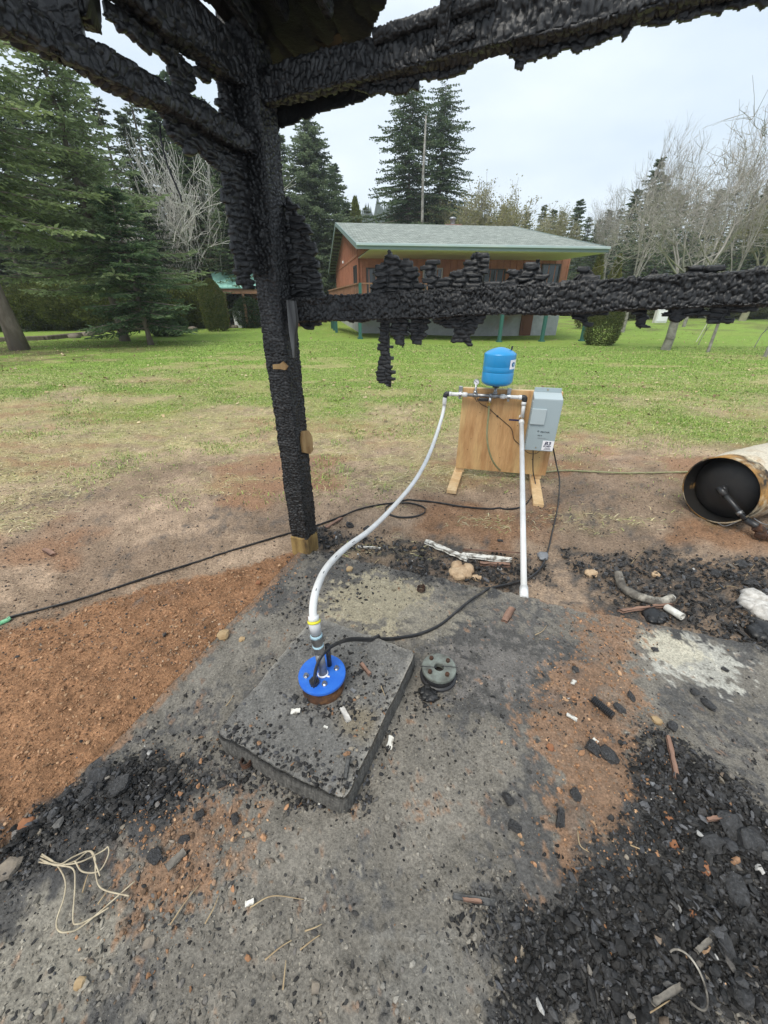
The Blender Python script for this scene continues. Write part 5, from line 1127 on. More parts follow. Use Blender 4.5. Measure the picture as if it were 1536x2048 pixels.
def bare_tree(seed, H, trunk_h, r0, spread=.5, levels=5, nsplit=3, mat='bark_twig', tmat='bark_grey', up=.25, minr=.006, wig=.18, shrink=.74, twig_len=.5, stems=1, stem_spread=.3, buds=None, lean0=0):
    rng = np.random.default_rng(seed); A = [[], []]; buds_p = []
    def seg(p, q, ra, rb_, big): A[0 if big else 1].append((p, q, ra, rb_))
    st = []
    for s_ in range(stems):
        az = s_*6.283/stems+rng.random(); d = np.array([math.cos(az)*stem_spread*(stems > 1)+lean0, math.sin(az)*stem_spread*(stems > 1), 1.]); d /= np.linalg.norm(d)
        st.append((np.array([math.cos(az)*.08*(stems > 1), math.sin(az)*.08*(stems > 1), -.1]), d, r0*(1 if stems == 1 else .6), trunk_h, 0))
    while st:
        p, d, r_, L_, lv = st.pop()
        n = 3 if lv < 2 else 2
        for i in range(n):
            d = d+rng.normal(size=3)*wig*(.5+.2*lv)+np.array([0, 0, up*.3]); d /= np.linalg.norm(d); q = p+d*L_/n; rb_ = r_*(1-.28/n*(1+.2*lv)); seg(p, q, r_, rb_, lv < 2); p, r_ = q, rb_
            if lv >= 2 and lv < levels and rng.random() < .55:
                dd = d+rng.normal(size=3)*.9; dd /= np.linalg.norm(dd); st.append((p, dd, max(r_*.5, minr), L_*.55, lv+1))
        if lv < levels:
            k = nsplit if lv else nsplit+1
            for i in range(k):
                ang = rng.random()*6.28; ax1 = np.cross(d, [0.3, .9, .1]); ax1 /= np.linalg.norm(ax1); ax2 = np.cross(d, ax1)
                sp = spread*(.6+.7*rng.random()); dd = d+(ax1*math.cos(ang)+ax2*math.sin(ang))*sp+np.array([0, 0, up]); dd /= np.linalg.norm(dd)
                st.append((p, dd, max(r_*(.62 if i else .8), minr), L_*shrink*(.75+.4*rng.random())*(H/ (trunk_h*4) if lv == 0 else 1), lv+1))
        elif buds: buds_p.append(p)
    out = []
    for big, lst in enumerate(A):
        if not lst: continue
        P0 = np.array([a[0] for a in lst]); P1 = np.array([a[1] for a in lst]); ra = np.array([a[2] for a in lst]); rb_ = np.array([a[3] for a in lst]); k = 8 if big == 0 else 3
        T = P1-P0; T /= np.linalg.norm(T, axis=1)[:, None]+1e-9; u = np.cross(T, np.array([.31, .83, .21])); u /= np.linalg.norm(u, axis=1)[:, None]; v = np.cross(T, u)
        an = np.arange(k)*6.283/k; ring = u[:, None]*np.cos(an)[None, :, None]+v[:, None]*np.sin(an)[None, :, None]
        V = np.concatenate([P0[:, None]+ring*ra[:, None, None], P1[:, None]+ring*rb_[:, None, None]], 1).reshape(-1, 3)
        b0 = np.arange(len(lst))[:, None]*2*k; j = np.arange(k)[None]; jj = (j+1) % k
        Q = np.stack([b0+j, b0+jj, b0+k+jj, b0+k+j], -1).reshape(-1, 4)
        out.append(raw_mesh('trunk' if big == 0 else 'branches', V, [Q], M[tmat if big == 0 else mat], None, True))
    if buds_p:
        B = np.array(buds_p); B = np.repeat(B, buds[2], 0)+rng.normal(size=(len(B)*buds[2], 3))*buds[3]; V, Q = diamonds(B, rng.normal(size=B.shape), np.full(len(B), buds[1]), np.full(len(B), buds[1]*.6), rng)
        C = np.repeat(np.array(buds[0])*(.7+.6*rng.random((len(B), 1))), 4, 0); out.append(raw_mesh('buds', V, [Q], M['attr_leaf'], C))
    return out
def bush(seed, rx, rz_, n, leaf, c1, c2, shape='ball', lumps=.15):
    """foliage shell + volume of small leaf sprays"""
    rng = np.random.default_rng(seed); d = rng.normal(size=(n, 3)); d /= np.linalg.norm(d, axis=1)[:, None]; rr = .62+.38*rng.random(n)**.6
    rr = rr*(1+lumps*(fbm3(d[:, 0]*3, d[:, 1]*3, d[:, 2]*3, seed, 3)-.5)*2)
    if shape == 'cone':
        t_ = rng.random(n)**.8; ang = rng.random(n)*6.283; w_ = np.clip((1-t_), 0, 1)**.75*(.9+.0*t_)*np.minimum(1, .5+t_*4); P = np.stack([np.cos(ang)*w_*rx*rr, np.sin(ang)*w_*rx*rr, t_*rz_], 1); dd = np.stack([np.cos(ang)*.5, np.sin(ang)*.5, 1+0*ang], 1)
    elif shape == 'column':
        t_ = rng.random(n); ang = rng.random(n)*6.283; w_ = np.minimum(1, (1-t_)*3.2)**.6*np.minimum(1, .72+t_*1.5); P = np.stack([np.cos(ang)*w_*rx*rr, np.sin(ang)*w_*rx*rr, t_*rz_], 1); dd = np.stack([np.cos(ang)*.6, np.sin(ang)*.6, 1+0*ang], 1)
    else:
        P = d*rr[:, None]*np.array([rx, rx, rz_*.5])+np.array([0, 0, rz_*.5]); dd = d+np.array([0, 0, .5])
    dd = dd+rng.normal(size=(n, 3))*.45
    V, Q = diamonds(P, dd, leaf*(.7+.7*rng.random(n)), leaf*.5*(.7+.6*rng.random(n)), rng)
    m = np.clip(fbm3(P[:, 0]*5, P[:, 1]*5, P[:, 2]*5, seed, 2)*.9+rng.normal(size=n)*.2, 0, 1)[:, None]
    C = (np.array(c1)*(1-m)+np.array(c2)*m)*(.7+.6*rng.random((n, 1)))
    return [raw_mesh('foliage', V, [Q], M['attr_leaf'], np.repeat(C, 4, 0))]

# ------------------------------------------------------------------ near conifers on the left
GR1, GR2 = (.14, .19, .075), (.36, .43, .18)
t1 = conifer(101, 17, 4.0, clear=.26, whorl=.52, nb=10, droop=.22, sub=1, tw=.075, col=GR1, tip=GR2, shape=.75, density=.9)
put_tree('spruce_tree', t1, 40, 700, 'large spruce with thick bare grey trunk at far left of the lawn')
t2 = conifer(102, 11.5, 3.7, clear=.20, whorl=.46, nb=10, droop=.22, sub=1, tw=.08, col=(.17, .225, .10), tip=(.42, .49, .26), shape=.8, density=.9, upturn=.2)
put_tree('spruce_tree', t2, 225, 0, 'bright green bushy spruce between the big trunk and the small dark fir', D=20)
t3 = conifer(103, 5.4, 2.3, clear=.17, whorl=.34, nb=9, droop=.10, sub=1, tw=.05, col=(.052, .095, .045), tip=(.15, .22, .10), shape=.82, density=1.2, upturn=.05)
put_tree('fir_tree', t3, 302, 690, 'small dark fir with low skirt on the lawn left of the charred post')
# fir behind the post
t4 = conifer(104, 16.5, 7.2, clear=.03, whorl=.42, nb=12, droop=.22, sub=1, tw=.14, col=(.09, .13, .07), tip=(.22, .28, .15), shape=.62, density=.75)
dF = 50.0; s4 = (topz(dF, 222)-float(gz(-4, dF)))/16.5
put_tree('fir_tree', t4, 640, 0, 'tall dense fir rising between the charred post and the red house', D=dF, scale=(s4*.84, s4*.84, s4))
# tall twin conifer behind the house
dT = 50.0; t5 = conifer(105, 24, 7.0, clear=.12, whorl=.55, nb=12, droop=.30, sub=1, tw=.17, col=(.055, .09, .045), tip=(.13, .18, .08), shape=.42, gap=.22, density=.55)
s5 = (topz(dT, 150)-0)/24
put_tree('tall_conifer', t5, 812, 0, 'left one of two tall open conifers standing behind the green roof', D=dT, scale=(s5*.95, s5*.95, s5))
put_tree('tall_conifer', t5, 868, 0, 'right one of two tall open conifers standing behind the green roof', D=dT+3, scale=(s5*.85, s5*.85, s5*1.05), rz=2.1)
snag = MB().tube([(0, 0, -.2), (.05, 0, 5), (-.05, 0, 9), (0, 0, 12)], [.13, .11, .09, .05], 10); 
put_tree('dead_tree', [snag.me('trunk', M['bark_grey'], True)], 838, 0, 'straight pale bare trunk between the two tall conifers', D=47, scale=1.35)
# medium and distant conifers
pA1 = conifer(111, 10, 2.5, clear=.03, whorl=.34, nb=11, droop=.22, sub=1, tw=.10, col=(.06, .10, .05), tip=(.15, .20, .095), shape=.75, density=.55)
pB1 = conifer(112, 10, 2.0, clear=.05, whorl=.38, nb=9, droop=.25, sub=1, tw=.09, col=(.075, .11, .065), tip=(.17, .21, .12), shape=.75, gap=.08, density=.55)
pC1 = conifer(113, 10, 2.3, clear=.12, whorl=.48, nb=8, droop=.18, sub=1, tw=.08, col=(.08, .105, .06), tip=(.19, .22, .12), shape=.7, gap=.25, density=.5)
protos = [pA1, pB1, pC1]
rng = random.Random(7)
def far_tree(X, Yt, D, kind, label, group, wid=1.0, name='conifer'):
    z0 = float(gz((X-768)/F*D, D)); H = topz(D, Yt)-z0; s_ = H/10
    return put_tree(name, protos[kind], X, 0, label, D=D, scale=(s_*wid, s_*wid, s_), rz=rng.random()*6.28, group=group)
LF = ['dense dark evergreen in the forest edge behind the left lawn', 'slender evergreen in the forest edge behind the left lawn', 'thin open evergreen in the forest edge behind the left lawn']
for i, (X, Yt, D, k) in enumerate([(-150, 20, 33, 0), (-60, -40, 30, 0), (10, -60, 32, 0), (75, 40, 34, 1), (120, 110, 36, 0), (160, 150, 30, 1), (205, 175, 34, 2), (240, 200, 38, 1), (262, 130, 36, 2), (295, 185, 33, 2), (330, 215, 36, 1), (352, 160, 40, 2), (385, 220, 38, 0), (415, 150, 44, 0), (440, 175, 46, 0), (470, 190, 40, 1), (500, 230, 38, 0), (540, 240, 50, 0), (430, 300, 34, 0), (480, 330, 32, 0), (560, 330, 52, 0), (590, 260, 56, 1), (680, 330, 62, 0), (735, 410, 66, 2), (700, 405, 60, 0), (250, 330, 28, 1), (330, 340, 30, 0), (60, 260, 28, 1)]):
    far_tree(X, Yt, D, k, LF[k], 'forest edge evergreens on the left', 1.15 if k == 0 else 1.0)
RF = ['dense dark evergreen in the treeline beyond the house', 'slender evergreen in the treeline beyond the house', 'thin open evergreen in the treeline beyond the house']
for i, (X, Yt, D, k) in enumerate([(935, 418, 75, 1), (985, 412, 80, 0), (1030, 425, 78, 0), (1060, 408, 75, 1), (1078, 420, 80, 0), (1095, 420, 74, 1), (1123, 399, 70, 0), (1146, 432, 66, 1), (1165, 440, 62, 0), (1180, 420, 70, 0), (1200, 415, 64, 1), (1222, 380, 60, 0), (1248, 312, 55, 1), (1265, 350, 52, 0), (1290, 375, 56, 1), (1310, 390, 60, 0), (1340, 400, 64, 1), (1370, 380, 60, 0), (1400, 370, 62, 2), (1430, 390, 60, 1), (1455, 370, 58, 0), (1490, 360, 54, 0), (1525, 345, 50, 1), (1560, 330, 52, 0), (1620, 300, 50, 0), (1700, 280, 50, 0), (1350, 440, 70, 0), (1420, 430, 72, 0), (1500, 420, 70, 0), (955, 430, 85, 2), (905, 425, 80, 0)]):
    far_tree(X, Yt, D, k, RF[k], 'treeline evergreens beyond the house', 1.0)
# yellowish small tree by the gable
bb = bush(201, 1.3, 4.6, 5000, .16, (.12, .15, .04), (.26, .28, .08), 'cone'); put_tree('young_tree', bb, 716, 0, 'yellow green young tree peeking above the left gable', D=50, scale=(1.7, 1.7, 2.3))
# arborvitae etc.
ac = bush(202, .85, 3.4, 9000, .10, (.045, .075, .022), (.17, .17, .05), 'column')
def bpx(name, me, X, Yb, Yt, D, H0, label, wid=1., cat='shrub', group=None, rz=0):
    p = atD(X, 600, D) if D else sgn(X, Yb); z = float(gz(p[0], p[1])); s_ = (topz(p[1], Yt)-z)/H0
    return put_tree(name, me, X, Yb, label, xyz=(p[0], p[1], z), scale=(s_*wid, s_*wid, s_), cat=cat, group=group, rz=rz)
bpx('arborvitae', ac, 1198, 690, 597, None, 3.4, 'stout clipped arborvitae standing beside the rightmost green deck post', 1.55)
ac2 = bush(203, .85, 3.4, 6000, .12, (.09, .12, .03), (.22, .20, .06), 'cone')
bpx('arborvitae', ac2, 1182, 0, 508, 34, 3.4, 'pointed yellow green arborvitae just right of the house corner', .9)
bpx('arborvitae', ac2, 1218, 0, 512, 36, 3.4, 'pointed bronze arborvitae second from the house corner', .9, rz=2)
bpx('arborvitae', ac, 425, 640, 558, 27, 3.4, 'rounded arborvitae in front of the mint roofed shelter', 1.1)
rb2 = bush(204, 1.0, 1.9, 9000, .085, (.022, .042, .020), (.055, .085, .035), 'ball', .2)
bpx('round_bush', rb2, 503, 656, 594, None, 1.9, 'round dark clipped bush left of the charred post', 1.05)
yc = bush(205, .8, 1.3, 2600, .20, (.04, .07, .03), (.10, .15, .06), 'ball', .3)
bpx('spiky_shrub', yc, 338, 672, 630, None, 1.3, 'low strap leaved shrub just behind the small fir', 1.5)
hd = bush(206, 1.7, 3.3, 12000, .15, (.06, .085, .025), (.20, .22, .06), 'ball', .3)
for i, (X, D, l) in enumerate([(-120, 27, 0), (-20, 27, 0), (55, 27.5, 0), (125, 28, 0), (195, 28, 0), (262, 28.5, 0), (330, 29, 0), (390, 30, 0)]):
    bpx('hedge_bush', hd, X, 0, 556+6*(i % 3), D, 3.3, 'tall dull green bush in the hedge along the far left lawn', 1.15, group='bushes forming the hedge on the left', rz=i*1.3)
hc2 = bush(207, 1.5, 1.6, 7000, .12, (.05, .06, .022), (.16, .16, .06), 'ball', .3)
for i, (X, D) in enumerate([(1230, 48), (1290, 50), (1350, 52), (1410, 52), (1470, 50), (1530, 50), (1600, 48)]):
    bpx('orchard_bush', hc2, X, 0, 606, D, 1.6, 'low brownish bush along the back edge of the orchard', 2.2, group='low bushes behind the orchard', rz=i*1.1)
# white stemmed bare shrubs behind the left lawn
wsb = bare_tree(301, 8.5, 1.5, .07, spread=.50, levels=4, nsplit=2, mat='bark_white', tmat='bark_white', up=.13, minr=.014, wig=.17, shrink=.82, stems=8, stem_spread=.5)
def btx(name, me, X, Yb, Yt, D, label, wid=1., cat='tree', group=None, rz=0, Hm=None):
    H0 = max(max(v.co.z for v in m.vertices) for m in me); p = atD(X, 600, D) if D else sgn(X, Yb); z = float(gz(p[0], p[1])); s_ = (topz(p[1], Yt)-z)/H0
    return put_tree(name, me, X, Yb, label, xyz=(p[0], p[1], z), scale=(s_*wid, s_*wid, s_), cat=cat, group=group, rz=rz)
btx('bare_shrub', wsb, 395, 0, 262, 33, 'left pale leafless shrub with whitish stems behind the mint roofed shelter', .85, 'shrub')
btx('bare_shrub', wsb, 455, 0, 235, 34, 'right pale leafless shrub with whitish stems behind the charred post', .85, 'shrub', rz=1.9)
btx('bare_shrub', wsb, 345, 0, 300, 32, 'smallest pale leafless shrub behind the dark fir top', .8, 'shrub', rz=3.4)
# bare trees on the right
bt3 = bare_tree(302, 6, 1.45, .135, spread=.85, levels=6, nsplit=3, mat='bark_twig', up=.10, minr=.0055, wig=.16, shrink=.80)
btx('orchard_tree', bt3, 1330, 700, 215, None, 'wide spreading leafless orchard tree with pale flaking trunk on the right lawn', 1.15)
bt4 = bare_tree(303, 9, 2.6, .16, spread=.36, levels=6, nsplit=3, mat='bark_twig', up=.22, minr=.007, wig=.13, shrink=.78)
btx('bare_tree', bt4, 1262, 0, 235, 30, 'tall leafless tree with leaning dark trunk right of arborvitae', .8)
btx('bare_tree', bt4, 1385, 0, 240, 36, 'slender leafless tree behind the wide orchard tree', .7, rz=2.0)
bt5 = bare_tree(304, 7, 2.2, .06, spread=.30, levels=5, nsplit=3, mat='bark_twig', up=.32, minr=.0045, wig=.10, shrink=.82, buds=((.42, .36, .26), .035, 2, .02))
btx('bare_tree', bt5, 1455, 0, 172, 17, 'budding leafless tree with long upright shoots near the right frame edge', 1.0)
btx('bare_tree', bt5, 1580, 0, 160, 15, 'budding leafless tree just beyond the right frame edge', 1.1, rz=2.4)
bt6 = bare_tree(305, 8, 2.0, .2, spread=.55, levels=6, nsplit=3, mat='bark_oak', tmat='bark_oak', up=.14, minr=.011, wig=.16, shrink=.78, buds=((.24, .23, .10), .10, 2, .08))
btx('budding_oak', bt6, 965, 0, 333, 44, 'rounded yellowish budding oak rising behind the middle of the green roof', 1.05)
btx('budding_oak', bt6, 898, 0, 385, 50, 'smaller budding oak rising beside the chimney flue', 1.0, rz=1.2)
btx('budding_oak', bt6, 1098, 0, 400, 60, 'pale thin budding tree among the small treeline evergreens', .7, rz=2.2)
btx('budding_oak', bt6, 1500, 0, 330, 45, 'budding oak behind the right end of the charred rail', 1.0, rz=3.0)
btx('bare_tree', bt4, 1200, 0, 350, 48, 'leafless tree beyond the house corner', .8, rz=4.0)
# saplings and stake
sap = bare_tree(306, 1.6, .55, .016, spread=.5, levels=3, nsplit=3, mat='bark_twig', up=.15, minr=.004, wig=.18, shrink=.8)
btx('sapling', sap, 1397, 690, 622, None, 'thin sapling with twiggy head on the lawn beside a pale stake', .9)
btx('sapling', sap, 1508, 696, 625, None, 'thin leaning sapling at the right end of the lawn', 1.0, rz=1.)
q = sgn(1392, 684); MB_ = MB().tube([(0, 0, -.05), (.35, 0, 1.35)], .018, 6); o = link('garden_stake', MB_.me('garden_stake', M['bark_white'])); o.location = Vector(q.tolist()); tag(o, 'pale leaning stake beside the thin sapling', 'stake')
# white utility box in the orchard
q = sgn(1318, 646); ub = thing('utility_box', q, 'white square utility cabinet far across the orchard under the charred rail', 'cabinet'); hgt = topz(q[1], 619)-q[2]
MB().box(q+EZ*hgt/2, (hgt*.95, .5, hgt), None, .03).part('cabinet_body', M['pvc'], ub); MB().box(q+np.array([0, -.27, hgt*.5]), (hgt*.8, .03, hgt*.75), None, .01).part('cabinet_door', M['white'], ub); MB().tube([q+np.array([-hgt*.55, 0, 0]), q+np.array([-hgt*.55, 0, hgt*1.05])], .06, 8).part('meter_pipe', M['frame_l'], ub)
# low timber edging with stones on the far left
p0, p1 = sgn(-60, 686), sgn(205, 668); p2_ = sgn(300, 652)
eb = MB()
for a, b_, c in ((p0, sgn(90, 680), .26), (sgn(92, 680), p1, .26), (sgn(212, 662), p2_, .18)):
    d = b_-a; Ld = np.linalg.norm(d); d /= Ld; n = np.cross(d, EZ); eb.box((a+b_)/2+EZ*.06, (Ld, .25, c), np.stack([d, n, np.cross(n, d)], 1), .03)
tag(link('timber_edging', eb.me('timber_edging', M['bark'])), 'low dark timber edging along the bed under the big spruce', 'edging')
def rock_mesh(seed, r, flat=.6, n=2, mat=None, rough=.35, sc3=(1, 1, 1)):
    import bmesh
    bm = bmesh.new(); bmesh.ops.create_icosphere(bm, subdivisions=n, radius=1.0)
    V = np.array([v.co[:] for v in bm.verts]); Fq = np.array([[v.index for v in f.verts] for f in bm.faces]); bm.free()
    k = 1+rough*(fbm3(V[:, 0]*1.4+seed, V[:, 1]*1.4, V[:, 2]*1.4, seed, 3)-.5)*2
    V = V*k[:, None]; V = np.sign(V)*np.abs(V)**.7; V *= np.array([r*sc3[0], r*sc3[1], r*flat*sc3[2]]); return V, Fq
M['stone'] = pmat('stone', (.26, .22, .17), .85, .2, col2=(.15, .13, .11), nscale=20, bump=(90, .5, .003))
M['stone_tan'] = pmat('tan_stone', (.42, .31, .18), .85, .2, col2=(.28, .19, .10), nscale=18, bump=(90, .5, .003))
M['stone_red'] = pmat('red_stone', (.30, .14, .07), .85, .2, col2=(.2, .09, .05), nscale=18, bump=(90, .5, .003))
for i, (X, Y) in enumerate([(150, 676), (175, 672), (196, 668), (212, 664), (385, 660), (400, 656), (425, 655), (450, 654), (470, 656)]):
    q = sgn(X, Y); V, Fq = rock_mesh(500+i, .22+.08*h3(i, 3), .6); me = raw_mesh('garden_rock', V, [Fq], M['stone'], None, True); o = link('garden_rock', me); o.location = Vector((q+EZ*.05).tolist()); tag(o, 'rounded grey rock lining the planting bed on the left lawn', 'rock', 'rocks lining the planting bed')
# ------------------------------------------------------------------ far wooded ridge
def ridge():
    a = np.linspace(-1.15, 1.15, 160); P = []
    dists = (330, 420, 520); n = len(a); V = []
    hgt = lambda x: 22+22*fbm(x*2.2+4, x*0+2, 400, 3)+34*np.exp(-((x-.06)/.2)**2)
    for k, (D, f) in enumerate(((230, 0.), (300, .45), (380, 1.), (600, 1.05))):
        V.append(np.stack([np.tan(a*.9)*D*1.05, D*np.ones(n), 1+hgt(a)*f], 1))
    V = np.concatenate(V); me = raw_mesh('wooded_hill', V, [grid_faces(4, n)], pmat('forested_slope', (.035, .055, .04), .95, .1, col2=(.055, .08, .05), nscale=.08, vary=(.2, .4)), None, True)
    tag(link('wooded_hill', me), 'distant wooded ridge behind the house', None, None, 'structure')
    rg = np.random.default_rng(12); m = 5200; aa = rg.uniform(-1.1, 1.1, m); ff = rg.random(m)**.7; D = 230+150*ff
    x = np.tan(aa*.9)*D*1.05; z = 1+hgt(aa)*np.where(ff < .467, ff/.467*.45, .45+(ff-.467)/.533*.55); H = rg.uniform(7, 14, m); rr = H*.2
    ang = np.arange(6)*6.283/6; ring = np.stack([np.cos(ang), np.sin(ang), 0*ang], 1); V = []
    base = np.stack([x, D, z-1], 1)
    lo = base[:, None]+ring[None]*rr[:, None, None]*(.8+.4*rg.random((m, 6, 1))); mid = base[:, None]+ring[None]*rr[:, None, None]*.5*(.7+.6*rg.random((m, 6, 1)))+np.array([0, 0, 1.])*(H*.5)[:, None, None]; tp = (base+np.array([0, 0, 1.])*H[:, None])[:, None]
    V = np.concatenate([lo, mid, tp], 1).reshape(-1, 3); b0 = np.arange(m)[:, None]*13; j = np.arange(6)[None]; jj = (j+1) % 6
    Q = np.stack([b0+j, b0+jj, b0+6+jj, b0+6+j], -1).reshape(-1, 4); T = np.stack([b0+6+j, b0+6+jj, b0+12+0*j], -1).reshape(-1, 3)
    C = np.repeat(np.array([.035, .06, .04])*(.6+.9*rg.random((m, 1))), 13, 0); me = raw_mesh('ridge_forest', V, [Q, T], M['attr_leaf'], C); tag(link('ridge_forest', me), 'bluish conifer forest covering the distant ridge', 'forest', None, 'stuff')
ridge()

# ------------------------------------------------------------------ loose ground cover
def scatter(n, fn_xy, seed):
    rg = np.random.default_rng(seed); return rg
def chips(name, P, size, flat, cols, mat, seed, label, cat, kind='ico', smooth=False, elong=1.0, tilt=.35):
    rg = np.random.default_rng(seed); n = len(P)
    if kind == 'box': T = np.array([(a, b, c) for a in (-1, 1) for b in (-1, 1) for c in (-1, 1)], float)*.5; Fq = np.array([[0, 1, 3, 2], [4, 6, 7, 5], [0, 4, 5, 1], [2, 3, 7, 6], [0, 2, 6, 4], [1, 5, 7, 3]])
    else:
        g = (1+5**.5)/2; T = np.array([(-1, g, 0), (1, g, 0), (-1, -g, 0), (1, -g, 0), (0, -1, g), (0, 1, g), (0, -1, -g), (0, 1, -g), (g, 0, -1), (g, 0, 1), (-g, 0, -1), (-g, 0, 1)])/1.9*.5
        Fq = np.array([[0, 11, 5], [0, 5, 1], [0, 1, 7], [0, 7, 10], [0, 10, 11], [1, 5, 9], [5, 11, 4], [11, 10, 2], [10, 7, 6], [7, 1, 8], [3, 9, 4], [3, 4, 2], [3, 2, 6], [3, 6, 8], [3, 8, 9], [4, 9, 5], [2, 4, 11], [6, 2, 10], [8, 6, 7], [9, 8, 1]])
    k = len(T); V = np.tile(T[None], (n, 1, 1))*(1+rg.uniform(-.38, .38, (n, k, 3)))
    V[..., 0] *= (size*elong*rg.uniform(.7, 1.4, n))[:, None]; V[..., 1] *= (size*rg.uniform(.6, 1.1, n))[:, None]; V[..., 2] *= (size*flat*rg.uniform(.6, 1.3, n))[:, None]
    tx = rg.normal(size=n)*tilt; ty = rg.normal(size=n)*tilt; tz = rg.uniform(0, 6.283, n)
    def rot(V, a, i, j): c, s_ = np.cos(a)[:, None], np.sin(a)[:, None]; x, y = V[..., i].copy(), V[..., j].copy(); V[..., i] = x*c-y*s_; V[..., j] = x*s_+y*c
    rot(V, tx, 1, 2); rot(V, ty, 0, 2); rot(V, tz, 0, 1)
    V = (V+P[:, None]).reshape(-1, 3); Fa = (Fq[None]+(np.arange(n)*k)[:, None, None]).reshape(-1, Fq.shape[1])
    me = raw_mesh(name, V, [Fa], mat, np.repeat(cols, k, 0), smooth); return tag(link(name, me), label, cat, None, 'stuff')
def samp(n, seed, x0, x1, y0, y1, pw=1.0):
    """points denser toward the camera, inside the visible fan"""
    rg = np.random.default_rng(seed); y = y0+(y1-y0)*rg.random(n)**pw; hw = 1.35+1.02*np.maximum(y, 0); x = rg.uniform(-1, 1, n)*hw
    m = (x > x0) & (x < x1); return x[m], y[m], rg
def fields(x, y):
    n1 = fbm(x*2.2, y*2.2, 51, 5); n2 = fbm(x*5, y*5, 2, 4); n3 = fbm(x*9, y*9, 52, 4)
    red = sstep(.05, -.06, sdpoly(x, y, RED[0])+(n2-.5)*.12)
    rs = 0*x
    for q in REDS: rs = np.maximum(rs, sstep(.16, -.18, sdpoly(x, y, q)+(n3-.5)*.25+(n1-.5)*.35))
    ch = 0*x
    for q in CHARZ: ch = np.maximum(ch, sstep(.12, -.1, sdpoly(x, y, q)+(n2-.5)*.35))
    return n1, n2, n3, red, rs, ch
def pick(pal, rg, n, var=.35):
    pal = np.array(pal); i = rg.integers(0, len(pal), n); return np.clip(pal[i]*(1+rg.uniform(-var, var, (n, 1))), 0, 1)
CHP = [(.022, .022, .022), (.034, .033, .033), (.013, .0125, .012), (.022, .021, .02), (.045, .045, .046), (.018, .017, .016), (.028, .027, .026), (.075, .076, .08)]
GRV = [(.12, .11, .098), (.15, .135, .115), (.085, .08, .073), (.21, .18, .14), (.10, .096, .09), (.06, .057, .054), (.15, .115, .085), (.125, .115, .105)]
REDP = [(.30, .16, .085), (.34, .19, .105), (.25, .135, .07), (.20, .115, .065), (.38, .24, .14)]
# fine soil crumbs on the red soil
x, y, rg = samp(150000, 21, -9, 9, .15, 4.2, 1.0); n1, n2, n3, red, rs, ch = fields(x, y)
p = sdpoly(x, y, PAD)
m = rg.random(len(x)) < np.maximum(red*.85, rs*.45*(p > 0)); x, y = x[m], y[m]; sz = .003+.008*rg.random(len(x))**2.5+.014*rg.random(len(x))**14
chips('red_soil_crumbs', np.stack([x, y, surf(x, y)+sz*.15], 1), sz, .75, pick(REDP, rg, len(x)), M['attr_rough'], 22, 'crumbly orange soil spilled along the slab edges', 'soil')
# slab grit: small dark chips everywhere on the slab and pad, dense in places
x, y, rg = samp(170000, 23, -9, 9, .1, 3.6, 1.25); n1, n2, n3, red, rs, ch = fields(x, y); sm_ = slabmask(x, y) > 0; p = sdpoly(x, y, PAD)
u_, s_2 = us(x, y)
clean = np.maximum(sstep(.45, .2, np.hypot(x-atZ(1380, 1320)[0], (y-atZ(1380, 1320)[1])*1.3)), .8*sstep(.5, .2, np.hypot(x-atZ(800, 1190)[0], (y-atZ(800, 1190)[1])*1.3)))
lo_ = sstep(.5, .62, fbm(x*3.1, y*3.1, 321, 4))
lo2 = sstep(.56, .68, fbm(x*7, y*7, 322, 4)); dn = (.045+.45*lo_*(.3+.7*n3)+.30*lo2+.9*ch)*(1-.85*clean)
m = sm_ & (rg.random(len(x)) < dn) & (rg.random(len(x)) > .45*(p < 0)); x, y = x[m], y[m]; chm = ch[m]; lc = slab_cols(x, y)[0]*rg.uniform(.45, 1.5, (len(x), 1)); sz = .0028+.009*rg.random(len(x))**2.8+.010*chm*rg.random(len(x))**2
chips('charcoal_grit', np.stack([x, y, surf(x, y)+sz*.12+chm*.01*rg.random(len(x))], 1), sz, .55, np.where((rg.random(len(x)) < .25+.6*chm)[:, None], pick(CHP, rg, len(x)), np.clip(lc, 0, 1)), M['attr_char'], 24, 'fine charcoal grit strewn over the concrete slab', 'charcoal grit', elong=1.25)
# gravel in the lower left and around the middle
x, y, rg = samp(70000, 25, -9, 9, .05, 2.6, 1.3); n1, n2, n3, red, rs, ch = fields(x, y); gp1 = [wp(*q) for q in ((-100, 1560), (300, 1560), (560, 1640), (640, 1800), (800, 1850), (900, 2100), (-600, 2100))]
gk = sstep(.15, -.15, sdpoly(x, y, gp1)+(n3-.5)*.4); p = sdpoly(x, y, PAD)
m = (rg.random(len(x)) < (.06+.60*gk*sstep(.34, .6, n3))) & (slabmask(x, y) > 0) & (p > .0); x, y = x[m], y[m]; sz = .003+.015*rg.random(len(x))**4; lc = np.clip(slab_cols(x, y)[0]*rg.uniform(.5, 1.6, (len(x), 1)), 0, 1)
chips('gravel', np.stack([x, y, surf(x, y)+sz*.18], 1), sz, .6, np.where((rg.random(len(x)) < .22)[:, None], pick(GRV+REDP[3:4], rg, len(x)), lc), M['attr_rough'], 26, 'small sharp gravel mixed with ash on the slab', 'gravel', elong=1.2)
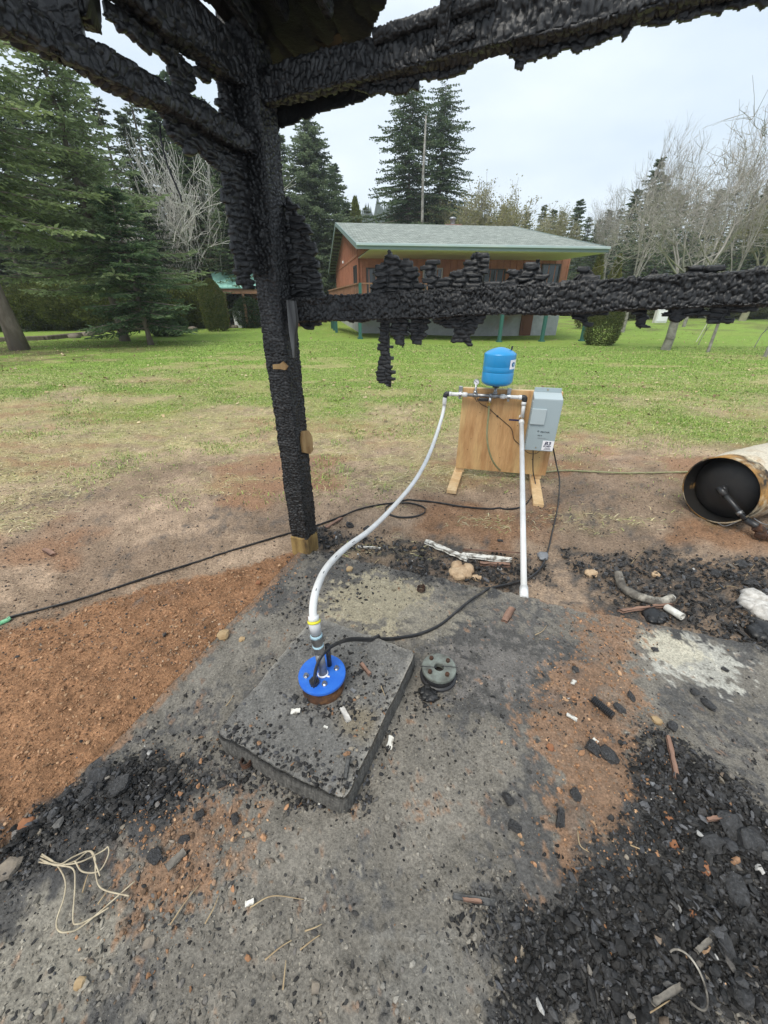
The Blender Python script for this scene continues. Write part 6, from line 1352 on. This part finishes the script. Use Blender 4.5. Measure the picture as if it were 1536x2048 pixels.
# charcoal pieces in the piles
x, y, rg = samp(110000, 27, -9, 9, .05, 3.4, 1.2); n1, n2, n3, red, rs, ch = fields(x, y)
m = (rg.random(len(x)) < np.maximum(ch**1.5*(.55+.5*n3), .30*rs*sstep(.45, .6, fbm(x*5, y*5, 612, 3)))) | (rg.random(len(x)) < .004+.05*sstep(.58, .7, fbm(x*4, y*4, 325, 4))); x, y = x[m], y[m]; p = sdpoly(x, y, PAD); m = (p > .01) | (rg.random(len(x)) < .12); x, y = x[m], y[m]
chm = fields(x, y)[5]; sz = .005+.025*rg.random(len(x))**3*(.3+.7*chm)
c_ = pick(CHP, rg, len(x), .5); rk = rg.random(len(x)) < .035; c_[rk] = pick(REDP[3:]+GRV, rg, int(rk.sum())); rk = rg.random(len(x)) < .006; c_[rk] = np.array([.38, .37, .35])
chips('charcoal_pieces', np.stack([x, y, surf(x, y)+sz*.15+chm*.022*rg.random(len(x))], 1), sz, .5, c_, M['attr_char'], 28, 'broken charcoal pieces heaped on the slab and soil', 'charcoal', elong=1.3, tilt=.5)
# debris banked against the casing and the pad
rg = np.random.default_rng(91); PX = []; PY = []
for (X0, Y0, sx_, sy_, n_) in ((655, 1412, 50, 14, 240), (722, 1350, 26, 30, 100), (600, 1290, 50, 14, 100), (560, 1545, 130, 14, 0), (470, 1500, 46, 22, 260), (560, 1560, 60, 18, 260), (640, 1600, 50, 14, 220), (720, 1560, 18, 40, 160), (770, 1450, 14, 50, 120), (860, 1400, 20, 20, 120), (700, 1450, 40, 20, 50), (390, 1440, 60, 40, 60), (690, 1130, 60, 24, 260), (600, 1180, 40, 30, 200), (340, 1580, 70, 30, 260), (900, 1380, 60, 60, 160)):
    for _ in range(n_):
        q = atZ(X0+rg.normal()*sx_, Y0+rg.normal()*sy_, PZ if abs(X0-660) < 70 and Y0 < 1480 else SL); PX.append(q[0]); PY.append(q[1])
x = np.array(PX); y = np.array(PY); m = np.hypot(x-WC[0], y-WC[1]) > cr*.92; x, y = x[m], y[m]; sz = .004+.014*rg.random(len(x))**2.2
chips('banked_charcoal', np.stack([x, y, surf(x, y)+sz*.2], 1), sz, .7, pick(CHP+CHP+GRV[:4]+REDP[3:4], rg, len(x)), M['attr_char'], 92, 'crumbled charcoal banked around the casing and pad edges', 'charcoal crumbs', elong=1.2)
# dark crumbs and pale bits on the open soil
x, y, rg = samp(60000, 29, -9, 9, 1.2, 6.5, 1.0); m = (slabmask(x, y) < 0); x, y = x[m], y[m]; n1, n2, n3, red, rs, ch = fields(x, y)
m = rg.random(len(x)) < (.25+.5*(fbm(x*1.3, y*1.3, 333, 3) > .52))*(1-sstep(3.5, 6, y)*.8); x, y = x[m], y[m]; sz = .004+.014*rg.random(len(x))**3
chips('soil_crumbs', np.stack([x, y, surf(x, y)+sz*.1], 1), sz, .6, pick([(.22, .15, .10), (.15, .10, .07), (.08, .07, .06), (.32, .24, .17), (.04, .04, .04)], rg, len(x)), M['attr_rough'], 30, 'dark and brown crumbs scattered over the bare soil', 'soil crumbs')
x, y, rg = samp(9000, 61, -22, 22, 5.0, 34.0, .9); m = rg.random(len(x)) < .25+.75*sstep(.45, .62, fbm(x*.4, y*.4, 613, 4)); x, y = x[m], y[m]; sz = rg.uniform(.025, .07, len(x))
chips('fallen_leaves', np.stack([x, y, gz(x, y)+micro(x, y)+.03+.0*x], 1), sz, .15, pick([(.36, .27, .15), (.28, .20, .11), (.45, .36, .22), (.20, .14, .08)], rg, len(x)), M['attr_rough'], 62, 'dry tan leaves and weeds scattered through the lawn', 'fallen leaves')
# straw
def blades(name, P, Dv, Ln, Wd, bend, C, label, cat, mat='attr_plain'):
    n = len(P); Dv = Dv/np.linalg.norm(Dv, axis=1)[:, None]; S = np.cross(Dv, np.array([0, 0, 1.])+0*Dv); S /= np.linalg.norm(S, axis=1)[:, None]+1e-6
    mid = P+Dv*(Ln*.5)[:, None]; tip = P+Dv*Ln[:, None]+bend*Ln[:, None]; w_ = (Wd/2)[:, None]
    V = np.stack([P-S*w_, P+S*w_, mid+S*w_*.8, mid-S*w_*.8, tip], 1).reshape(-1, 3); b0 = np.arange(n)*5
    Q = np.stack([b0, b0+1, b0+2, b0+3], 1); T = np.stack([b0+3, b0+2, b0+4], 1)
    me = raw_mesh(name, V, [Q, T], M[mat], np.repeat(C, 5, 0)); return tag(link(name, me), label, cat, None, 'stuff')
x, y, rg = samp(190000, 31, -12, 12, 2.0, 11.0, 1.0); nf = fbm(x*.9, y*2.2, 44, 4); n1 = fbm(x*1.1, y*1.1, 1, 5)
st_ = sstep(2.9, 5.0, y+(nf-.5)*4.5-.15*x)*(.25+.75*sstep(.4, .6, fbm(x*3, y*7, 23, 4)))
m = (rg.random(len(x)) < st_*.9) & (slabmask(x, y) < -.05); x, y = x[m], y[m]; n = len(x); a = rg.uniform(0, 6.283, n)
a = np.where(rg.random(n) < .6, rg.normal(size=n)*.45, a)
Dv = np.stack([np.cos(a), np.sin(a), rg.uniform(.0, .35, n)], 1); Ln = rg.uniform(.03, .10, n); Cc = pick([(.56, .48, .27), (.46, .38, .20), (.34, .26, .15), (.62, .55, .35), (.38, .40, .15)], rg, n)
blades('straw', np.stack([x, y, gz(x, y)+micro(x, y)+.003], 1), Dv, Ln, rg.uniform(.003, .007, n), np.array([0, 0, -.25]), Cc, 'flattened dry straw over the worn edge of the lawn', 'straw')
# lawn
def grass_at(n0, seed, y0, y1, lmin, lmax, w0):
    x, y, rg = samp(n0, seed, -22, 22, y0, y1, .8); n1 = fbm(x*1.1, y*1.1, 1, 5); n3 = fbm(x*.35, y*.35, 3, 4)
    gr = sstep(4.2, 8.8, y+(n1-.5)*7.0+(n3-.5)*3.5+.12*x); tuft = sstep(.56, .66, fbm(x*1.6, y*1.6, 71, 3))
    gr = np.maximum(gr, .5*tuft*sstep(2.6, 4.0, y)); gr = gr*(1-.8*sstep(.54, .66, fbm(x*.7+3, y*1.4, 222, 5))*sstep(24, 9, y)); m = (rg.random(len(x)) < gr) & (slabmask(x, y) < -.06); x, y = x[m], y[m]; tf = tuft[m]
    lit = np.maximum(.8*sstep(5.5, 2, np.hypot(x+11.5, (y-14.5)*.9)), .7*sstep(3.5, 1.5, np.hypot(x+16, y-16.5))); k = rg.random(len(x)) > lit; x, y, tf = x[k], y[k], tf[k]; n = len(x)
    Dv = np.stack([rg.normal(size=n)*.55, rg.normal(size=n)*.55, np.ones(n)], 1); Ln = rg.uniform(lmin, lmax, n)*(1+.9*tf*sstep(10, 5, y)); nn = fbm(x*.6, y*.9, 88, 4)
    C = pick([(.09, .18, .03), (.20, .33, .06), (.25, .38, .08), (.14, .25, .045), (.33, .43, .13), (.33, .38, .12)], rg, n, .4); yl = (rg.random(n) < .12+.5*sstep(.5, .7, nn)*sstep(16, 7, y)); C[yl] = pick([(.44, .42, .18), (.52, .46, .25), (.36, .38, .14)], rg, int(yl.sum()))
    b = rg.normal(size=(n, 3))*np.array([.5, .5, .1])+np.array([0, 0, -.25]); return np.stack([x, y, gz(x, y)+micro(x, y)-.004], 1), Dv, Ln, rg.uniform(.6, 1.3, n)*w0*(1+y*.16), b, C
A_ = grass_at(170000, 41, 2.6, 9, .018, .045, .0038); B_ = grass_at(170000, 42, 7, 20, .03, .06, .0045)
G = [np.concatenate([a, b_]) for a, b_ in zip(A_, B_)]
blades('lawn_grass', G[0], G[1], G[2], G[3], G[4], G[5], 'short bright green grass with yellowing tufts covering the lawn', 'grass')

# ------------------------------------------------------------------ loose things lying about
def lay(name, X, Y, me, label, cat, rz=0., group=None, dz=0., rx=0., ry=0., sc_=1.):
    q = gp(X, Y, 0.); o = link(name, me); o.location = (q[0], q[1], zs_(q[0], q[1], dz)); o.rotation_euler = (rx, ry, rz); o.scale = (sc_,)*3; tag(o, label, cat, group); return o
def plank_me(name, L_, W_, T_, mat, seed=1, ragged=.3, bend=.0, nl=26, nw=6):
    u, v = np.meshgrid(np.linspace(-.5, .5, nl), np.linspace(-.5, .5, nw), indexing='ij'); wv = 1-ragged*np.maximum(0, fbm(u*7+seed, v*0+seed, seed, 3)-.35)*1.6
    x = u*L_+(np.abs(u) > .49)*(fbm(v*5, v*0, seed+3, 2)-.5)*L_*.12; y = v*W_*wv+bend*u*u*L_; z = (fbm(u*6, v*4, seed+5, 3)-.5)*T_*.8
    V = np.concatenate([np.stack([x, y, z+T_/2], -1).reshape(-1, 3), np.stack([x, y, z-T_/2], -1).reshape(-1, 3)]); n = nl*nw; idx = np.arange(n).reshape(nl, nw)
    loop = np.concatenate([idx[0], idx[1:, -1], idx[-1, ::-1][1:], idx[::-1, 0][1:-1]]); j = np.arange(len(loop)); F0 = grid_faces(nl, nw)
    return raw_mesh(name, V, [F0, F0[:, ::-1]+n, np.stack([loop, loop[(j+1) % len(j)], loop[(j+1) % len(j)]+n, loop+n], 1)], mat, None, True)
M['chalk'] = pmat('blistered_white_paint', (.66, .64, .58), .8, .2, col2=(.20, .18, .15), nscale=26, lo=.48, hi=.62, bump=(90, .6, .004))
M['foam'] = pmat('tan_foam', (.58, .43, .28), .9, .1, col2=(.38, .26, .16), nscale=20, bump=(60, 1, .01))
M['ashwhite'] = pmat('white_ash', (.62, .60, .56), .9, .1, col2=(.35, .33, .30), nscale=30, bump=(90, .6, .004))
M['redwood'] = pmat('reddish_split_wood', (.30, .185, .135), .8, .2, col2=(.10, .06, .045), nscale=16, mapping=(.3, 1, 1), bump=(70, .5, .003))
M['dead'] = pmat('grey_burnt_branch', (.22, .20, .17), .8, .2, col2=(.05, .045, .04), nscale=16, bump=(60, .6, .004), col3=(.42, .39, .33), n3=(9, .56, .68))
M['strawm'] = pmat('dry_stalk', (.42, .33, .20), .8, .2, col2=(.28, .2, .12), nscale=20)
M['silver'] = pmat('melted_aluminium', (.26, .27, .28), .5, .4, .3, col2=(.2, .2, .21), nscale=30, bump=(60, .6, .003))
def ang_px(a, b): p, q = gp(*a), gp(*b); return math.atan2(q[1]-p[1], q[0]-p[0]), np.linalg.norm((q-p)[:2])
def strip_px(name, a, b, W_, T_, mat, label, cat, seed=1, dz=.012, group=None, **k):
    an, Ln_ = ang_px(a, b); return lay(name, (a[0]+b[0])/2, (a[1]+b[1])/2, plank_me(name, Ln_, W_, T_, mat, seed, **k), label, cat, an, group, dz)
strip_px('painted_strip', (848, 1090), (930, 1124), .045, .018, M['chalk'], 'longer blistered white trim strip lying on burnt soil behind the slab', 'trim strip', 2, .035)
strip_px('painted_strip', (922, 1113), (1020, 1130), .05, .014, M['chalk'], 'shorter white trim strip with a broken reddish edge near the straight pipe', 'trim strip', 3, .028)
strip_px('wood_splinter', (958, 1128), (1018, 1136), .03, .02, M['redwood'], 'reddish wood piece under the shorter white trim strip', 'wood piece', 4, .015)
strip_px('wood_splinter', (928, 1107), (1050, 1112), .010, .010, M['redwood'], 'thin reddish stick lying behind the white trim strips', 'stick', 5, .03)
strip_px('wood_splinter', (652, 1058), (684, 1038), .028, .012, M['redwood'], 'reddish split chip beside the foot of the charred post', 'wood piece', 6, .012)
strip_px('wood_splinter', (1008, 1246), (1024, 1218), .040, .014, M['redwood'], 'reddish split shingle lying on the slab below the straight pipe', 'wood piece', 7, .012)
strip_px('wood_splinter', (715, 1098), (760, 1100), .012, .010, M['chalk'], 'white sliver near the charred post foot', 'sliver', 8, .02)
strip_px('wood_splinter', (905, 1795), (990, 1810), .018, .008, M['grey_wood'], 'grey split splinter with pink core on the bare slab near the bottom', 'splinter', 9, .010)
strip_px('wood_splinter', (925, 1803), (962, 1807), .010, .006, M['redwood'], 'small pinkish sliver on the grey splinter', 'sliver', 10, .016)
strip_px('wood_splinter', (1405, 1649), (1450, 1640), .012, .010, M['redwood'], 'pale pink sliver on the charcoal heap at the right', 'sliver', 11, .03)
strip_px('wood_splinter', (684, 1418), (698, 1445), .022, .008, M['ashwhite'], 'tan bone like wood sliver on the pad in front of the wellhead', 'sliver', 12, .008)
strip_px('wood_splinter', (1240, 1228), (1340, 1215), .022, .016, M['redwood'], 'charred strip with pink edge along the slab rim right of the straight pipe', 'wood piece', 13, .025)
strip_px('wood_splinter', (690, 1560), (698, 1515), .014, .012, M['grey_wood'], 'small grey sliver on the front of the well pad', 'sliver', 14, .008)
strip_px('wood_splinter', (1330, 1480), (1352, 1560), .018, .012, M['redwood'], 'brown sliver standing among charcoal at right edge of red soil', 'sliver', 15, .02)
strip_px('wood_splinter', (90, 1102), (108, 1112), .035, .02, M['redwood'], 'small orange wood chip on the soil left of the post', 'wood piece', 16, .012)
strip_px('wood_splinter', (335, 1740), (372, 1705), .028, .005, M['dead'], 'whitish flaky sliver among gravel in the lower left', 'flake', 17, .012)
strip_px('wood_splinter', (722, 1330), (740, 1352), .016, .012, M['redwood'], 'small reddish splinter beside the blue cap', 'splinter', 18, .010)
def lump(name, X, Y, r, mat, label, cat, seed, flat=.6, dz=.0, rough=.5, group=None, n=3, sc3=(1, 1, 1), rz=0.):
    V, Fq = rock_mesh(seed, r*.8, flat, 2, rough=rough*1.5, sc3=sc3); return lay(name, X, Y, raw_mesh(name, V, [Fq], mat, None, False), label, cat, rz, group, dz+r*flat*.45)
def cluster(name, X, Y, r, mat, label, cat, seed, k=12, dz=0.):
    rg = np.random.default_rng(seed); mb = MB(); V0, F0 = rock_mesh(seed, r*.75, .5, 3, rough=.7); mb.add(V0, [F0])
    for i in range(k):
        V1, F1 = rock_mesh(seed+i, r*rg.uniform(.2, .45), .7, 2, rough=.6); a = rg.random()*6.28; mb.add(V1+np.array([math.cos(a), math.sin(a), .2*rg.random()])*r*.7*rg.uniform(.6, 1.1), [F1])
    return lay(name, X, Y, mb.me(name, mat, True), label, cat, 0, None, dz)
cluster('foam_lump', 922, 1150, .085, M['foam'], 'crumbly tan foam lump beside the white trim strips', 'foam lump', 31, 14, .02)
cluster('foam_lump', 952, 1158, .035, M['foam'], 'small tan foam crumb right of the big foam lump', 'foam lump', 32, 8, .01)
cluster('foam_lump', 1182, 1150, .045, M['foam'], 'pale foam crumb on burnt soil left of the grey branch', 'foam lump', 33, 9, .01)
cluster('foam_lump', 1310, 1152, .028, M['foam'], 'small yellowish foam crumb above the grey curved branch', 'foam lump', 34, 6, .01)
cluster('ash_block', 1530, 1225, .13, M['ashwhite'], 'large white ashy block at the right frame edge', 'ash block', 35, 12, .02)
cluster('charred_block', 1540, 1268, .12, M['char'], 'blackened block below the white ashy block', 'charred block', 36, 12, .0)
cluster('melted_lump', 1085, 1117, .045, M['silver'], 'melted silver lump under the black cable near the slab corner', 'metal lump', 37, 9, .02)
for i, (X, Y, r) in enumerate([(591, 1425, .018), (781, 1487, .022), (1143, 1436, .02), (1146, 1366, .016), (1190, 1483, .010), (500, 1808, .012), (1308, 1578, .016), (652, 1456, .008), (640, 1608, .007), (706, 1383, .013)]):
    lay('white_scrap', X, Y, plank_me('white_scrap', r*2.2, r*1.2, .0025, M['chalk'] if i not in (6, 9) else M['silver'], 50+i, .35, bend=.2, nl=14),  ['thin white scrap left of the casing foot', 'white scrap beside the right edge of the well pad', 'larger white scrap on the red soil patch', 'upper white scrap on the red soil patch', 'tiny white scrap among charcoal on the red soil', 'small white scrap with a curved stalk at lower centre', 'silvery flake on the right charcoal heap', 'tiny pale pebble on the well pad', 'tiny pale chip below the pad corner', 'shiny pale flake right of the rusty casing'][i], 'scrap', i*1.3, None, .008, .2, -.2)
# grey curved branch
bp = [gp(1236, 1146, .05), gp(1244, 1172, .03), gp(1262, 1186, .03), gp(1290, 1197, .03), gp(1320, 1203, .03), gp(1345, 1196, .045)]
th = thing('curved_branch', bp[2], 'grey burnt curved branch with pale broken ends behind slab edge', 'branch'); c_ = bez(bp, 40)
MB().tube(c_, .022+.006*fbm(np.arange(len(c_))*.3, np.zeros(len(c_)), 5, 2), 10).part('branch_body', M['dead'], th, True)
MB().tube([c_[0]+(c_[0]-c_[2])*.3, c_[3]], .014, 8).part('pale_end', M['chalk'], th, True); MB().tube([c_[-1]+(c_[-1]-c_[-3])*.3+EZ*.01, c_[-3]], .016, 7).part('pale_end', M['chalk'], th, True)
# plastic pipe ring in charcoal
pq = gp(1355, 1228, .03); th = thing('broken_pipe_end', pq, 'short broken white plastic pipe end poking from the charcoal', 'pipe piece')
d_ = np.array([.25, -.95, .15]); d_ /= np.linalg.norm(d_); MB().lathe([(.021, -.07), (.021, .03), (.016, .03), (.016, -.06), (.001, -.06)], pq, d_, 20).part('pipe_ring', M['pvc_old'], th, True)
cluster('charred_clump', 1305, 1232, .07, M['char'], 'blistered charcoal clump along the slab rim beside the broken pipe end', 'charcoal', 61, 14, .0)
cluster('cracked_charcoal', 856, 1392, .042, M['char'], 'blistered upright charcoal lump between the well pad and old well seal', 'charcoal', 62, 16, .01)
# coiled springs / fitting
for (X, Y, r, l) in ((842, 1183, .024, 'small rusty coil on the slab behind the wellhead'), (495, 1530, .02, 'small rusty coil by the front left pad edge')):
    q = gp(X, Y, .0); a = np.linspace(0, 6.28*3.2, 70); P = np.stack([q[0]+np.cos(a)*r*(1-.1*a/20), q[1]+np.sin(a)*r, q[2]+.008+a*.0016], 1); mb = MB().tube(P, .0035, 6); tag(link('rusty_coil', mb.me('rusty_coil', M['rust'], True)), l, 'coil')
q0, q1 = gp(1186, 1398, .02), gp(1226, 1432, .02); L2 = np.linspace(0, 1, 26)[:, None]; mb = MB().tube(q0*(1-L2)+q1*L2, np.where(np.arange(26) % 2, .014, .018), 12); tag(link('threaded_fitting', mb.me('threaded_fitting', M['cable'])), 'short ribbed dark pipe fitting on the red soil patch', 'fitting')
# ring on the heap
q = gp(1372, 1960, .03); a = np.linspace(-2.3, 2.0, 40); P = np.stack([q[0]+np.cos(a)*.040*.9, q[1]+np.sin(a)*.05, q[2]+.015+.006*np.sin(a*2)], 1); tag(link('wire_ring', MB().tube(P, .0025, 8).me('wire_ring', M['dead'], True)), 'bent grey wire ring on the charcoal heap at lower right', 'wire ring')
strip_px('burnt_twig', (1300, 2010), (1352, 1980), .014, .012, M['dead'], 'short brown burnt twig below the wire ring', 'twig', 71, .03); strip_px('burnt_twig', (1384, 1910), (1412, 1886), .012, .010, M['dead'], 'short grey burnt twig above the wire ring', 'twig', 72, .03)
# loose conductors at lower left
wires = [[(82, 1712), (120, 1728), (160, 1724), (205, 1702), (216, 1694), (216, 1712), (198, 1742), (165, 1743), (150, 1722)], [(80, 1718), (115, 1731), (150, 1722), (178, 1702), (190, 1715), (192, 1752), (205, 1778), (258, 1792)], [(84, 1708), (112, 1728), (130, 1760), (128, 1795), (114, 1838), (116, 1860), (135, 1864), (170, 1848), (270, 1762)], [(78, 1724), (118, 1731), (146, 1738), (150, 1770), (146, 1838), (155, 1848), (180, 1838), (218, 1815)], [(86, 1722), (118, 1729), (150, 1712), (180, 1703), (192, 1730), (200, 1752)]]
th = thing('bare_wire_bundle', gp(118, 1729, .0), 'splayed bundle of five pale stripped wires in gravel at lower left', 'wires')
for k, pth in enumerate(wires):
    P = bez([gp(X, Y, .016+.004*((i+k) % 3)) for i, (X, Y) in enumerate(pth)], 70); MB().tube(P, .0022, 6).part('wire_strand', M['wirem'] if 'wirem' in M else M.setdefault('wirem', pmat('pale_wire', (.50, .43, .30), .5, .4, col2=(.35, .29, .2), nscale=40)), th, True)
# twigs and stalks
for i, (a, b_, c_) in enumerate([((340, 1850), (370, 1805), (398, 1770)), ((410, 1848), (428, 1815), (438, 1790)), ((500, 1815), (545, 1792), (608, 1799)), ((530, 1920), (560, 1895), (584, 1880)), ((610, 1862), (630, 1855), (644, 1848)), ((566, 1980), (570, 1940), (572, 1920)), ((1270, 2040), (1300, 2025), (1340, 2000)), ((1260, 1690), (1280, 1698), (1295, 1708)), ((1155, 1660), (1160, 1690), (1178, 1704)), ((165, 1785), (172, 1760), (178, 1745)), ((196, 1808), (205, 1795), (222, 1772)), ((600, 1900), (625, 1880), (640, 1870)), ((1070, 1270), (1085, 1262), (1094, 1250)), ((452, 1412), (460, 1402), (466, 1390)), ((762, 1372), (766, 1382), (770, 1392)), ((1490, 1155), (1505, 1135), (1520, 1118)), ((1262, 1128), (1275, 1112), (1290, 1100)), ((1430, 1180), (1460, 1172), (1490, 1182)), ((10, 1010), (30, 1000), (45, 985)), ((60, 1020), (90, 1012), (110, 1018))]):
    P = bez([gp(*a, .008), gp(*b_, .014), gp(*c_, .008)], 14); o = link('dry_stalk', MB().tube(P, [.0012+.0012*(1-t) for t in np.linspace(0, 1, len(P))], 5).me('dry_stalk', M['strawm'], True)); tag(o, 'thin dry brown stalk lying on the sooty ground', 'stalk', 'dry stalks scattered over the ground')
# stones
for i, (X, Y, r, m_, l) in enumerate([(447, 1272, .038, 'stone_tan', 'flat tan stone at the left slab edge'), (484, 1280, .020, 'stone_tan', 'small round tan stone on the slab beside the flat tan stone'), (517, 1166, .020, 'stone_red', 'orange stone near the left slab corner below the post'), (1313, 1443, .024, 'stone_tan', 'pale orange stone at the right edge of the red soil patch'), (160, 1968, .016, 'stone_tan', 'pale tan stone in the bottom left gravel'), (55, 1650, .026, 'stone_red', 'crumbly orange clod at the slab edge far left'), (300, 1885, .018, 'stone', 'rounded grey stone in gravel below the wires'), (465, 1785, .014, 'stone', 'small grey stone in the lower left gravel'), (1405, 1735, .022, 'stone_red', 'rust coloured stone on the right charcoal heap'), (1345, 1690, .018, 'stone_red', 'smaller rust coloured stone on the right charcoal heap'), (1384, 1830, .016, 'stone_red', 'elongated rust coloured stone low on the charcoal heap'), (1338, 1640, .015, 'stone_red', 'round rust coloured stone at the edge of the heap'), (700, 1140, .028, 'stone_tan', 'tan clod at the far slab edge'), (1100, 1495, .018, 'stone_red', 'brown clod on the red soil patch'), (632, 1975, .014, 'stone', 'small dark stone near the bottom centre'), (20, 1738, .034, 'stone', 'dark cracked lump with pale top at the left frame edge')]):
    lump('loose_stone', X, Y, r, M[m_], l, 'stone', 300+i, .55, .0, .45)
# larger charcoal lumps
rr = random.Random(4); pts = [(1189, 1502, .045), (1215, 1510, .035), (1150, 1590, .03), (1240, 1420, .028), (1120, 1640, .03), (1015, 1600, .028), (1030, 1655, .022), (1390, 1385, .028), (1345, 1455, .03), (1415, 1410, .03), (1450, 1340, .022), (1400, 1560, .03), (1440, 1600, .035), (1465, 1660, .05), (1500, 1690, .045), (1420, 1690, .05), (1380, 1650, .035), (1330, 1760, .03), (1250, 1780, .03), (1300, 1720, .03), (1210, 1755, .028), (1470, 1780, .04), (1500, 1850, .035), (1450, 1900, .03), (1400, 2000, .03), (1480, 1990, .035), (1330, 1880, .025), (1260, 1850, .025), (1180, 1900, .022), (1120, 1870, .02), (1080, 1960, .02), (1220, 1960, .025), (200, 1560, .05), (235, 1575, .045), (180, 1590, .04), (445, 1570, .02), (400, 1630, .022), (470, 1640, .022), (310, 1715, .025), (370, 1680, .02), (255, 1625, .025), (330, 1270, .016), (590, 1395, .015), (640, 1405, .018), (612, 1402, .016), (700, 1400, .015), (720, 1345, .02), (1262, 1395, .03), (1310, 1300, .016), (1425, 1285, .02), (1450, 1275, .016), (1150, 1340, .022), (830, 1150, .02), (1000, 1082, .022), (735, 1060, .04), (700, 1052, .04), (1480, 1130, .05), (1430, 1150, .05), (1390, 1170, .04), (1500, 1170, .06), (1160, 1130, .03), (1250, 1150, .03)]
vars_ = []
for k in range(6):
    V, Fq = rock_mesh(700+k, 1., .5, 2 if k % 2 else 3, rough=1.1, sc3=(1.25, .8, 1)); V = np.sign(V)*np.abs(V)**.75; vars_.append(raw_mesh('charcoal_chunk', V, [Fq], M['char_lump'] if 'char_lump' in M else M.setdefault('char_lump', pmat('charcoal_lump', (.045, .044, .044), .45, .5, col2=(.015, .015, .015), nscale=6, bump=(5, .5, .04), col3=(.085, .086, .09), n3=(3, .52, .70))), None, False))
for i, (X, Y, r) in enumerate(pts):
    q = gp(X, Y, 0); o = link('charcoal_chunk', vars_[i % 6]); o.location = (q[0], q[1], zs_(q[0], q[1], r*.18)); o.scale = (r*rr.uniform(.5, .9), r*rr.uniform(.5, .9), r*rr.uniform(.5, .9)); o.rotation_euler = (rr.uniform(-.5, .5), rr.uniform(-.5, .5), rr.uniform(0, 6.28)); tag(o, 'angular cracked lump of black charcoal among the ash', 'charcoal', 'larger charcoal lumps lying on the ash')

# ------------------------------------------------------------------ air
hb = MB().box((0, 290, 38), (1700, 760, 84)); hm, hn, hbs = new_mat('air'); hn.nodes.remove(hbs); pv = hn.nodes.new('ShaderNodeVolumePrincipled'); pv.inputs['Color'].default_value = (.86, .92, .98, 1); pv.inputs['Density'].default_value = .0006; pv.inputs['Anisotropy'].default_value = 0.0
hn.links.new(pv.outputs[0], hn.nodes['Material Output'].inputs['Volume']); ho = link('haze', hb.me('haze', hm)); tag(ho, 'thin pale air that turns the far ridge bluish', 'haze', None, 'stuff')
